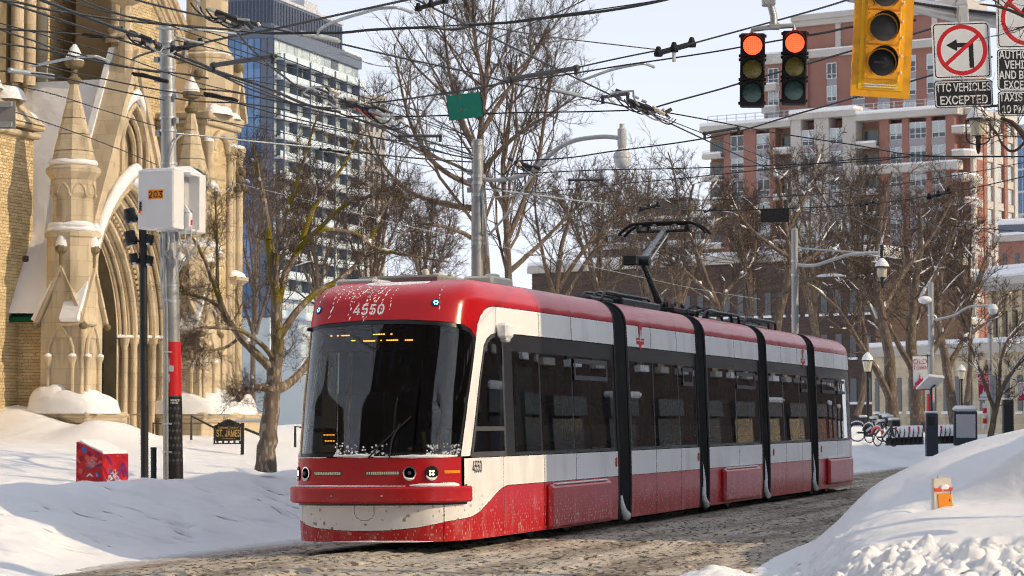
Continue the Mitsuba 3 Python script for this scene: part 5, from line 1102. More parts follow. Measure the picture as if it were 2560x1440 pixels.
for a, b in ((2060, 2070), (2180, 2190), (2300, 2310)): put(ap, 'concrete_pier', lb(U(a), U(b) + .2, 53.6, 57.3, WU - .2, WU + .2, Mb), 'm_concrete')
for k in range(3):
    y0 = 52.0 - FH * (k + 1) + .5
    for a, b in ((2037, 2062), (2100, 2132), (2287, 2322), (2165, 2195), (2228, 2260)):
        put(ap, 'spandrel', lb(U(a), U(b), y0 - .85, y0 + 2.5, WU, WU + .05, Mb), 'm_lilac')
        window_cell(ap, Mb, U(a), U(b), y0 + .15, y0 + 2.35, WU + .06, None, 2)
    for a, b in ((1888, 1915),):
        window_cell(ap, Mb, U(a), U(b), y0 + .1, y0 + 2.3, WU + .45); s_ = put(ap, 'balcony', lb(U(1880), U(1918), y0 - 1.0, y0 - .1, WU + .4, WU + 1.7, Mb), 'm_concrete'); put(s_, 'snow', tf(cbox(U(1880), U(1918), y0 - .1, y0 + .12, WU + .6, WU + 1.8, .08), Mb), 'm_snow_plain', 30)
put(ap, 'mechanical_room', lb(U(2180), U(2300), 58.8, 60.0, WU - 5, WU - 1, Mb), 'm_lgrey')
# --- the glass tower
gt = thing('glass_tower', 'blue glass tower with snowy white balconies and dark louvred penthouse beside the church turret', 'building')
Pc = W(680, 1000, 370); Pe = W(900, 1000, 404); Pq = W(548, 1000, 377)
Mr, LR = facade(Pc, Pe); Pq = Pc - Mr[:3, 2] * 9.6; Ml, LL = facade(Pq, Pc)
e1, nr = Mr[:3, 0], Mr[:3, 2]
ZR = EYE + (1047 - 57) * 370 / F
put(gt, 'core', lb(.15, LR, 0, ZR - 1.0, -LL + .1, -.5, Mr), 'm_blind')
put(gt, 'parapet', lb(-.15, LR + .1, ZR - 1.9, ZR, -LL, .1, Mr), 'm_bluegrey')
pent = put(gt, 'penthouse', lb(0, LR * .80, ZR, ZR + 4.6, -LL, -.5, Mr), 'm_bluegrey')
for k in range(26): put(pent, 'louvre', lb(.3 + k * LR * .8 / 26, .3 + (k + .55) * LR * .8 / 26, ZR + .4, ZR + 3.9, -.5, -.35, Mr), 'm_navy')
for k in range(16): put(pent, 'louvre', lb(k * LL / 16 + .15, (k + .6) * LL / 16 + .15, ZR + .4, ZR + 3.9, -.1, .08, Ml), 'm_navy')
put(pent, 'roof_edge', lb(-.2, LR * .80 + .2, ZR + 4.3, ZR + 4.75, -LL, -.3, Mr), 'm_slab')
put(gt, 'roof_plant', lb(LR * .46, LR * .62, ZR + 4.75, ZR + 6.6, -6, -2, Mr), 'm_slab'); put(gt, 'roof_snow', tf(cbox(LR * .8, LR, ZR, ZR + .5, -5, .1, .15), Mr), 'm_snow_plain', 30)
for k in range(14):
    y1 = ZR - 1.9 - 3.0 * k; y0 = y1 - 3.0
    for j in range(12):       # right face: bays of pale glass between mullions
        x0, x1 = LR * j / 12, LR * (j + 1) / 12
        put(gt, 'window', lb(x0 + .12, x1 - .12, y0 + .2, y1 - .1, -.5, -.42 + .01 * (j % 2), Mr), 'm_greenglass' if rb_.random() < .75 else ('m_blind' if rb_.random() < .75 else 'm_pane'))
    b_ = put(gt, 'balcony', lb(1.1, LR + .2, y0 - .1, y0 + .14, -.4, .75, Mr), 'm_slab')
    put(b_, 'balustrade', lb(1.1, LR + .2, y0 + .14, y0 + 1.1, .68, .73, Mr), 'm_balglass')
    put(b_, 'snow', tf(cbox(1.2, LR + .1, y0 + .14, y0 + (.70 if k < 2 else .34), .0, .66, .1), Mr), 'm_snow_plain', 30)
    for j in range(9):        # left face: blue curtain wall
        x0, x1 = LL * j / 9, LL * (j + 1) / 9
        if j < 7 or True:
            put(gt, 'glazing', lb(x0 + .06, x1 - .06, y0 + .08, y1 - .02, -.1, .02 + .02 * rb_.random(), Ml), 'm_blueglass' if j < 7 else 'm_bluegrey')
    put(gt, 'floor_line', lb(0, LL, y0 - .05, y0 + .09, -.1, .06, Ml), 'm_navy')
for j in range(10): put(gt, 'mullion', lb(LL * j / 9 - .06, LL * j / 9 + .06, ZR - 44, ZR - 1.9, -.1, .09, Ml), 'm_navy')
for j in range(7): put(gt, 'fin', lb(LR * (j + .4) / 7, LR * (j + .4) / 7 + .14, ZR - 40, ZR - 4, -.4, .95 - .1 * (j % 2), Mr), 'm_bluegrey')
lw = thing('glass_wing', 'lower blue glass wing with a snowy ledge between utility pole and church turret', 'building')
Mw, LW = facade(W(395, 1000, 392), W(560, 1000, 380))
put(lw, 'core', lb(0, LW, 0, 60.5, -12, -.1, Mw), 'm_bluegrey'); put(lw, 'snow', tf(cbox(0, LW, 55.8, 56.6, -.1, .6, .2), Mw), 'm_snow_plain', 30)
for k in range(10):
    for j in range(7): put(lw, 'glazing', lb(LW * j / 7 + .08, LW * (j + 1) / 7 - .08, 52 - 3 * k, 54.8 - 3 * k, -.1, .03, Mw), 'm_blueglass')
# --- further buildings
def simple(name, label, P0, P1, h, m_, depth, rows, ncol, w=.55, hh=1.7, fh=3.0, y_top=None, pane='m_pane', snow=True, category='building'):
    b = thing(name, label, category); Mx, Lx = facade(P0, P1)
    put(b, 'wall', lb(0, Lx, -1, h, -depth, 0, Mx), m_)
    put(b, 'parapet', lb(-.3, Lx + .3, h - .6, h, -depth, .3, Mx), 'm_concrete')
    if snow: put(b, 'roof_snow', tf(cbox(-.3, Lx + .3, h, h + .35, -depth, .35, .12), Mx), 'm_snow_plain', 30)
    for r in range(rows):
        for c in range(ncol):
            cx = Lx * (c + .5) / ncol; ww = Lx / ncol * w / 2; y0 = (y_top or h - 1.2) - fh * (r + 1) + .6
            wk = put(b, 'window', lb(cx - ww, cx + ww, y0, y0 + hh, -.05, .06, Mx), pane)
            put(wk, 'sill', lb(cx - ww - .1, cx + ww + .1, y0 - .18, y0, 0, .16, Mx), 'm_snow_plain' if snow else 'm_concrete')
    return b, Mx, Lx
b, Mx, Lx = simple('stone_tower', 'distant beige stone tower with narrow upright windows behind the bare branches', W(878, 1000, 465), W(962, 1000, 468), 1.72 + 815 * 465 / F, 'm_concrete', 4, 12, 6, .45, 2.2, 3.2, snow=False)
put(b, 'stair_wall', lb(-1.5, 1.2, 0, 1.72 + 800 * 465 / F, -9, .3, Mx), 'm_stone_dark')
bb = thing('balcony_block', 'brown apartment slab with long rows of snow-covered balconies behind the pantograph', 'building')
Mx, Lx = facade(W(1480, 1000, 520), W(1800, 1000, 505)); HB = 1.72 + 500 * 512 / F
put(bb, 'wall', lb(0, Lx, 0, HB, -12, 0, Mx), 'm_brownbrick'); put(bb, 'roof_snow', tf(cbox(0, Lx, HB, HB + .6, -12, .5, .2), Mx), 'm_snow_plain', 30)
put(bb, 'roof_plant', lb(Lx * .48, Lx * .72, HB, HB + 4.5, -8, -2, Mx), 'm_grey')
for k in range(14): put(bb, 'plant_louvre', lb(Lx * (.49 + .0165 * k), Lx * (.497 + .0165 * k), HB + .3, HB + 4.2, -2, -1.8, Mx), 'm_dgrey')
for k in range(11):
    y_ = HB - 3.0 * (k + 1); s_ = put(bb, 'balcony', lb(.2, Lx - .2, y_, y_ + 1.0, 0, 1.6, Mx), 'm_slab'); put(s_, 'snow', tf(cbox(.2, Lx - .2, y_ + 1.0, y_ + 1.35, .6, 1.7, .12), Mx), 'm_snow_plain', 30)
    for j in range(16): put(bb, 'window', lb(Lx * (j + .12) / 16, Lx * (j + .8) / 16, y_ + 1.0, y_ + 2.8, -.05, .06, Mx), 'm_pane' if rb_.random() < .7 else 'm_blind')
b, Mx, Lx = simple('brick_building', 'low brown brick building across the park behind the snowy trees', W(1330, 1000, 210), W(2190, 1000, 188), 14.6, 'm_brownbrick', 14, 3, 26, .42, 1.8, 3.4, 12.6)
b, Mx, Lx = simple('stone_hall', 'pale stone hall with a low roof behind the tree trunks of the park', W(2180, 1000, 165), W(2600, 1000, 150), 6.4, 'm_stone', 12, 1, 14, .35, 2.2, 4.0, 5.6)
b, Mx, Lx = simple('cornice_building', 'tan classical building with a heavy snow-laden cornice at the right edge', W(2486, 1000, 178), W(2720, 1000, 168), 1.72 + 375 * 175 / F, 'm_stone', 12, 3, 9, .42, 2.2, 3.2, 9.8)
put(b, 'cornice', cat(lb(-.8, Lx, 11.2, 11.7, -3, 1.1, Mx), lb(-.5, Lx, 10.8, 11.2, -3, .7, Mx)), 'm_concrete'); put(b, 'snow', tf(cbox(-.9, Lx, 11.7, 12.3, -3, 1.2, .2), Mx), 'm_snow_plain', 30)
for k in range(10): put(b, 'pilaster', lb(Lx * k / 9 - .25, Lx * k / 9 + .25, 1, 10.8, 0, .3, Mx), 'm_stone')
simple('brick_block', 'plain red brick block standing behind the snow-laden cornice at the right edge', W(2500, 1000, 260), W(2760, 1000, 250), 1.72 + 465 * 255 / F, 'm_redbrick', 12, 4, 8, .3)
gb = thing('glass_block', 'pale blue glass office block at the right edge beyond the lantern', 'building')
Mx, Lx = facade(W(2468, 1000, 400), W(2760, 1000, 380)); HG = 1.72 + 745 * 390 / F
put(gb, 'core', lb(0, Lx, 0, HG, -12, 0, Mx), 'm_balglass')
for k in range(12):
    for j in range(9): put(gb, 'glazing', lb(Lx * j / 9 + .1, Lx * (j + 1) / 9 - .1, HG - 3.6 * (k + 1) + .2, HG - 3.6 * k - .15, 0, .05 + .03 * rb_.random(), Mx), 'm_blueglass' if rb_.random() < .55 else 'm_blind')
ga = thing('snowy_annex', 'small grey annex with a thick snow cap below the glass block at the right edge', 'building')
Mx, Lx = facade(W(2500, 1000, 300), W(2700, 1000, 295)); HA = 1.72 + 490 * 297 / F
put(ga, 'wall', lb(0, Lx, 0, HA, -8, 0, Mx), 'm_bluegrey'); put(ga, 'snow', tf(cbox(-.2, Lx, HA, HA + .7, -8, .2, .2), Mx), 'm_snow_plain', 30); put(ga, 'band', lb(0, Lx, HA - 2.2, HA - 1.0, 0, .1, Mx), 'm_slab')
# --- the south side of the street, out of the frame to the right: it shades the tram and the road and stands in the tram's windows
def row_house(k, y0, y1, h):
    b = thing('shop_building', f'brown brick shop building on the sunny side of the street, number {("one", "two", "three", "four")[k]} from the corner', 'building')
    put(b, 'wall', box(4.6, 16, y0, y1, -.5, h), 'm_brownbrick'); put(b, 'cornice', box(4.2, 5, y0, y1, h - .5, h - .05), 'm_concrete'); put(b, 'snow', cbox(4.1, 16, y0, y1, h - .05, h + .25, .1), 'm_snow_plain', 30)
    n = int((y1 - y0) / 3.2)
    for r_, z_ in enumerate((5.0, 8.4)):
        for j in range(n):
            c = y0 + (y1 - y0) * (j + .5) / n; w_ = put(b, 'window', box(4.5, 4.62, c - .55, c + .55, z_, z_ + 1.9), 'm_pane'); put(w_, 'sill', box(4.35, 4.6, c - .7, c + .7, z_ - .2, z_ + .05), 'm_snow_plain' if (j + r_ + k) % 3 == 0 else 'm_concrete')
    for j in range(max(1, n // 2)):
        c = y0 + (y1 - y0) * (j + .5) / max(1, n // 2); put(b, 'shop_window', box(4.45, 4.62, c - 1.9, c + 1.9, .6, 2.9), 'm_pane'); put(b, 'fascia', box(4.3, 4.62, c - 2.1, c + 2.1, 3.0, 3.7), 'm_dgrey'); put(b, 'fascia_snow', cbox(4.1, 4.62, c - 2.1, c + 2.1, 3.7, 3.95, .1), 'm_snow_plain') if j % 3 == 1 else None
for k, (y0, y1, h) in enumerate(((33.7, 58, 11.7), (58, 82, 12.3), (82, 112, 11.5), (112, 170, 13.0))): row_house(k, y0, y1, h)
# behind the camera: the blocks that stand in the windshield
for k, (x0, x1, y0, y1, h, m_) in enumerate(((-34, -6, -46, -16, 58, 'm_brownbrick'), (-4, 30, -50, -20, 64, 'm_brownbrick'), (-75, -38, -30, 12, 20, 'm_brownbrick'))):
    b = thing('corner_block', ('brick block behind the camera on the left corner', 'tall brick block behind the camera on the right corner', 'brick block across the side street, left of the camera')[k], 'building')
    put(b, 'wall', box(x0, x1, y0, y1, -1, h), m_); put(b, 'snow', cbox(x0, x1, y0, y1, h, h + .3, .1), 'm_snow_plain', 30)
    for r in range(int(h / 3.6)):
        for j in range(7):
            c = x0 + (x1 - x0) * (j + .5) / 7; put(b, 'window', box(c - .8, c + .8, y1 - .05, y1 + .06, 3.6 * r + 1.2, 3.6 * r + 3.0), 'm_pane')
# ------------------------------------------------------------------ trees
def walk_branches(g, P0, D0, L, R0, k, wander, up, taper=.35):
    """grows branches from P0 along D0: returns points (n, k+1, 3) and radii (n, k+1)"""
    n = len(P0); pts = [P0]; d = D0 / np.linalg.norm(D0, axis=1, keepdims=True); p = P0
    for i in range(k):
        d = d + g.normal(size=(n, 3)) * wander + np.array([0, 0, up]); d = d / np.linalg.norm(d, axis=1, keepdims=True)
        p = p + d * (L / k)[:, None]; pts.append(p)
    t = np.linspace(0, 1, k + 1); R = R0[:, None] * (1 - (1 - taper) * t[None])
    return np.stack(pts, 1), R
def segs(P, R):
    return np.concatenate([P[:, :-1].reshape(-1, 3), P[:, 1:].reshape(-1, 3), R[:, :-1].reshape(-1, 1), R[:, 1:].reshape(-1, 1)], 1)
def spawn(g, P, R, n_each, ang, Lf, rf, t0=.25, up=.25, view=None):
    """child starts along parent branches"""
    n, k = P.shape[0], P.shape[1] - 1; m = n * n_each; i = np.repeat(np.arange(n), n_each)
    t = t0 + (1 - t0) * g.random(m); s = np.minimum((t * k).astype(int), k - 1); f = (t * k - s)[:, None]
    p = P[i, s] * (1 - f) + P[i, s + 1] * f; d = P[i, s + 1] - P[i, s]; d = d / (np.linalg.norm(d, axis=1, keepdims=True) + 1e-9)
    r = (R[i, s] * (1 - f[:, 0]) + R[i, s + 1] * f[:, 0])
    q = g.normal(size=(m, 3)); q[:, 2] += up; q = q - (q * d).sum(1, keepdims=True) * d; q /= np.linalg.norm(q, axis=1, keepdims=True) + 1e-9
    a = np.radians(ang) * (0.6 + 0.8 * g.random(m))
    D = d * np.cos(a)[:, None] + q * np.sin(a)[:, None]
    Lp = np.linalg.norm(P[i, -1] - P[i, 0], axis=1)
    return p, D, Lf * Lp * (0.5 + 0.7 * g.random(m)) * (1.15 - .6 * t), r * rf
def tree(name, label, limbs, seed, bark='m_bark', twig='m_twig', n1=12, n2=8, n3=5, L1=.45, L2=.5, L3=.5, up=.06, snow=0.0, group=None, rmin=.006, ang=(48, 45, 42), wander=.16, t0=.35):
    """limbs: list of (points, r0, r1); the first is the trunk"""
    g = np.random.default_rng(seed); key = thing(name, label, 'tree', group)
    S, SN, trunk = [], [], []
    fine = []; parents = []
    for j, (pts, r0, r1) in enumerate(limbs):
        c = spl(pts, 4 * len(pts)); c = c + np.r_[np.zeros((1, 3)), g.normal(size=(len(c) - 1, 3)) * r0 * .05]
        rr = np.linspace(r0, r1, len(c)); 
        if j == 0: rr[:2] *= [1.12, 1.04]
        trunk.append(tube(c, rr, 9 if j == 0 else 7)); parents.append((c, rr))
        if snow: SN += snow_on(c, rr, g, snow)
    put(key, 'trunk', trunk[0], bark, 40)
    for t_ in trunk[1:]: put(key, 'limb', t_, bark, 40)
    P = np.stack([np.stack([np.interp(np.linspace(0, 1, 13), np.linspace(0, 1, len(c)), c[:, a]) for a in range(3)], 1) for c, _ in parents]); R = np.stack([np.interp(np.linspace(0, 1, 13), np.linspace(0, 1, len(r)), r) for _, r in parents])
    n1, n2 = int(n1 * 1.25), int(n2 * 1.2)
    p, d, L, r = spawn(g, P, R, n1, ang[0], L1, .55, t0, .35)
    L = np.maximum(L, .5); P1, R1 = walk_branches(g, p, d, L, np.maximum(np.minimum(r, L * .011), rmin * 1.5), 5, wander, up); S.append(segs(P1, R1))
    if snow: 
        for a in range(0, len(P1)):
            if g.random() < .7: SN += snow_on(P1[a], R1[a], g, snow)
    p, d, L, r = spawn(g, P1, R1, n2, ang[1], L2, .6, .15, .3); P2, R2 = walk_branches(g, p, d, np.maximum(L, .25), np.maximum(np.minimum(r, L * .009), rmin), 3, wander * 1.2, up); S.append(segs(P2, R2))
    if n3:
        p, d, L, r = spawn(g, P2, R2, n3, ang[2], L3, .7, .1, .2); P3, R3 = walk_branches(g, p, d, np.maximum(L, .15), np.maximum(r * .7, rmin * .7), 2, wander * 1.3, up); S.append(segs(P3, R3))
    put(key, 'branch', twigs(S[0], 4), bark, 60, kind='stuff')
    put(key, 'crown', twigs(np.concatenate(S[1:]), 3), twig, kind='stuff')
    if SN: put(key, 'snow', cat(SN), 'm_snow_plain', 60, kind='stuff')
    return key
def snow_on(c, r, g, amount):
    """loaves of snow on the flatter stretches of a limb"""
    out, run = [], []
    c = np.asarray(c); d = np.gradient(c, axis=0); sl = np.abs(d[:, 2]) / (np.linalg.norm(d, axis=1) + 1e-9)
    for i in range(len(c)):
        ok = sl[i] < .86 and g.random() < amount
        if ok: run.append(i)
        if (not ok or i == len(c) - 1) and len(run) >= 2:
            idx = np.array(run); rr = r[idx] * .62 + .018; q = c[idx] + np.stack([rr * 0, rr * 0, r[idx] * .62 + rr * .35], 1)
            k = max(4, len(idx)); q = np.stack([np.interp(np.linspace(0, 1, k), np.linspace(0, 1, len(idx)), q[:, a]) for a in range(3)], 1); rr = np.interp(np.linspace(0, 1, k), np.linspace(0, 1, len(idx)), rr)
            rr = rr * (.6 + .8 * g.random(k)); rr[0] *= .4; rr[-1] *= .4
            out.append(tube(q, rr, 6))
        if not ok: run = []
    return out
def PL(d, *pp, dd=0.0, seed=0):
    """a limb through pixels of the photograph, its depth drifting from d to d + dd"""
    n = len(pp); return [W(a, b, d + dd * i / max(1, n - 1)) for i, (a, b) in enumerate(pp)]
def R_(px, d): return px / 2 * d / F * (.92 if d < 50 else .80)
D1 = 45.0
tree('mossy_tree', 'small spreading street tree with mossy yellow-green limbs and a scarred trunk left of the tram', [
    (PL(D1, (664, 1175), (670, 1090), (680, 1000), (688, 930), (694, 870), (694, 800), (684, 700), (672, 600)), R_(56, D1), R_(20, D1)),
    (PL(D1, (672, 600), (662, 511), (649, 444), (631, 350), dd=.6), R_(20, D1), R_(5, D1)),
    (PL(D1, (690, 720), (698, 591), (724, 511), (760, 400), (787, 311), (796, 280), dd=-1.2), R_(18, D1), R_(4, D1)),
    (PL(D1, (693, 790), (712, 690), (747, 622), (778, 533), (822, 467), (867, 400), (889, 350), dd=.8), R_(24, D1), R_(5, D1)),
    (PL(D1, (747, 622), (796, 573), (884, 502), (951, 484), (1018, 493), dd=-1.5), R_(16, D1), R_(5, D1)),
    (PL(D1, (735, 640), (818, 573), (884, 582), (942, 622), (1030, 640), (1120, 655), dd=1.4), R_(14, D1), R_(4, D1)),
    (PL(D1, (700, 840), (780, 740), (860, 690), (907, 640), (951, 542), (987, 480), dd=2.), R_(22, D1), R_(4, D1)),
    (PL(D1, (676, 920), (656, 900), (594, 834), (560, 780), (543, 730), (520, 670), (496, 618), (462, 575), dd=-1.0), R_(26, D1), R_(6, D1)),
    (PL(D1, (543, 740), (543, 654), (541, 551), (536, 470), dd=-.5), R_(12, D1), R_(4, D1)),
    (PL(D1, (560, 780), (520, 750), (470, 735), (440, 720), dd=-1.), R_(12, D1), R_(4, D1)),
    (PL(D1, (690, 905), (640, 850), (585, 822), (510, 818), (470, 830), dd=-1.6), R_(16, D1), R_(5, D1)),
    (PL(D1, (684, 985), (650, 968), (612, 978), (596, 1000), dd=-1.0), R_(26, D1), R_(16, D1)),
    (PL(D1, (688, 975), (720, 960), (750, 932), (790, 880), (830, 840), dd=1.2), R_(30, D1), R_(10, D1)),
    (PL(D1, (600, 840), (560, 870), (500, 880), (470, 930), dd=-1.4), R_(10, D1), R_(3, D1))], 3, 'm_moss', 'm_twig', 15, 9, 4, .30, .50, .5, .02, .22, rmin=.0042, wander=.22)
D2 = 75.0
tree('tall_tree', 'tall bare tree rising behind the green sign to the top of the picture', [
    (PL(D2, (1222, 1010), (1216, 720), (1206, 500), (1202, 340), (1214, 200), (1228, 80), (1236, -60)), R_(40, D2), R_(6, D2)),
    (PL(D2, (1208, 470), (1130, 440), (1062, 380), (1015, 270), (985, 110), dd=-3), R_(20, D2), R_(4, D2)),
    (PL(D2, (1210, 520), (1110, 510), (1010, 470), (940, 380), (915, 300), dd=3), R_(22, D2), R_(4, D2)),
    (PL(D2, (1204, 400), (1160, 310), (1122, 170), (1108, 10), dd=-2), R_(18, D2), R_(4, D2)),
    (PL(D2, (1204, 330), (1260, 240), (1330, 140), (1385, 30), dd=2), R_(18, D2), R_(3, D2)),
    (PL(D2, (1206, 430), (1290, 340), (1375, 285), (1450, 235), dd=-3), R_(18, D2), R_(4, D2)),
    (PL(D2, (1212, 210), (1190, 110), (1180, -40), dd=1), R_(14, D2), R_(3, D2)),
    (PL(D2, (1212, 620), (1150, 580), (1070, 560), (990, 600), dd=-2), R_(18, D2), R_(4, D2))], 8, 'm_bark', 'm_twig', 17, 9, 4, .46, .5, .5, .17, .0, rmin=.009)
tree('tall_tree', 'slender forked tree just right of the street-lamp pole, behind the tram roof', [
    (PL(78, (1276, 1010), (1272, 720), (1266, 560), (1256, 420), (1272, 300), (1292, 140)), R_(34, 78), R_(5, 78)),
    (PL(78, (1268, 600), (1310, 500), (1345, 400), (1365, 270), (1395, 110), dd=2), R_(20, 78), R_(4, 78)),
    (PL(78, (1262, 520), (1215, 430), (1180, 330), (1150, 230), dd=-2), R_(16, 78), R_(3, 78)),
    (PL(78, (1272, 680), (1340, 620), (1420, 540), (1500, 470), dd=2), R_(18, 78), R_(4, 78))], 12, 'm_bark', 'm_twig', 17, 9, 4, .46, .5, .5, .17, .0, rmin=.009)
tree('spreading_tree', 'many-stemmed tree fanning out behind the tram between lamp and pantograph', [
    (PL(82, (1400, 1010), (1396, 860), (1390, 760), (1400, 640), (1430, 520), (1450, 430)), R_(34, 82), R_(5, 82)),
    (PL(82, (1392, 780), (1450, 680), (1510, 590), (1560, 500), (1590, 420), dd=2), R_(18, 82), R_(4, 82)),
    (PL(82, (1394, 760), (1360, 650), (1340, 540), (1345, 420), dd=-2), R_(16, 82), R_(3, 82)),
    (PL(82, (1396, 800), (1490, 730), (1580, 690), (1660, 700), dd=-3), R_(16, 82), R_(4, 82)),
    (PL(82, (1396, 720), (1480, 600), (1540, 540), (1620, 500), dd=3), R_(16, 82), R_(4, 82))], 17, 'm_bark', 'm_twig_pale', 13, 8, 4, .40, .46, .5, .06, .10, rmin=.009)
D4 = 84.0
tree('snowy_tree', 'snow-laden tree whose white limbs fork right behind the pantograph', [
    (PL(D4, (1806, 1010), (1804, 850), (1796, 780), (1762, 690), (1732, 600), (1722, 540), (1735, 460)), R_(30, D4), R_(7, D4)),
    (PL(D4, (1790, 760), (1752, 715), (1705, 672), (1668, 640), (1640, 630), dd=-2), R_(16, D4), R_(5, D4)),
    (PL(D4, (1800, 800), (1812, 740), (1850, 690), (1884, 650), (1890, 600), dd=2), R_(16, D4), R_(5, D4)),
    (PL(D4, (1775, 720), (1745, 640), (1770, 590), (1800, 520), (1830, 440), dd=1), R_(14, D4), R_(4, D4)),
    (PL(D4, (1732, 600), (1700, 540), (1690, 460), (1670, 380), dd=-1), R_(12, D4), R_(4, D4))], 22, 'm_bark', 'm_twig', 12, 8, 4, .42, .46, .5, .06, .55, rmin=.009)
D5 = 80.0
tree('snowy_tree', 'snow-laden tree standing beside the second steel pole behind the tram', [
    (PL(D5, (1930, 1010), (1940, 830), (1952, 770), (1966, 715), (1974, 650), (1962, 560), (1945, 440)), R_(38, D5), R_(8, D5)),
    (PL(D5, (1964, 730), (2010, 702), (2080, 692), (2160, 706), dd=-3), R_(16, D5), R_(6, D5)),
    (PL(D5, (1972, 680), (2020, 650), (2070, 622), (2130, 640), (2196, 628), dd=3), R_(14, D5), R_(5, D5)),
    (PL(D5, (1970, 640), (1910, 600), (1850, 540), (1820, 470), dd=-2), R_(16, D5), R_(4, D5)),
    (PL(D5, (1966, 580), (2010, 500), (2040, 420), (2060, 360), dd=2), R_(14, D5), R_(4, D5))], 27, 'm_bark', 'm_twig', 12, 8, 4, .40, .46, .5, .06, .6, rmin=.009)
D6 = 104.0
tree('park_tree', 'park tree with a long snowy limb reaching left over the back of the tram', [
    (PL(D6, (2236, 1080), (2228, 1000), (2224, 900), (2206, 800), (2192, 700), (2200, 560), (2230, 430)), R_(46, D6), R_(7, D6)),
    (PL(D6, (2230, 1010), (2196, 935), (2150, 860), (2100, 780), (2060, 740), (2015, 705), dd=-3), R_(26, D6), R_(7, D6)),
    (PL(D6, (2215, 840), (2160, 740), (2110, 640), (2080, 520), dd=2), R_(20, D6), R_(5, D6)),
    (PL(D6, (2205, 780), (2260, 680), (2330, 590), (2380, 500), dd=3), R_(20, D6), R_(5, D6))], 31, 'm_bark', 'm_twig', 13, 8, 5, .40, .46, .5, .06, .5, rmin=.011)
tree('park_tree', 'thick-trunked park tree with snow in its fork beside the white banner', [
    (PL(108, (2296, 1080), (2290, 1000), (2288, 950), (2276, 860), (2284, 740), (2302, 600), (2290, 470)), R_(48, 108), R_(8, 108)),
    (PL(108, (2290, 960), (2330, 880), (2380, 800), (2440, 710), (2470, 620), dd=2), R_(26, 108), R_(6, 108)),
    (PL(108, (2286, 930), (2240, 850), (2190, 760), (2140, 690), dd=-3), R_(22, 108), R_(6, 108)),
    (PL(108, (2282, 780), (2340, 680), (2390, 560), (2400, 450), dd=2), R_(18, 108), R_(5, 108))], 33, 'm_bark', 'm_twig', 13, 8, 5, .40, .46, .5, .06, .5, rmin=.011)
tree('park_tree', 'leaning park tree behind the map panel at the right', [
    (PL(118, (2392, 1080), (2376, 990), (2364, 900), (2344, 790), (2362, 640), (2400, 500)), R_(36, 118), R_(7, 118)),
    (PL(118, (2368, 930), (2410, 850), (2470, 800), (2530, 720), dd=2), R_(20, 118), R_(5, 118)),
    (PL(118, (2350, 820), (2300, 740), (2260, 660), (2250, 560), dd=-2), R_(18, 118), R_(5, 118))], 36, 'm_bark', 'm_twig', 13, 8, 5, .40, .46, .5, .06, .45, rmin=.012)
tree('park_tree', 'young tree with thick snow on its low forking limbs at the right edge', [
    (PL(96, (2474, 1110), (2486, 1040), (2500, 985), (2530, 930), (2575, 885)), R_(22, 96), R_(9, 96)),
    (PL(96, (2488, 1030), (2462, 960), (2440, 900), (2420, 840), dd=-1), R_(14, 96), R_(5, 96)),
    (PL(96, (2498, 990), (2500, 920), (2520, 850), (2570, 800), dd=1), R_(14, 96), R_(5, 96))], 39, 'm_bark', 'm_twig', 12, 8, 4, .42, .46, .5, .05, .8, rmin=.010)
gT = np.random.default_rng(5)
BACK = [(640, 420, 96, 'left of the glass tower'), (800, 440, 110, 'under the glass tower balconies'), (930, 470, 104, 'below the stone tower'), (1060, 520, 112, 'left of the street-lamp pole'), (1500, 470, 120, 'left of the pantograph'),
        (1620, 430, 128, 'right behind the pantograph head'), (1700, 520, 112, 'between the pantograph and the black sign'), (2040, 400, 132, 'before the white piers of the brick block'), (2150, 420, 140, 'before the middle of the brick block'), (2290, 480, 136, 'below the cornice of the brick block'), (2420, 560, 130, 'below the corner balconies of the brick block'), (1880, 480, 138, 'below the black sign')]
for k, (px, py, d, where) in enumerate(BACK):
    h = (HY - py); lim = [(PL(d, (px + gT.normal(0, 8), 1040), (px + gT.normal(0, 6), 860), (px + gT.normal(0, 8), 740), (px + gT.normal(0, 14), HY - .75 * h), (px + gT.normal(0, 20), py)), R_(20, d), R_(4, d))]
    for j in range(6):
        a = gT.uniform(-1, 1); y0 = gT.uniform(700, 860); w_ = 150 * a
        lim.append((PL(d, (px, y0), (px + w_ * .35, y0 - .22 * h), (px + w_ * .75, y0 - .40 * h), (px + w_ * 1.05, max(py + 20, y0 - .62 * h)), dd=gT.uniform(-5, 5)), R_(12, d), R_(3, d)))
    tree('background_tree', f'bare brown park tree in the background {where}', lim, 100 + k, 'm_bark', 'm_twig_pale' if k % 3 == 0 else 'm_twig', 13, 8, 5, .38, .46, .5, .06, .22 if k > 3 else .12, 'bare trees at the back of the park', .012)
# the tree just outside the frame on the right whose bough reaches in
DR = 24.0
tree('near_tree', 'dark bough of a nearby tree reaching in at the right edge below the signs', [
    (PL(DR, (2790, 1100), (2780, 800), (2760, 560), (2700, 420), (2620, 370), (2568, 345), (2540, 312), (2500, 292)), R_(110, DR), R_(9, DR)),
    (PL(DR, (2568, 345), (2530, 378), (2505, 360), (2490, 330), (2480, 322), dd=.3), R_(9, DR), R_(4, DR)),
    (PL(DR, (2760, 560), (2740, 300), (2660, 100), (2540, 30), (2450, 10), dd=.6), R_(50, DR), R_(4, DR))], 44, 'm_twig', 'm_twig', 4, 4, 2, .10, .4, .4, .02, .0, rmin=.005, t0=.72)
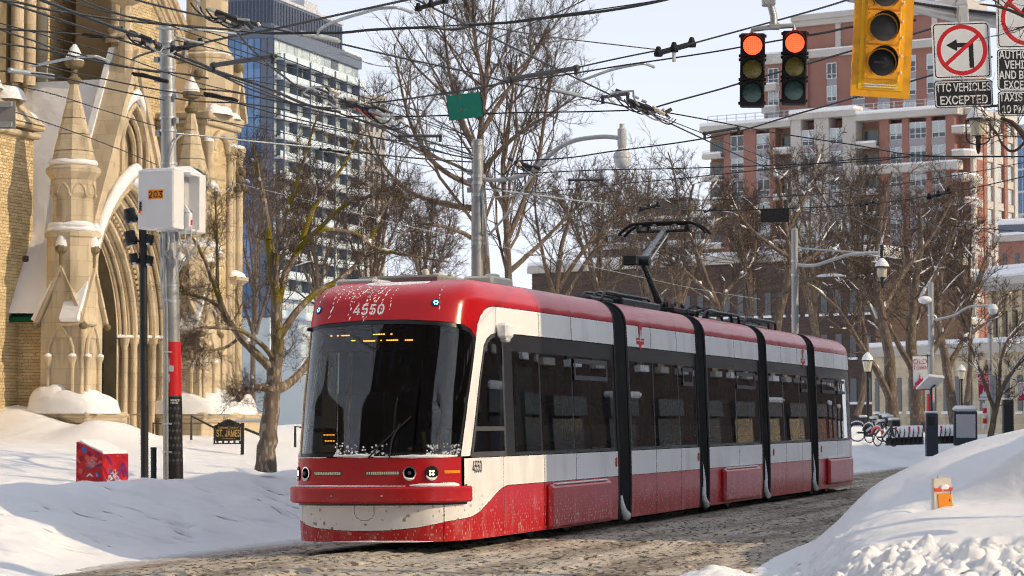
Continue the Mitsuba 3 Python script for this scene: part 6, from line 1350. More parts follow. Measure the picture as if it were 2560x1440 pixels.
# ------------------------------------------------------------------ street things
def CF(p, roll=0.0, yaw=0.0):
    """a frame facing back down the street towards the viewer: x right, y up, z outwards"""
    a = math.radians(17.65 + yaw); ex, up = np.array([math.cos(a), math.sin(a), 0]), np.array([0, 0, 1.0]); n = np.cross(ex, up); r = math.radians(roll)
    return mat(p, ex * math.cos(r) + up * math.sin(r), up * math.cos(r) - ex * math.sin(r), n)
def bx(M0, x0, x1, y0, y1, z0, z1, c=.004): return tf(cbox(x0, x1, y0, y1, z0, z1, c), M0)
def rod(M0, pts, r, n=8): return tf(tube(pts, r, n), M0)
def txt(M0, s, h, x, y, z, bold=False, sx=1.0, m='m_signwhite', parent=None, center=True, name='lettering'):
    o = (M0 @ np.array([x, y, z, 1]))[:3]
    return put(parent, name, text_on(s, h, o, M0[:3, 0], M0[:3, 1], .003, bold, sx, center), m)
def cyl(M0, c, r, z0, z1, n=24, r2=None): return tf(lathe([(.001, z0), (r, z0), (r2 or r, z1), (.001, z1)], n, at=(c[0], c[1], 0)), M0)
# --- utility pole on the corner
DP = 42.0
up_ = thing('utility_pole', 'tall grey steel utility pole with a red and black wrap, carrying the 203 cabinet', 'utility pole')
a, b = W(436, 1215, DP), W(416, 62, DP); ax = b - a
def onp(t): return a + ax * t
def pole_z(py): return (py - 1215) / (62 - 1215)
put(up_, 'shaft', tube([onp(0), onp(.5), onp(1)], [.145, .135, .125], 20), 'm_galv', 40)
put(up_, 'cap', tube([onp(.998), onp(1.003)], [.13, .11], 20), 'm_galv', 40)
for py in (110, 175, 232, 245, 300, 332, 415, 545, 720, 760): put(up_, 'band', tube([onp(pole_z(py)), onp(pole_z(py - 6))], .148, 20), 'm_alu', 40)
for py, s_ in ((112, 1), (150, -1), (245, 1), (200, -1), (335, -1), (305, 1)):
    p = onp(pole_z(py)); put(up_, 'clamp', tf(cbox(-.04, .04, -.04, .04, -.05, .05, .008), mat(p + np.array([.17 * s_, -.05, 0]), (1, 0, 0), (0, 1, 0), (0, 0, 1))), 'm_galv', 30)
put(up_, 'wrap', tube([onp(pole_z(992)), onp(pole_z(858))], .150, 24), 'm_signred', 40, 'plain red lower wrap of the pole')
bw = put(up_, 'wrap', tube([onp(pole_z(1200)), onp(pole_z(993))], .152, 24), 'm_signblack', 40, 'black patterned wrap at the foot of the pole')
Mp = CF(onp(pole_z(990)), 0, 0)
def cylwrap(poly, r=.1525):
    """a flat shape laid round the pole front"""
    m = extr(poly, 0, .0015); m = m.subdivide().subdivide() if hasattr(m, 'subdivide') else m; v = np.asarray(m.vertices); th = v[:, 0] / r
    w = np.c_[(r + v[:, 2]) * np.sin(th), v[:, 1], (r + v[:, 2]) * np.cos(th)]
    s = v[:, 1] / np.linalg.norm(ax); c0 = onp(pole_z(990)) + s[:, None] * ax
    return tm(c0 + w[:, :1] * Mp[:3, 0] + w[:, 2:] * Mp[:3, 2], m.faces)
for i in range(4):      # tumbling-block pattern
    for j in range(8):
        x, y = -.09 + .07 * i + .035 * (j % 2), -.25 - .125 * j; g_ = ('m_dgrey', 'm_navy', 'm_grey')
        put(bw, 'rhomb', cylwrap(Polygon([(x, y), (x + .033, y + .03), (x, y + .06), (x - .033, y + .03)])), g_[0])
        put(bw, 'rhomb', cylwrap(Polygon([(x - .033, y + .028), (x - .002, y - .002), (x - .002, y - .05), (x - .033, y - .02)])), 'm_iron')
for k, (t_, h_) in enumerate((('MARKET', .032), ('HOOD', .032))):
    m = meshkit.text_mesh(t_, h_, .001, True); v = np.array(m.vertices); v[:, 0] += -.02; v[:, 1] += -.10 - .045 * k; th = v[:, 0] / .154
    c0 = onp(pole_z(990)) + (v[:, 1] / np.linalg.norm(ax))[:, None] * ax; put(bw, 'lettering', tm(c0 + (.154 * np.sin(th))[:, None] * Mp[:3, 0] + (.154 * np.cos(th) + v[:, 2])[:, None] * Mp[:3, 2], m.faces), 'm_signwhite')
for x0, x1, y0, y1 in ((-.10, -.085, .50, .62), (-.04, -.025, .50, .62), (-.10, -.025, .605, .62), (-.11, .04, .40, .50)): put(up_, 'mark', cylwrap(sbox(x0, y0, x1, y1)), 'm_lgrey')
put(up_, 'mark', cylwrap(Polygon([(-.12, .22), (-.03, .22), (-.03, .36), (-.12, .36)]).difference(Polygon([(-.08, .24), (-.045, .34), (-.11, .34)]))), 'm_signwhite')
for k in range(2):
    p0, p1 = W(411 + 7 * k, 1215, DP - .18), W(402 + 9 * k, 600, DP - .18); put(up_, 'conduit', tube([p0, W(411 + 6 * k, 780, DP - .18), W(404 + 9 * k, 720, DP - .18), p1, W(408 + 8 * k, 570, DP - .1)], .024, 8), 'm_galv', 40)
for py in (750, 880, 1060, 1130): put(up_, 'strap', tube([W(404, py, DP - .2), W(430, py, DP - .2)], .010, 6), 'm_alu')
for k in range(6):
    g = np.random.default_rng(30 + k); x0 = 420 + 14 * k; x1 = x0 + g.integers(-20, 26); yb = g.integers(610, 690)
    put(up_, 'cable_loop', tube(spl([W(x0, 566, DP - .3), W(x0 + 2, 600, DP - .32), W((x0 + x1) / 2 + 6, yb, DP - .3), W(x1 + 8, 600 + g.integers(0, 40), DP - .25), W(440 + g.integers(-8, 8), 640 + g.integers(0, 60), DP - .16)], 18), .011 if k % 2 else .015, 6), 'm_lgrey', True)
put(up_, 'cable_loop', tube(spl([W(455, 336, DP - .1), W(440, 350, DP - .16), W(426, 390, DP - .17), W(424, 424, DP - .1)], 12), .016, 6), 'm_lgrey', True)
# --- the two control cabinets on the pole
cbn = thing('control_cabinet', 'white electrical cabinet numbered 203 on an orange label, snow on its lid', 'cabinet')
pc = W(434, 570, 41.3); Xc, Yc, Zc = pc; hC = 148 * 41.3 / F
Mc = mat((Xc, Yc, Zc), (1, 0, 0), (0, 0, 1), (0, -1, 0))       # local x right, y up, z towards the viewer
put(cbn, 'box', bx(Mc, -.66, 0, 0, hC, -.40, 0, .008), 'm_paint', 30)
dr_ = put(cbn, 'door', bx(Mc, -.645, -.015, .015, hC - .015, .002, .018, .006), 'm_paint', 30)
lab = put(dr_, 'number_plate', bx(Mc, -.46, -.19, hC * .50, hC * .66, .019, .022, .001), 'm_orange'); txt(Mc, '203', .105, -.325, hC * .525, .0225, True, 1, 'm_signblack', dr_)
put(dr_, 'maker_label', bx(Mc, -.63, -.48, hC - .07, hC - .03, .019, .021, .001), 'm_signwhite'); put(dr_, 'handle', bx(Mc, -.615, -.58, hC * .30, hC * .46, .019, .045, .004), 'm_iron'); put(dr_, 'lock', bx(Mc, -.63, -.59, hC * .27, hC * .31, .019, .05, .004), 'm_bikered')
put(cbn, 'snow', tf(cbox(-.60, .02, -.05, .05, -.42, .02, .04), Mc @ mat((0, hC + .02, 0), (1, 0, 0), (0, 1, 0), (0, 0, 1))) if False else bx(Mc, -.62, .0, hC - .002, hC + .03, -.38, -.02, .012), 'm_snow_plain', 30)
cb2 = thing('equipment_box', 'open-sided white equipment box with a grey recess behind the 203 cabinet', 'cabinet')
for x0, x1, y0, y1, z0, z1, m_ in ((-.5, .10, -.02, .02, -1.05, -.43, 'm_paint'), (-.5, .10, hC - .06, hC - .01, -1.05, -.43, 'm_paint'), (-.5, -.46, 0, hC - .03, -1.05, -.43, 'm_paint'), (-.5, .10, 0, hC - .03, -1.05, -.80, 'm_paint'), (-.46, -.10, 0, hC - .03, -.8, -.43, 'm_lgrey')): put(cb2, 'panel', bx(Mc, x0, x1, y0, y1, z0, z1, .006), m_, 30)
put(cb2, 'snow', tf(hull([(-.5, hC - .01, -1.05), (.1, hC - .01, -1.05), (-.5, hC - .01, -.43), (.1, hC - .01, -.43), (-.45, hC + .09, -.95), (.02, hC + .09, -.95), (-.45, hC + .10, -.5), (.02, hC + .10, -.5)]), Mc), 'm_snow_plain', 60)
sw = put(cb2, 'switch', bx(Mc, -.12, .09, .03, .30, -.56, -.44, .02), 'm_paint', 30); put(sw, 'red_label', bx(Mc, .0905, .093, .08, .17, -.54, -.47, .001), 'm_signred')
put(cb2, 'drift', tf(hull([(-.1, .3, -.44), (.08, .3, -.44), (-.1, .3, -.6), (.08, .3, -.6), (-.1, .45, -.44), (-.02, .45, -.44), (-.1, .5, -.5)]), Mc), 'm_snow_plain', 60)
# --- floodlight pole
fl = thing('floodlight_pole', 'black pole with five small floodlights in front of the church door', 'light pole')
DF = 42.6; put(fl, 'shaft', tube([W(362, 1215, DF), W(357, 560, DF)], .068, 14), 'm_iron', 40)
for px, py, s_, hx in ((326, 540, 1.0, -1), (326, 596, 1.0, -1), (373, 600, .72, 1), (335, 648, .75, -1), (373, 652, .68, 1)):
    p = W(px, py, DF); Mf = CF(p, -12 * hx)
    l_ = put(fl, 'floodlight', tf(lathe([(.001, .13), (.085, .13), (.10, .10), (.10, .01), (.118, .0), (.118, -.05), (.10, -.06), (.10, -.13), (.001, -.13)], 16), Mf @ mat((0, 0, 0), (s_, 0, 0), (0, .25, -.97), (0, .97 * s_, .25)) @ np.diag([1, 1, s_, 1.0])) if False else tf(lathe([(.001, .13), (.085, .13), (.10, .10), (.10, .01), (.118, .0), (.118, -.05), (.10, -.06), (.10, -.12), (.001, -.12)], 16), mat(p, Mf[:3, 0] * s_, Mf[:3, 2] * s_, -Mf[:3, 1] * s_ * -1) @ np.diag([1, -1, 1, 1.0])), 'm_iron', 30)
    put(l_, 'lens', tf(trimesh.creation.icosphere(2, .05 * s_), mat(p - Mf[:3, 1] * .10 * s_ + Mf[:3, 2] * .05, (1, 0, 0), (0, 1, 0), (0, 0, .7))), 'm_globe', True)
    put(fl, 'bracket', tube([p + Mf[:3, 0] * -.02 * hx, W(359, py + 12, DF)], .028, 6), 'm_iron')
solo('bollard', lathe([(.001, 1.0), (.05, 1.0), (.058, .97), (.058, 0)], 16, at=W(384, 1200, 42.2) + [0, 0, -.05], sx=1), 'm_iron', 'short black bollard in the snow between the floodlight pole and the utility pole', 'bollard', 30) if False else None
bo = thing('bollard', 'short black bollard in the snow between the two poles left of the tram', 'bollard')
p0, p1 = W(384, 1205, 42.2), W(384, 1121, 42.2); put(bo, 'post', tube([p0, p1], .052, 14), 'm_iron', 40); put(bo, 'cap', tube([p1, p1 + [0, 0, .02]], [.057, .05], 14), 'm_iron', 40)
# --- mail box
mb = thing('mailbox', 'red street mailbox covered in a blue and white lettered print, half buried in the snow', 'mailbox')
pm = W(257, 1137, 39.6); w_, l_ = .47, .90; zt = pm[2]; zb = zt + 32 * 39.6 / F
Mm = mat((pm[0], pm[1], 0), (1, 0, 0), (0, 0, 1), (0, -1, 0))   # left face: x from -w to 0
prof_ = Polygon([(-w_, .2), (0, .2), (0, zt), (-w_, zb)])
put(mb, 'body', extr(prof_, -l_, 0, Mm), 'm_signred'); put(mb, 'lid_snow', extr(Polygon([(-w_ + .03, zb + .0), (-.0, zt + .01), (-.02, zt + .06), (-w_ * .5, zt + .14), (-w_ + .05, zb + .03)]), -l_ + .03, -.03, Mm), 'm_snow_plain', 40)
Mr_ = mat((pm[0], pm[1], 0), (0, 1, 0), (0, 0, 1), (1, 0, 0))   # right face: x from 0 to l
gm = np.random.default_rng(12)
M('m_printblue', princ((0.03, 0.14, 0.50), .4)); M('m_printpurple', princ((0.16, 0.02, 0.16), .4)); M('m_printdark', princ((0.28, 0.006, 0.02), .4)); M('m_printlight', princ((0.72, 0.10, 0.08), .4)); M('m_printpink', princ((0.70, 0.38, 0.40), .4))
for face, MM, X0, X1 in (('left', Mm, -w_ + .01, -.01), ('right', Mr_, .01, l_ - .01)):
    lim = (lambda x: zb + (zt - zb) * (x + w_) / w_) if face == 'left' else (lambda x: zt)
    reg = Polygon([(X0, .25), (X1, .25), (X1, lim(X1) - .01), (X0, lim(X0) - .01)])
    for k in range(46 if face == 'left' else 40):
        x, y, a_ = gm.uniform(X0, X1), gm.uniform(.4, 1.3), gm.uniform(.3, 1.1) * gm.choice([-1, 1]); ww, hh = gm.uniform(.03, .08) * (1 if face == 'left' else 1.9), gm.uniform(.015, .04)
        q = affinity.rotate(sbox(x - ww, y - hh, x + ww, y + hh), math.degrees(a_)).intersection(reg)
        if q.area > 1e-4 and q.geom_type == 'Polygon': put(mb, 'print', extr(q, .0008 + .00022 * k, .0010 + .00022 * k, MM), ['m_printpurple', 'm_printdark', 'm_printlight', 'm_printdark', 'm_printpurple', 'm_printblue', 'm_printlight'][k % 7])
    for k, s_ in enumerate(['B7Z', 'L9N', '6H4', 'K1A', 'X3R', '0G5', 'N8P', 'J2Q', 'S4W', 'C6V', 'T5E']):
        x, y = gm.uniform(X0 + .04, X1 - .10), gm.uniform(.62, (zt if face == 'right' else 1.14) - .1); a_ = gm.choice([-.8, -.6, .7, 1.0]); e1_ = np.array([math.cos(a_), math.sin(a_)]); k1 = 1.8 if face == 'right' else 1.0
        m = meshkit.text_mesh(s_, .055 if k % 3 else .075, .0006, k % 3 == 0); v = np.array(m.vertices); u_ = np.c_[x + (v[:, 0] * e1_[0] - v[:, 1] * e1_[1]) * k1, y + v[:, 0] * e1_[1] + v[:, 1] * e1_[0], v[:, 2] + .0125]
        if u_[:, 0].min() > X0 and u_[:, 0].max() < X1: put(mb, 'lettering', tf(tm(u_, m.faces), MM), ['m_signwhite', 'm_printpink', 'm_printlight'][k % 3])
hx = Polygon([(-.40, .70), (-.30, .92), (-.13, .90), (-.06, .70), (-.14, .50), (-.34, .50)])
put(mb, 'panel', extr(hx, .0125, .0135, Mm), 'm_signred'); put(mb, 'emblem', extr(Polygon([(-.29, .80), (-.22, .86), (-.15, .80), (-.19, .80), (-.22, .83), (-.25, .80)]), .0138, .0148, Mm), 'm_signwhite')
put(mb, 'emblem', extr(Polygon([(-.27, .64), (-.17, .64), (-.17, .68), (-.21, .72), (-.25, .68)]), .0138, .0148, Mm), 'm_lgrey')
# --- church notice board
cs = thing('church_sign', 'black church notice board with gold lettering ST. JAMES on a post in the snow', 'sign')
ps = W(571, 1110, 56.0); Ms = CF(ps, 0, 4); k_ = 56.0 / F * .88
put(cs, 'panel', extr(Polygon([(-36 * k_, 8 * k_), (34 * k_, 10 * k_), (34 * k_, 48 * k_), (0, 64 * k_), (-36 * k_, 46 * k_)]), -.03, .03, Ms), 'm_signblack')
txt(Ms, 'ST. JAMES', 19 * k_, 0, 21 * k_, .034, True, .50, 'm_gold', cs); txt(Ms, 'Cathedral Church of', 7 * k_, 0, 43 * k_, .034, False, .62, 'm_gold', cs); put(cs, 'rule', bx(Ms, -20 * k_, 20 * k_, 14.5 * k_, 15.5 * k_, .032, .036, .0005), 'm_gold')
fr_ = put(cs, 'frame', cat(bx(Ms, -42 * k_, -37 * k_, 2 * k_, 50 * k_, -.04, .04), bx(Ms, 35 * k_, 44 * k_, -30 * k_, 60 * k_, -.06, .06), bx(Ms, -42 * k_, 36 * k_, 0, 3 * k_, -.03, .03), rod(Ms, [(-44 * k_, 46 * k_, 0), (0, 68 * k_, 0)], .03, 6), rod(Ms, [(44 * k_, 48 * k_, 0), (0, 68 * k_, 0)], .03, 6)), 'm_iron')
for k in range(5): put(cs, 'bracket', bx(Ms, (-34 + 16 * k) * k_, (-28 + 16 * k) * k_, 0, 9 * k_, -.03, .03), 'm_iron')
for k in range(4): put(cs, 'scroll', bx(Ms, (-30 + 18 * k) * k_, (-24 + 18 * k) * k_, (52 + (10 - 6 * abs(k - 1.5))) * k_, (60 + (10 - 6 * abs(k - 1.5))) * k_, -.03, .03), 'm_iron')
for j, (pts, d_, lab_) in enumerate((([(738, 1118), (738, 1066), (760, 1070)], 58, 'black bent handrail in the snow beside the front of the tram'), ([(612, 1072), (662, 1092)], 56, 'black handrail between the notice board and the mossy tree'), ([(478, 1100), (478, 1040), (540, 1072), (540, 1100)], 60, 'thin iron handrail in front of the right church pedestal'), ([(322, 1110), (322, 1036), (350, 1036)], 61, 'short tan handrail at the church steps'), ([(383, 1105), (383, 1058), (420, 1060), (420, 1105)], 61, 'low iron rail on the church steps behind the poles'))):
    r_ = thing('handrail', lab_, 'handrail'); put(r_, 'rail', tube([W(x, y, d_) for x, y in pts], .03 if j < 3 else .025, 7), 'm_stone' if j == 3 else 'm_iron')
# --- back of a sign at the left edge
bs_ = thing('sign_back', 'grey back of a square sign with two brackets at the left edge', 'sign'); Mq = CF(W(10, 322, 25)); k_ = 25 / F
put(bs_, 'plate', bx(Mq, -70 * k_, 29 * k_, 0, 70 * k_, -.006, .006), 'm_grey', 30)
for y_ in (4, 55): put(bs_, 'bracket', bx(Mq, -90 * k_, 22 * k_, y_ * k_, (y_ + 13) * k_, .007, .05), 'm_galv', 30)
put(bs_, 'post', tube([W(-90, 1500, 25.1), W(-92, -200, 25.1)], .06, 10), 'm_galv', True)
# --- steel poles on the left kerb
def steel_pole(label, px, py0, py1, d, r, bands=(), z_under=1.0):
    k = thing('street_pole', label, 'pole'); a_, b_ = W(px, py1, d), W(px - .5, py0, d); a_ = np.array([b_[0], b_[1], min(a_[2], z_under)])
    put(k, 'shaft', tube([a_, b_], [r * 1.08, r], 16), 'm_galv', 40); put(k, 'cap', tube([b_, b_ + [0, 0, .03]], [r * 1.05, r * .7], 16), 'm_galv', 40)
    for py in bands: p = W(px, py, d); put(k, 'band', tube([p, p + [0, 0, .06]], r * 1.12, 16), 'm_alu', 40)
    return k
DS = 46.5
sp1 = steel_pole('grey steel pole with a curved lamp arm rising behind the tram roof', 1194, 352, 1120, DS, .11, (365, 392, 400, 445, 462, 492, 600, 612))
for py in (430, 452, 475): put(sp1, 'clamp', tf(cbox(-.05, .05, -.05, .05, -.04, .04, .01), CF(W(1174, py, DS))), 'm_galv', 30)
arm = [(1207, 448), (1250, 450), (1300, 440), (1340, 420), (1372, 390), (1410, 362), (1450, 348), (1500, 342), (1546, 345)]
put(sp1, 'lamp_arm', tube(spl(PL(DS, *arm, dd=-1.5), 40), .042, 10), 'm_lgrey', 40)
lum = put(sp1, 'luminaire', tf(lathe([(.001, .50), (.045, .50), (.045, .44), (.05, .43), (.08, .40), (.085, .10), (.07, .05), (.10, .02), (.15, -.05), (.17, -.12), (.001, -.12)], 18), mat(W(1555, 378, DS - 1.5), (1, 0, 0), (0, 1, 0), (0, 0, 1))), 'm_lgrey', 30)
put(lum, 'globe', tf(lathe([(.155, -.12), (.15, -.2), (.11, -.30), (.001, -.34)], 18), mat(W(1555, 378, DS - 1.5), (1, 0, 0), (0, 1, 0), (0, 0, 1))), 'm_globe', True)
put(sp1, 'brace', tube([W(1330, 440, DS - .6), W(1260, 545, DS - .3), W(1222, 588, DS)], .022, 6), 'm_lgrey'); put(sp1, 'rod', tube([W(1204, 480, DS - .1), W(1214, 560, DS - .1), W(1220, 640, DS - .1)], .022, 6), 'm_wire_pale')
# --- lanterns
def lantern(parent, p, s=1.0, snow=True, name='lantern'):
    M0 = mat(p, (s, 0, 0), (0, s, 0), (0, 0, s))
    l_ = put(parent, name, tf(lathe([(.16, -.30), (.19, .02), (.20, .06), (.001, .06)], 14), M0), 'm_lampglass', True)
    put(l_, 'hood', tf(lathe([(.27, .04), (.26, .10), (.12, .26), (.05, .34), (.035, .50), (.001, .52)], 14), M0), 'm_iron' , 30)
    if snow: put(l_, 'snow', tf(lathe([(.265, .085), (.25, .16), (.13, .32), (.06, .39), (.001, .40)], 14), M0), 'm_snow_plain', True)
    put(l_, 'cage', cat([tf(tube(spl([(.27 * math.cos(t), .27 * math.sin(t), .06), (.27 * math.cos(t), .27 * math.sin(t), -.34), (.2 * math.cos(t), .2 * math.sin(t), -.46), (.03 * math.cos(t), .03 * math.sin(t), -.50)], 10), .018, 6), M0) for t in (.3, .3 + np.pi)]), 'm_iron', True)
    put(l_, 'bracket', tf(lathe([(.001, -.30), (.07, -.32), (.05, -.40), (.06, -.48), (.05, -.62), (.025, -.70), (.001, -.72)], 10), M0), 'm_iron', 30)
    return l_
sp2 = steel_pole('plain steel pole with a long lamp arm and white lantern behind the last tram section', 1987, 574, 1080, 74.5, .105, (690, 655))
put(sp2, 'lamp_arm', tube(spl(PL(74.5, (1990, 660), (2030, 664), (2080, 650), (2130, 636), (2196, 632), dd=-1), 24), .05, 8), 'm_lgrey', 40); put(sp2, 'arm_stay', tube([W(1990, 620, 74.5), W(2190, 634, 73.6)], .03, 6), 'm_wire_pale'); put(sp2, 'drop', tube([W(2204, 612, 73.5), W(2204, 648, 73.5)], .045, 8), 'm_iron')
lantern(sp2, W(2205, 672, 73.5), .82)
def banner(label, px0, px1, py0, py1, d, m_, ink, strip):
    b_ = thing('street_banner', label, 'banner'); Mb_ = CF(W((px0 + px1) / 2, py1, d), 1.5); k = d / F; w2, h_ = (px1 - px0) / 2 * k, (py1 - py0) * k
    nx = 8; V_ = [(x, y, .03 * math.sin(3 * y / h_ + x / w2)) for y in np.linspace(0, h_, 9) for x in np.linspace(-w2, w2, nx)]
    f_ = [t for r in range(8) for c in range(nx - 1) for t in ([r * nx + c, r * nx + c + 1, (r + 1) * nx + c + 1], [r * nx + c, (r + 1) * nx + c + 1, (r + 1) * nx + c])]
    put(b_, 'cloth', tf(cat(tm(V_, f_), tm([(x, y, z - .012) for x, y, z in V_], [t[::-1] for t in f_])), Mb_), m_, True)
    txt(Mb_, 'OLD', h_ * .15, 0, h_ * .76, .055, False, 1.0, ink, b_); txt(Mb_, 'TOWN', h_ * .11, 0, h_ * .60, .055, False, .95, ink, b_)
    put(b_, 'skyline', tf(extr(Polygon([(-w2 * .8, h_ * .12), (w2 * .7, h_ * .12), (w2 * .7, h_ * .24), (w2 * .35, h_ * .26), (w2 * .3, h_ * .36), (w2 * .15, h_ * .30), (-w2 * .0, h_ * .32), (-w2 * .1, h_ * .50), (-w2 * .22, h_ * .32), (-w2 * .45, h_ * .25), (-w2 * .8, h_ * .2)]), 0, .004), Mb_ @ mat((0, 0, .05), (1, 0, 0), (0, 1, 0), (0, 0, 1))), ink)
    put(b_, 'hem', bx(Mb_, -w2, w2, 0, h_ * .10, .045, .052, .002), strip)
    for y_ in (0, h_): put(b_, 'bar', rod(Mb_, [(-w2 * 1.05, y_, -.02), (w2 * 1.5, y_, -.02)], .02, 6), 'm_iron')
sp3 = steel_pole('dark steel pole carrying the white street banner beside the park trees', 2327, 708, 1090, 100, .12, (790, 885), .9)
put(sp3, 'lamp_arm', tube(spl(PL(100, (2330, 800), (2380, 790), (2430, 766), (2476, 764), dd=-1), 16), .05, 8), 'm_lgrey', 40); put(sp3, 'lamp_head', lathe([(.001, .2), (.12, .18), (.22, .0), (.2, -.05), (.14, -.2), (.001, -.24)], 14, at=W(2482, 772, 99)), 'm_globe', True); put(sp3, 'red_band', tube([W(2326, 1040, 100), W(2326, 985, 100)], .145, 14), 'm_signred', True); put(sp3, 'snow', tf(trimesh.creation.icosphere(1, .28), mat(W(2312, 750, 99.9), (1, 0, 0), (0, 1, 0), (0, 0, .6))), 'm_snow_plain', True)
banner('white street banner with red lettering hanging on the dark pole', 2284, 2320, 890, 974, 99.8, 'm_signwhite', 'm_cranberry', 'm_cranberry')
sp4 = steel_pole('far steel pole carrying the crimson street banner', 2477, 806, 1090, 120, .12, (850, 900), .9)
banner('crimson street banner with pale lettering near the right edge', 2447, 2474, 936, 1000, 119.8, 'm_cranberry', 'm_signwhite', 'm_signwhite')
banner('pink and white street banner cut by the right edge', 2544, 2572, 955, 1000, 135, 'm_signwhite', 'm_cranberry', 'm_cranberry')
# near lantern under the turn signs
ln = thing('hanging_lantern', 'large pale-glass lantern in a black cage hanging below the no-turn sign', 'lantern'); lantern(ln, W(2445, 306, 53), .95, True); put(ln, 'hanger', tube([W(2445, 285, 53), W(2445, 268, 53), W(2520, 262, 53), W(2700, 300, 52)], .03, 8), 'm_iron')
def lamp_post(label, px, py0, py1, d):
    k = thing('lamp_post', label, 'street lamp'); h_ = (py1 - py0) * d / F; p = W(px, py1, d)
    put(k, 'post', lathe([(.001, 0), (.16, 0), (.16, .25), (.10, .3), (.12, .55), (.07, .65), (.055, h_ * .5), (.05, h_ - .8), (.09, h_ - .74), (.10, h_ - .7), (.001, h_ - .7)], 12, at=p), 'm_iron', 30)
    l_ = put(k, 'lantern', lathe([(.12, h_ - .70), (.20, h_ - .30), (.001, h_ - .29)], 8, at=p), 'm_lampglass'); put(l_, 'hood', lathe([(.23, h_ - .30), (.19, h_ - .2), (.06, h_ - .06), (.001, h_)], 8, at=p), 'm_iron', 30); put(l_, 'snow', lathe([(.225, h_ - .26), (.2, h_ - .14), (.08, h_ + .02), (.001, h_ + .05)], 10, at=p), 'm_snow_plain', True)
lamp_post('black lamp post with a snowy lantern just behind the tram', 2170, 884, 1092, 96); lamp_post('farther black lamp post with a snowy lantern beside the crimson banner', 2405, 914, 1072, 128)
# --- bike-share station
ks = thing('bike_kiosk', 'black bike-share pay kiosk with a snow-covered solar panel on top', 'kiosk'); d = 92.; Mk = CF(W(2330, 1100, d)); k_ = d / F
put(ks, 'column', bx(Mk, -16 * k_, 14 * k_, -.6, 66 * k_, -.15, .15, .02), 'm_navy', 30); put(ks, 'screen', bx(Mk, -12 * k_, 6 * k_, 36 * k_, 58 * k_, .151, .16, .003), 'm_iron'); put(ks, 'mast', rod(Mk, [(0, 60 * k_, 0), (-2 * k_, 128 * k_, 0)], .05, 8), 'm_navy')
put(ks, 'solar_panel', rod(Mk, [(-2 * k_, 128 * k_, 0), (24 * k_, 150 * k_, 0)], .03, 6), 'm_iron'); put(ks, 'snow', tf(hull([(-36 * k_, 130 * k_, -.3), (16 * k_, 136 * k_, -.3), (26 * k_, 160 * k_, .5), (-12 * k_, 164 * k_, .5), (-36 * k_, 126 * k_, -.25), (16 * k_, 131 * k_, -.25), (27 * k_, 154 * k_, .52), (-12 * k_, 158 * k_, .52)]), Mk), 'm_snow_plain', 50); put(ks, 'top_snow', bx(Mk, -17 * k_, 14 * k_, 66 * k_, 72 * k_, -.16, .16, .05), 'm_snow_plain', 30)
mp = thing('map_panel', 'framed pale map panel with a rounded snow cap at the bike-share station', 'sign'); d = 96.; Mk = CF(W(2413, 1088, d)); k_ = d / F
put(mp, 'frame', bx(Mk, -29 * k_, 30 * k_, -.4, 60 * k_, -.08, .06, .03), 'm_navy', 30); put(mp, 'sheet', bx(Mk, -23 * k_, 25 * k_, -.1, 52 * k_, .061, .07, .002), 'm_slab'); put(mp, 'snow', tf(cbox(-31 * k_, 31 * k_, 57 * k_, 74 * k_, -.22, .12, .12), Mk), 'm_snow_plain', 40)
for i in range(19):
    px = 2222 + 11.4 * i
    if 2312 < px < 2346: continue
    d = 94 + .25 * i; p = W(px, 1094 - .55 * i * .6, d); Mk = CF(p, 0, -20); n_ = ('nearest the red bicycle', 'left of the kiosk', 'right of the kiosk', 'nearest the map panel')[min(3, i // 5)]
    k = thing('bike_dock', 'snow-topped bike-share dock in the row between the tram and the map panel', 'bike dock', 'bike-share docks in a row')
    put(k, 'post', tf(hull([(-.10, -.3, -.1), (.10, -.3, -.1), (-.10, -.3, .16), (.10, -.3, .16), (-.08, .28, -.22), (.06, .28, -.22), (-.08, .34, -.1), (.06, .34, -.1)]), Mk), 'm_iron', 30); put(k, 'snow', tf(hull([(-.10, .0, .16), (.06, .0, .16), (-.11, .32, -.22), (.05, .32, -.22), (-.11, .44, -.16), (.05, .44, -.16), (-.13, .0, .30), (.07, .0, .30)]), Mk), 'm_snow_plain', 40)
    if i % 5 in (1, 4): put(k, 'red_tab', bx(Mk, .04, .10, .22, .40, -.2, -.05), 'm_bikered')
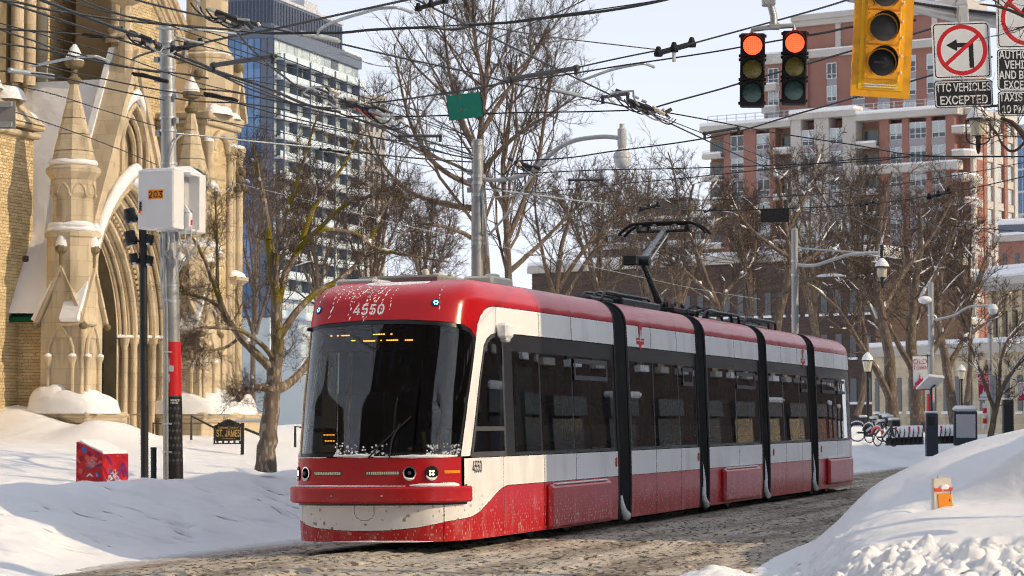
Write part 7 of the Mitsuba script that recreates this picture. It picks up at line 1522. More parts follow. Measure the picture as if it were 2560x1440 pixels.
def bicycle(label, px, py, d, m_, yaw, snowy, m2=None):
    k = thing('bicycle', label, 'bicycle'); Mk = CF(W(px, py, d), 0, yaw)
    for j, x in enumerate((-.52, .52)):
        th = np.linspace(0, 2 * np.pi, 21); w = put(k, 'wheel', rod(Mk, [(x + .32 * math.cos(t), .33 + .32 * math.sin(t), 0) for t in th], .022, 6), 'm_rubber', True); put(w, 'hub', cyl(Mk, (x, .33), .03, -.04, .04, 8), 'm_alu')
    put(k, 'frame', cat(*[rod(Mk, q, .035, 6) for q in ([(-.52, .33, 0), (-.15, .33, 0), (.38, .72, 0)], [(-.15, .33, 0), (-.28, .82, 0)], [(.52, .33, 0), (.38, .80, 0), (.34, .98, 0)])]), m_, True); put(k, 'fender', rod(Mk, [(-.52 + .37 * math.cos(t), .33 + .37 * math.sin(t), 0) for t in np.linspace(.3, 2.8, 10)], .06, 6), m2 or m_, True, 'bright red fender' if m2 else None)
    put(k, 'saddle', bx(Mk, -.40, -.16, .84, .90, -.07, .07, .02), 'm_iron', 30); put(k, 'handlebar', rod(Mk, [(.30, 1.0, -.26), (.34, 1.0, 0), (.30, 1.0, .26)], .02, 6), 'm_iron'); put(k, 'basket', bx(Mk, .40, .70, .72, .95, -.17, .17, .02), 'm_iron', 30)
    if snowy: put(k, 'snow', cat(tf(cbox(-.42, -.14, .89, .98, -.1, .1, .03), Mk), tf(cbox(.38, .72, .93, 1.04, -.18, .18, .04), Mk), rod(Mk, [(-.15, .38, 0), (.36, .76, 0)], .05, 6), rod(Mk, [(-.52 + .40 * math.cos(t), .33 + .40 * math.sin(t), 0) for t in np.linspace(.6, 2.6, 8)], .05, 6)), 'm_snow_plain', True)
bicycle('bicycle with a bright red rear fender at the left end of the docks', 2214, 1116, 90, 'm_iron', -65, True, 'm_bikered'); bicycle('snow-covered dark bicycle standing nearest the back of the tram', 2176, 1104, 92, 'm_iron', -30, True); bicycle('snow-covered dark bicycle between the lamp post and the red bicycle', 2196, 1108, 91, 'm_iron', -60, True)
# striped post, bin and van-like box in the far park edge
pb = thing('striped_post', 'red and white striped marker post beyond the bike-share station', 'post')
for k in range(5): put(pb, 'stripe', tube([W(2462, 1072 - 13 * k, 108), W(2462, 1072 - 13 * (k + 1), 108)], .09, 10), 'm_signred' if k % 2 else 'm_signwhite', True)
pb = thing('dark_kiosk', 'dark green advertising column at the far right', 'kiosk'); Mk = CF(W(2518, 1075, 116)); put(pb, 'body', bx(Mk, -.22, .28, -.4, 1.4, -.2, .2, .04), 'm_iron', 30); put(pb, 'snow', bx(Mk, -.24, .3, 1.4, 1.55, -.22, .22, .05), 'm_snow_plain', 30)
# --- street-name and route signs on the span wires
gs = thing('street_sign', 'green sign plate hanging from the span wire above the lamp pole', 'sign'); Mk = CF(W(1163, 268, 33.5), 7, -3); k_ = 33.5 / F
put(gs, 'plate', bx(Mk, -43 * k_, 43 * k_, -29 * k_, 34 * k_, -.004, .004, .003), 'm_green', 30); put(gs, 'edge', cat(bx(Mk, -44.5 * k_, -42.5 * k_, -29 * k_, 34 * k_, -.008, .008, .001), bx(Mk, 42 * k_, 45 * k_, -29 * k_, 34 * k_, -.008, .008, .001)), 'm_iron')
for x in (-36, 36): put(gs, 'clip', rod(Mk, [(x * k_, 32 * k_, 0), (x * k_, 44 * k_, 0)], .008, 6), 'm_iron')
for x, y in ((-10, 26), (-12, -5), (2, -5)): put(gs, 'rust_spot', cyl(Mk, (x * k_, y * k_), .012, .0042, .0055, 8), 'm_mred')
ks_ = thing('wire_sign', 'small black plate hanging from the span wire before the brick block', 'sign'); Mk = CF(W(1937, 539, 58), .3); k_ = 58 / F
put(ks_, 'plate', bx(Mk, -36 * k_, 36 * k_, -17 * k_, 17 * k_, -.02, .02, .004), 'm_signblack', 30); put(ks_, 'clip', cat(rod(Mk, [(-28 * k_, 16 * k_, 0), (-28 * k_, 26 * k_, 0)], .015), rod(Mk, [(28 * k_, 16 * k_, 0), (28 * k_, 26 * k_, 0)], .015)), 'm_iron')
M('m_lensrib', princ((0.9, 0.22, 0.06), 0.4))
# --- black transit signals
def transit_signal(label, px, py, d, roll, lens):
    k = thing('transit_signal', label, 'traffic signal'); k_ = d / F; Mk = CF(W(px, py, d), roll, -6)
    put(k, 'housing', bx(Mk, -31 * k_, 31 * k_, -92 * k_, 92 * k_, -.16, .02, .012), 'm_matblack', 30)
    for j, (y, m_) in enumerate(((60, None), (0, 'm_lens_amber'), (-60, 'm_lens_green'))):
        c = (0, y * k_); sec = put(k, 'section', tf(cbox(-30 * k_, 30 * k_, (y - 29) * k_, (y + 29) * k_, .018, .03, .006), Mk), 'm_matblack', 30)
        kw = dict(emitter={'type': 'area', 'radiance': {'type': 'rgb', 'value': [1.05, .095, .03]}}) if m_ is None else {}
        dome = lathe([(.001, .052), (.5 * 24 * k_, .048), (24 * k_, .034)], 22, at=(c[0], c[1], 0))
        put(sec, 'lens', tf(tm(dome.vertices, dome.faces[:, ::-1]), Mk), {'type': 'diffuse', 'reflectance': {'type': 'rgb', 'value': [.5, .1, .05]}} if m_ is None else m_, 40, **kw, label='lit red lens' if m_ is None else None)
        th = np.linspace(math.radians(-20), math.radians(200), 20); R0 = 27 * k_
        A_ = [(c[0] + R0 * math.cos(t), c[1] + R0 * math.sin(t), .03) for t in th]; B_ = [(c[0] + R0 * math.cos(t), c[1] + R0 * math.sin(t), .05 + .13 * max(0, math.sin(t)) ** .7) for t in th]
        put(sec, 'visor', tf(loft(A_, B_), Mk), 'm_matblack', 40)
        if m_ is None:
            for q in range(-4, 5):
                w = math.sqrt(max(0, 23.0 ** 2 - (5.0 * q) ** 2)) * k_
                for ax_ in (0, 1):
                    P_ = [((5.0 * q * k_, y_ * w) if ax_ else (y_ * w, 5.0 * q * k_)) for y_ in np.linspace(-1, 1, 9)]; put(sec, 'lens_rib', tf(tube([(c[0] + a_, c[1] + b_, .0535 - .017 * ((a_ * a_ + b_ * b_) / (24 * k_) ** 2)) for a_, b_ in P_], .0011, 4), Mk), 'm_lensrib', True)
            for rr in range(0): put(sec, 'lens_rib', tf(tube([(c[0] + (5 + 5 * rr) * k_ * math.cos(t), c[1] + (5 + 5 * rr) * k_ * math.sin(t), .053 - .004 * rr) for t in np.linspace(0, 2 * np.pi, 21)], .0016, 4), Mk), 'm_orange', True)
    for y in (-85, -35, -25, 25, 35, 85):
        for s_ in (-1, 1): put(k, 'hinge', bx(Mk, s_ * 32 * k_ - .010, s_ * 32 * k_ + .010, y * k_ - .012, y * k_ + .012, -.03, .02, .003), 'm_matblack')
    return Mk, k_
transit_signal('left of the two black transit signals, its red lens lit', 1881, 174, 23.2, -1.0, 0); transit_signal('right of the two black transit signals, its red lens lit', 1986, 168, 23.2, -1.5, 0)
sh = thing('signal_hanger', 'galvanised pipe tee from which the two transit signals hang', 'bracket')
put(sh, 'crossbar', tube([W(1880, 86, 23.2), W(1881, 74, 23.2), W(1935, 67, 23.2), W(1984, 64, 23.2), W(1985, 76, 23.2)], .024, 10), 'm_galv', 40); put(sh, 'drop', tube([W(1936, 68, 23.2), W(1934, 40, 23.2), W(1926, 10, 23.2), W(1926, -60, 23.2)], .034, 10), 'm_galv', 40); put(sh, 'coupling', tube([W(1924, 66, 23.2), W(1948, 66, 23.2)], .035, 12), 'm_galv', 40); put(sh, 'clamp', bx(CF(W(1930, 4, 23.2)), -.09, .03, -.04, .06, -.08, .08, .01), 'm_galv', 30); put(sh, 'arm', tube([W(1926, -55, 23.2), W(2600, -100, 24)], .05, 8), 'm_galv', 40)
# --- yellow signal, turn signs and their mast arm
DY = 25.4; k_ = DY / F
ys = thing('traffic_signal', 'large yellow traffic signal with unlit lenses cut by the top edge', 'traffic signal'); Mk = CF(W(2203, 158, DY), -3.2, 2)
put(ys, 'backboard', tf(extr(sbox(-74 * k_, -86 * k_, 76 * k_, 300 * k_).buffer(0), -.02, -.005), Mk), 'm_yellow', 30); put(ys, 'backboard_inner', tf(extr(sbox(-56 * k_, -68 * k_, 56 * k_, 290 * k_), -.004, .004), Mk), 'm_yellow2', 30)
put(ys, 'housing', bx(Mk, -46 * k_, 46 * k_, -48 * k_, 280 * k_, -.15, .03, .014), 'm_yellow', 30)
for j in range(4):
    y = 88 * j * k_; sec = put(ys, 'section', bx(Mk, -44 * k_, 44 * k_, y - 42 * k_, y + 42 * k_, .028, .045, .01), 'm_yellow', 30)
    put(sec, 'lens', tf(lathe([(.001, .058), (18 * k_, .055), (35.5 * k_, .044)], 26, at=(0, y, 0)), Mk), 'm_lens_dark' if j else 'm_signblack', 40)
    th = np.linspace(math.radians(-55), math.radians(235), 34); R0 = 37 * k_
    A_ = [(R0 * math.cos(t), y + R0 * math.sin(t), .04) for t in th]; B_ = [(R0 * math.cos(t), y + R0 * math.sin(t), .06 + .15 * max(0, .35 + .65 * math.sin(t))) for t in th]
    put(sec, 'visor', tf(loft(A_, B_), Mk), 'm_matblack', 40); put(sec, 'visor_skin', tf(loft([(p[0] * 1.03, y + (p[1] - y) * 1.03, p[2]) for p in A_], [(p[0] * 1.03, y + (p[1] - y) * 1.03, p[2]) for p in B_]), Mk), 'm_yellow', 40)
    if j == 0: put(sec, 'arrow', tf(extr(Polygon([(-22 * k_, -3 * k_), (8 * k_, -3 * k_), (2 * k_, -14 * k_), (8 * k_, -14 * k_), (22 * k_, 0), (8 * k_, 14 * k_), (2 * k_, 14 * k_), (8 * k_, 3 * k_), (-22 * k_, 3 * k_)]), .058, .062), Mk), 'm_lens_dark')
    for dy in (-24, 18): put(sec, 'wing_nut', bx(Mk, 46 * k_, 50 * k_, y + dy * k_ - .012, y + dy * k_ + .022, .02, .06, .004), 'm_paint')
    for dx, dy in ((-38, -36), (38, -36), (-38, 36), (38, 36)): put(sec, 'screw', cyl(Mk, (dx * k_, y + dy * k_), .006, .045, .05, 6), 'm_mred')
put(ys, 'hem_bracket', cat(bx(Mk, -42 * k_, 42 * k_, -56 * k_, -54 * k_, .004, .02, .001), bx(Mk, -42 * k_, 42 * k_, -62 * k_, -60 * k_, .004, .02, .001)), 'm_paint')
ma = thing('mast_arm', 'silver tubular signal mast arm reaching in from the right edge', 'signal arm'); put(ma, 'arm', tube([W(2120, -12, DY + .25), W(2280, 12, DY + .25), W(2405, 40, DY + .22), W(2570, 58, DY + .2), W(2900, 100, DY + .1)], [.07, .075, .085, .09, .12], 14), 'm_alu', 40); put(ma, 'conduit', tube([W(2250, 2, DY + .15), W(2330, 14, DY + .15), W(2500, 36, DY + .1)], .015, 6), 'm_wire'); put(ma, 'bracket', bx(CF(W(2406, 50, DY + .06)), -.055, .055, -.06, .14, -.03, .06, .01), 'm_lgrey', 30); put(ma, 'column', tube([W(2900, 1700, DY + .1), W(2900, 60, DY + .1)], .14, 12), 'm_galv', 40)
def plate(parent, Mk, x0, x1, y0, y1, m_, border, inset=4, r=9, z=0.0):
    put(parent, 'plate', tf(extr(sbox(x0 * k_ + r * k_, y0 * k_ + r * k_, x1 * k_ - r * k_, y1 * k_ - r * k_).buffer(r * k_, 6), -.004 + z, 0 + z), Mk), m_, 30)
    o = sbox((x0 + inset + r) * k_, (y0 + inset + r) * k_, (x1 - inset - r) * k_, (y1 - inset - r) * k_).buffer(r * k_, 6)
    put(parent, 'border', tf(extr(o.difference(o.buffer(-2.6 * k_)), z + .0005, z + .0018), Mk), border)
def ban(parent, Mk, c, R, arrow):
    ring_ = shapely.Point(c[0] * k_, c[1] * k_).buffer(R * k_, 32).difference(shapely.Point(c[0] * k_, c[1] * k_).buffer((R - 10.5) * k_, 32))
    put(parent, 'arrow', tf(extr(affinity.translate(affinity.scale(arrow, k_, k_, origin=(0, 0)), c[0] * k_, c[1] * k_), .0006, .0016), Mk), 'm_signblack')
    bar = affinity.translate(affinity.rotate(sbox(-(R - 6) * k_, -5 * k_, (R - 6) * k_, 5 * k_), 40 if c[0] < 50 else -40, origin=(0, 0)), c[0] * k_, c[1] * k_)
    put(parent, 'ban_ring', tf(extr(ring_.union(bar), .0018, .003), Mk), 'm_signred')
s1 = thing('turn_sign', 'white no-left-turn sign with a black transit-vehicles-excepted plate below', 'sign'); Mk = CF(W(2404, 128, DY - .02), -2.2 * -1, 2)
plate(s1, Mk, -74, 74, -70, 74, 'm_signwhite', 'm_signblack'); la = Polygon([(17, -46), (29, -46), (29, 18), (-12, 18), (-12, 26), (-14, 27), (-40, 13), (-14, -2), (-12, -1), (-12, 7), (17, 7)]); ban(s1, Mk, (1, 3), 64, la)
plate(s1, Mk, -74, 74, -142, -73, 'm_signblack', 'm_signwhite', 2)
txt(Mk, 'TTC VEHICLES', 20 * k_, 0, -101 * k_, .002, True, .70, 'm_signwhite', s1); txt(Mk, 'EXCEPTED', 20.5 * k_, 0, -133 * k_, .002, True, .84, 'm_signwhite', s1)
for y in (72, -64, -76, -138): put(s1, 'bolt', cyl(Mk, (0, y * k_), .012, .0, .008, 8), 'm_lgrey')
put(s1, 'post', bx(Mk, -.02, .02, -140 * k_, 90 * k_, -.03, -.006), 'm_galv')
s2 = thing('turn_sign', 'no-straight-ahead sign over black plates of white lettering, cut by the right edge', 'sign'); Mk = CF(W(2492, 120, DY - .05), .6, 3)
plate(s2, Mk, 0, 168, -2, 170, 'm_signwhite', 'm_signblack'); aa = Polygon([(-6, -40), (6, -40), (6, 10), (18, 10), (20, 12), (0, 46), (-20, 12), (-18, 10), (-6, 10)]); ban(s2, Mk, (80, 74), 68, aa)
plate(s2, Mk, 0, 168, -108, -3, 'm_signblack', 'm_signwhite', 2); plate(s2, Mk, 0, 168, -172, -109, 'm_signblack', 'm_signwhite', 2)
for t_, x, y, h_ in (('AUTHORIZED', 5, -27, 20), ('VEHICLES', 18, -52, 20), ('AND BICYCLES', 4, -78, 20), ('EXCEPTED', 15, -103, 19.5), ('TAXIS EXCEPTED', 3, -134, 19), ('10 PM - 5 AM', 8, -164, 19)):
    txt(Mk, t_, h_ * k_, x * k_, y * k_, .002, True, .74, 'm_signwhite', s2, False)
# --- construction marker in the right-hand snow bank
cm = thing('construction_marker', 'small orange and white barricade marker with a grey plate, half buried in snow', 'barricade'); DM = 27.5; k_ = DM / F; Mk = CF(W(2356, 1262, DM), 2.0, 14)
put(cm, 'post', tf(hull([(-27 * k_, -.2, -.05), (30 * k_, -.2, -.05), (-22 * k_, 66 * k_, -.04), (22 * k_, 66 * k_, -.04), (-27 * k_, -.2, .04), (30 * k_, -.2, .04), (-22 * k_, 66 * k_, .03), (22 * k_, 66 * k_, .03)]), Mk), 'm_cream', 30)
put(cm, 'orange_panel', tf(extr(Polygon([(-14 * k_, -.15), (25 * k_, -.15), (20 * k_, 28 * k_), (-15 * k_, 28 * k_)]), .041, .046), Mk), 'm_orange'); put(cm, 'red_top', cat(bx(Mk, -25 * k_, -3 * k_, 34 * k_, 42 * k_, .03, .05, .004), bx(Mk, 1 * k_, 25 * k_, 35 * k_, 43 * k_, .03, .05, .004)), 'm_bikered', 30)
put(cm, 'snow', tf(cbox(-10 * k_, 16 * k_, 36 * k_, 50 * k_, -.05, .06, .02), Mk), 'm_snow_plain', 40); put(cm, 'grey_plate', bx(Mk, -10 * k_, 16 * k_, 46 * k_, 72 * k_, -.01, .012, .001), 'm_lgrey'); put(cm, 'scuff', cat(bx(Mk, 14 * k_, 17 * k_, 8 * k_, 14 * k_, .0462, .048, .0005), bx(Mk, 18 * k_, 20 * k_, 26 * k_, 36 * k_, .047, .052, .0005)), 'm_signblack')
# ------------------------------------------------------------------ overhead wires
ZW = 6.0
WG = 'overhead wires across the junction'
def wire(label, pts, r=.010, m_='m_wire', z=ZW, n=None, name='overhead_wire', ds=None):
    P = [WZ(x, y, z) for x, y in pts] if ds is None else [W(x, y, d) for (x, y), d in zip(pts, ds)]
    P = spl(P, max(12, 6 * len(P))) if len(P) > 2 else np.array([P[0] * (1 - t) + P[1] * t - [0, 0, .02 * 4 * t * (1 - t)] for t in np.linspace(0, 1, 8)])
    k = thing(name, label, 'wire'); put(k, 'strand', tube(P, r, 6), m_, True); return k
WIRES = [
 ('thick dark wire from the top left edge down to the head of the utility pole', [(90, -6), (200, 37), (339, 88), (402, 112)], .020),
 ('dark insulated wire dipping from the top left corner past the pole top', [(-10, 0), (41, 5), (115, 23), (191, 34), (295, 49), (394, 59), (500, 68), (600, 76)], .014),
 ('dark wire from the left edge crossing the church gable to the first wire junction', [(-10, -2), (110, 36), (232, 77), (383, 126), (520, 175), (640, 228), (760, 268)], .012),
 ('grey wire along the church wall ending in a black sleeve', [(-10, 72), (153, 82), (246, 90), (310, 96)], .012),
 ('wavy wire behind the left pinnacle finial', [(-8, 70), (40, 88), (90, 104), (131, 120), (175, 128), (250, 150), (330, 170), (400, 182)], .010),
 ('upper wire passing the left pinnacle spire towards the pole clamp', [(-10, 107), (118, 126), (219, 149), (312, 167), (397, 178), (465, 186), (520, 196)], .012),
 ('long wire from the left edge below the pole clamp to the tree tops', [(-10, 140), (104, 164), (219, 189), (410, 227), (547, 246), (700, 287), (900, 335), (1180, 398)], .010),
 ('low wire crossing the left spire to the twisted cable end', [(-10, 177), (131, 189), (246, 216), (364, 241), (410, 250)], .010),
 ('thin grey guy wire from the church roof to the white cabinet', [(36, 280), (150, 318), (270, 362), (392, 412)], .008),
 ('short wire from the top edge to the head of the utility pole', [(196, -4), (301, 36), (394, 59)], .010),
 ('contact wire from the top edge through the hanging switch and on under the stone tower', [(330, -4), (506, 40), (643, 64), (748, 85), (850, 109), (996, 143), (1200, 187), (1272, 206), (1392, 230), (1462, 245), (1572, 268)], .011),
 ('wire from the right-hand switch across the brick block to the right edge', [(1610, 272), (1700, 287), (1933, 331), (2158, 366), (2283, 387), (2570, 391)], .010),
 ('span wire rising from the pole clamp over the glass tower to the top edge', [(330, 150), (410, 123), (465, 115), (602, 87), (681, 73), (827, 41), (1025, -2)], .013),
 ('heavy black cable sagging from the glass tower to the top edge beyond the tall tree', [(600, 76), (681, 83), (792, 82), (850, 82), (937, 74), (1069, 68), (1133, 74), (1200, 61), (1275, 56), (1362, 45), (1508, 28), (1672, -3)], .016),
 ('thin messenger wire running just above the heavy black cable', [(1069, 67), (1208, 60), (1348, 44), (1508, 22), (1680, -4)], .007),
 ('contact wire falling from the top centre past the right-hand switch to the tram roof line', [(1034, -4), (1077, 17), (1171, 64), (1406, 179), (1578, 262), (1634, 289), (1800, 367), (1933, 427), (2075, 514), (2296, 631), (2420, 700)], .011),
 ('span wire from the left junction through the green sign to the top right', [(920, 258), (1012, 248), (1112, 233), (1200, 220), (1272, 200)], .012),
 ('span wire from the long dark insulator bar up to the three-bell hanger', [(1447, 168), (1560, 143), (1651, 125)], .010),
 ('span wire from the three-bell hanger up behind the yellow signal', [(1720, 112), (1800, 90), (1910, 60), (2060, 18), (2130, -4)], .010),
 ('second span wire below the insulator bar running to the left transit signal', [(1100, 238), (1290, 203), (1430, 184), (1560, 163), (1677, 146), (1800, 127), (1850, 118), (2017, 89)], .010),
 ('spliced black wire between the transit signals and the yellow signal', [(2017, 89), (2070, 80), (2125, 68), (2290, 50)], .014),
 ('span wire from the right-hand switch up through both transit signals', [(1640, 268), (1683, 255), (1800, 223), (1850, 208), (2017, 160), (2129, 127), (2283, 85), (2390, 52)], .012),
 ('level wire from the right-hand switch back behind the green sign', [(1572, 276), (1465, 279), (1246, 283), (1100, 289), (876, 291)], .011),
 ('wire from the steel pole lamp arm rising under the transit signals to the no-turn sign', [(1300, 402), (1402, 396), (1525, 379), (1700, 356), (1808, 337), (1992, 285), (2133, 245), (2325, 189), (2480, 142)], .012),
 ('level wire from the steel pole past the street lamp globe', [(1245, 436), (1321, 433), (1496, 425), (1700, 421), (2158, 404), (2283, 388)], .010),
 ('wire rising from the pole stays across the brick block', [(1353, 482), (1530, 462), (1700, 446), (1950, 420), (2200, 395), (2570, 392)], .009),
 ('dark contact wire descending from the steel pole to the pantograph', [(1230, 420), (1271, 449), (1350, 498), (1496, 571), (1600, 607), (1700, 638), (1800, 656), (1980, 660)], .012),
 ('span wire with hangers crossing low in front of the brick block', [(1507, 509), (1600, 517), (1700, 524), (1775, 527), (2000, 520), (2167, 510), (2346, 485), (2570, 438)], .011),
 ('thin wire falling from the black plate to the right edge', [(2033, 522), (2242, 550), (2570, 580)], .009),
 ('curved feeder wire dropping from the hanging switch to the left junction', [(585, 61), (602, 93), (657, 149), (704, 187), (777, 233), (860, 262)], .013),
 ('thick contact wire from the pole clamp down to the left junction', [(437, 134), (500, 159), (547, 180), (646, 212), (777, 265), (850, 280)], .020),
 ('yellowed support wire below the black cable bundle', [(500, 222), (602, 233), (675, 249), (768, 264), (850, 272)], .012),
 ('dark wire below the black cable bundle to the left junction', [(440, 246), (500, 254), (588, 257), (792, 286), (880, 295)], .011),
 ('upper of two contact wires from the left junction to the steel pole', [(870, 290), (960, 318), (1060, 350), (1182, 388)], .013),
 ('lower of two contact wires from the left junction to the steel pole', [(850, 284), (930, 312), (1020, 352), (1120, 385), (1182, 396)], .012),
 ('slack dark wire from the tree tops to the steel pole', [(879, 379), (1000, 392), (1100, 400), (1182, 405)], .013),
 ('faint contact wire leading from the left junction over the park', [(640, 288), (800, 318), (980, 350), (1105, 362), (1182, 372)], .008)]
WIRES += [
 ('thin wire from the top left edge over the gable finial to the turret', [(150, -4), (260, 28), (420, 62), (560, 112), (700, 160), (880, 214)], .007),
 ('thin wire between the two pinnacle finials', [(-10, 55), (140, 96), (300, 140), (470, 200), (620, 236)], .007),
 ('thin wire from the left wall under the insulator bar to the white cabinet top', [(-10, 205), (120, 232), (260, 276), (400, 318)], .007),
 ('thin wire from the pole head along the glass tower parapet', [(437, 100), (600, 140), (760, 196), (900, 240), (1060, 278)], .007),
 ('thin wire from the turret across the balconies to the tall tree', [(560, 190), (700, 214), (860, 250), (1040, 300), (1180, 352)], .007),
 ('thin wire crossing the blue glass face towards the stone tower', [(430, 60), (560, 92), (720, 150), (860, 205)], .007),
 ('thin wire from the turret base through the mossy tree top', [(520, 300), (680, 326), (860, 368), (1040, 410), (1182, 430)], .007),
 ('thin wire rising from the left junction to the top of the tall tree', [(905, 262), (1010, 210), (1100, 160), (1240, 96), (1420, 20), (1470, -4)], .007),
 ('thin wire from the green sign clip to the steel pole cap', [(1205, 300), (1196, 330), (1192, 352)], .008),
 ('thin wire from the street lamp arm across the pantograph', [(1216, 462), (1380, 520), (1560, 580), (1760, 636), (1960, 676)], .007),
 ('thin wire above the black plate running to the right edge', [(1240, 470), (1500, 492), (1780, 500), (2060, 484), (2340, 446), (2570, 404)], .007),
 ('thin wire from the right-hand switch down the face of the brick block', [(1620, 280), (1800, 350), (1980, 420), (2180, 500), (2400, 590), (2570, 660)], .007),
 ('thin wire between the top centre and the three-bell hanger', [(1200, 62), (1360, 90), (1540, 112), (1680, 128)], .007),
 ('pair wire below the heavy contact wire at the left junction', [(437, 142), (500, 168), (646, 222), (777, 274), (850, 290)], .010)]
for a in WIRES: wire(a[0], a[1], *a[2:])
PALE = [
 ('pale stay cable from the utility pole collar ending in a black sleeve', [(440, 334), (500, 339), (600, 350), (690, 359), (800, 370), (879, 379)], .014),
 ('thin white wire running from the white cabinet to the pantograph', [(500, 438), (640, 470), (800, 508), (1000, 561), (1200, 605), (1450, 660), (1700, 714), (1900, 748)], .007),
 ('pale upper stay from the utility pole to the church turret', [(437, 88), (520, 108)], .014),
 ('pale pull-off pipe bending over the left pinnacle', [(79, 165), (120, 157), (164, 148), (210, 141), (241, 141), (262, 149), (273, 156)], .018),
 ('pale pull-off pipe arching above the glass tower', [(795, 87), (797, 77), (821, 61), (908, 32), (960, 20), (990, 19), (1031, 32)], .018),
 ('pale pull-off pipe arching left of the right-hand switch', [(1418, 225), (1421, 216), (1479, 192), (1555, 168), (1607, 159), (1635, 168)], .018),
 ('pale upper rod of the crossed stays at the steel pole', [(1210, 472), (1320, 485), (1437, 501), (1507, 509)], .016),
 ('pale lower rod of the crossed stays at the steel pole', [(1210, 496), (1280, 489), (1345, 484)], .014),
 ('pale rod from the utility pole clamp across the church turret', [(390, 71), (437, 72), (520, 76), (600, 87)], .014),
 ('pale blue insulator bar over the left pinnacle', [(22, 175), (80, 184), (134, 191)], .034),
 ('pale insulator bar below the pull-off pipe of the glass tower', [(748, 83), (800, 92), (846, 103)], .034),
 ('pale insulator bar left of the right-hand switch', [(1385, 224), (1418, 231), (1449, 239)], .026),
 ('pale wire loop above the left junction', [(772, 240), (775, 221), (800, 217), (822, 216), (838, 250), (850, 262)], .014),
 ('pale wire loop above the right-hand switch', [(1538, 258), (1536, 232), (1560, 229), (1583, 227), (1592, 258), (1600, 265)], .014)]
for a in PALE: wire(a[0], a[1], a[2], 'm_wire_pale')
def bar(label, p, q, r=.03, m_='m_dgrey'):
    a, b = WZ(*p, ZW), WZ(*q, ZW); k = thing('insulator_bar', label, 'insulator'); put(k, 'bar', tube([a, b], r, 8), m_, 40)
    for t in (.04, .96): c = a + (b - a) * t; put(k, 'clamp', tube([c, c - [0, 0, .09]], .022, 6), 'm_iron', 40); put(k, 'collar', tube([c - (b - a) * .015, c + (b - a) * .015], r * 1.35, 8), 'm_iron', 40)
bar('long dark insulator bar right of the tall tree', (1272, 198), (1447, 169)); bar('dark insulator bar right of the church turret', (528, 164), (688, 140)); bar('dark insulator bar left of the steel pole', (995, 340), (1105, 340), .024); bar('short dark insulator bar below the street lamp', (1420, 450), (1510, 449), .024); bar('dark insulator bar at the left corner of the brick block', (1758, 334), (1850, 319), .022); bar('small dark insulator bar on the right-hand switch', (1504, 243), (1572, 234), .022)
def hanger(label, px, py, s=1.0, tail=True):
    p = WZ(px, py, ZW); k = thing('wire_hanger', label, 'hanger'); e = np.array([CA, SA, .28]); e /= np.linalg.norm(e)
    put(k, 'yoke', tube([p - e * .17 * s, p, p + e * .17 * s], .028 * s, 6), 'm_iron', 40)
    for t in (-.15, 0, .17): put(k, 'bell', lathe([(.001, .065 * s), (.02 * s, .06 * s), (.03 * s, .03 * s), (.045 * s, .0), (.04 * s, -.03 * s), (.001, -.035 * s)], 10, at=p + e * t * s), 'm_matblack', 30)
    if tail: put(k, 'drop', tube([p, p - [0, 0, .12 * s]], .018 * s, 6), 'm_lgrey', 40)
hanger('three-bell black hanger high in the clear sky right of centre', 1685, 122, 1.25); hanger('three-bell black hanger over the brick block corner', 2345, 487, 1.2, False); hanger('three-bell hanger left of the pantograph head', 1622, 519, 1.1, False); hanger('small bell hanger above the pantograph', 1775, 526, .7); hanger('small bell hanger right of the black plate', 2167, 510, .8); hanger('bell hanger on the span wire right of the utility pole', 465, 118, 1.0); hanger('bell hanger at the top edge above the tall tree', 1077, 12, .9)
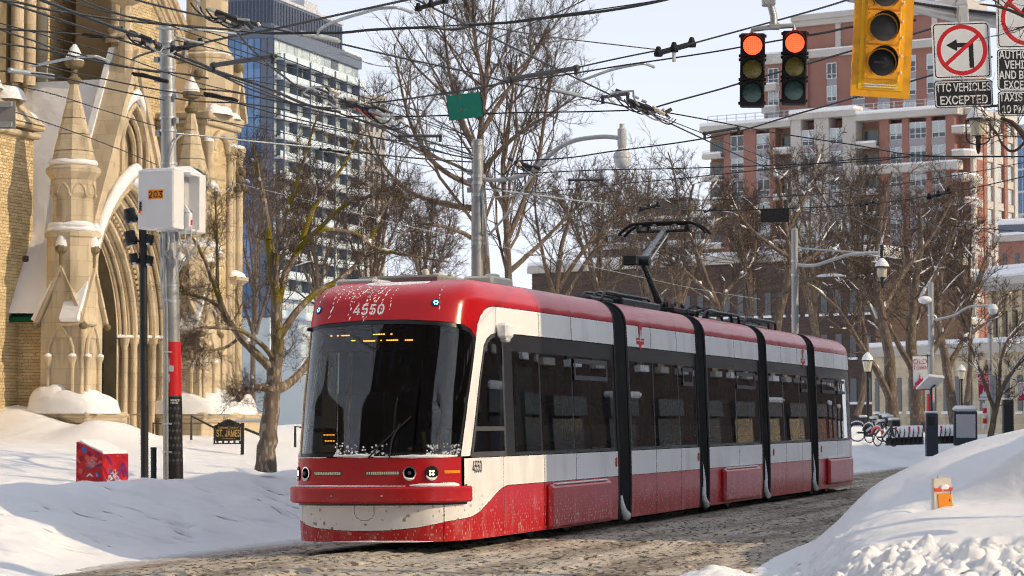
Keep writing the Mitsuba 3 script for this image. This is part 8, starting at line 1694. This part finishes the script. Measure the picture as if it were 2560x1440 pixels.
def cluster(name, label, px, py, span, seed, n=14):
    """a tangle of frog castings, clamps, sleeves and jumper loops where wires meet"""
    g = np.random.default_rng(seed); k = thing(name, label, 'wire fitting'); p = WZ(px, py, ZW); ex = np.array([CA, SA, 0]); e = ex * .93 + np.array([0, 0, -.36]); fw = np.array([-SA, CA, 0])
    put(k, 'frog', tf(cbox(-.5, .5, -.05, .05, -.035, .035, .02), mat(p, e * span * .55, fw, np.cross(e, fw))), 'm_iron', 30)
    put(k, 'frog', tf(cbox(-.4, .4, -.04, .04, -.03, .03, .02), mat(p + fw * .15 + [0, 0, -.03], e * span * .5 + fw * .15, fw, np.cross(e, fw))), 'm_mred' if n > 20 else 'm_dgrey', 30)
    for j in range(n):
        c = p + e * g.uniform(-.6, .6) * span + fw * g.uniform(-.25, .25) + [0, 0, g.uniform(-.06, .08)]; L = g.uniform(.06, .22) * span; dd_ = e * g.choice([1, 1, .6]) + ex * g.normal(0, .3) + [0, 0, g.normal(0, .25)]
        put(k, 'clamp', tube([c - dd_ * L / 2, c + dd_ * L / 2], g.uniform(.012, .034), 7), ['m_iron', 'm_galv', 'm_dgrey', 'm_wire_pale', 'm_cream'][j % 5], 40)
    for j in range(5):
        c = p + e * g.uniform(-.4, .5) * span; d1 = g.uniform(.15, .4) * span
        put(k, 'jumper', tube(spl([c - e * d1, c - e * d1 * .4 - [0, 0, .06 * span + .05], c + e * d1 * .4 - [0, 0, .08 * span + .05], c + e * d1 - [0, 0, .0]], 12), .010, 6), 'm_lgrey' if j % 2 else 'm_wire', True)
cluster('wire_switch', 'dark tangle of clamps and jumpers where wires meet left of the green sign', 905, 268, 1.0, 3, 26); cluster('wire_switch', 'tangle of clamps and loops where wires meet high right of the street lamp', 1602, 264, .75, 5, 18); cluster('wire_switch', 'long rusty hanging switch in front of the church turret top', 575, 45, .62, 7, 12); cluster('wire_switch', 'dark fittings tangled above the lamp arm of the steel pole', 1310, 412, .55, 9, 12); cluster('wire_switch', 'pale fittings on the wires beside the utility pole head', 350, 92, .5, 11, 10)
def bundle(label, pts, n=5):
    k = thing('cable_bundle', label, 'cable'); g = np.random.default_rng(int(pts[0][0]))
    for j in range(n): put(k, 'cable', tube(spl([WZ(x, y + g.normal(0, 2.2), ZW) + [0, g.normal(0, .02), 0] for x, y in pts], 14), .013, 6), 'm_matblack', True)
bundle('coiled black cable bundle just left of the utility pole', [(332, 182), (360, 190), (400, 199), (420, 205)]); bundle('coiled black cable bundle in front of the turret gablet', [(512, 236), (540, 241), (580, 249), (594, 253)], 6); bundle('black cable sleeve among the tree tops', [(800, 371), (825, 376), (850, 380), (872, 384)], 4); bundle('twisted black cable end before the orange church wall', [(205, 85), (225, 87), (250, 92), (256, 96)], 3)
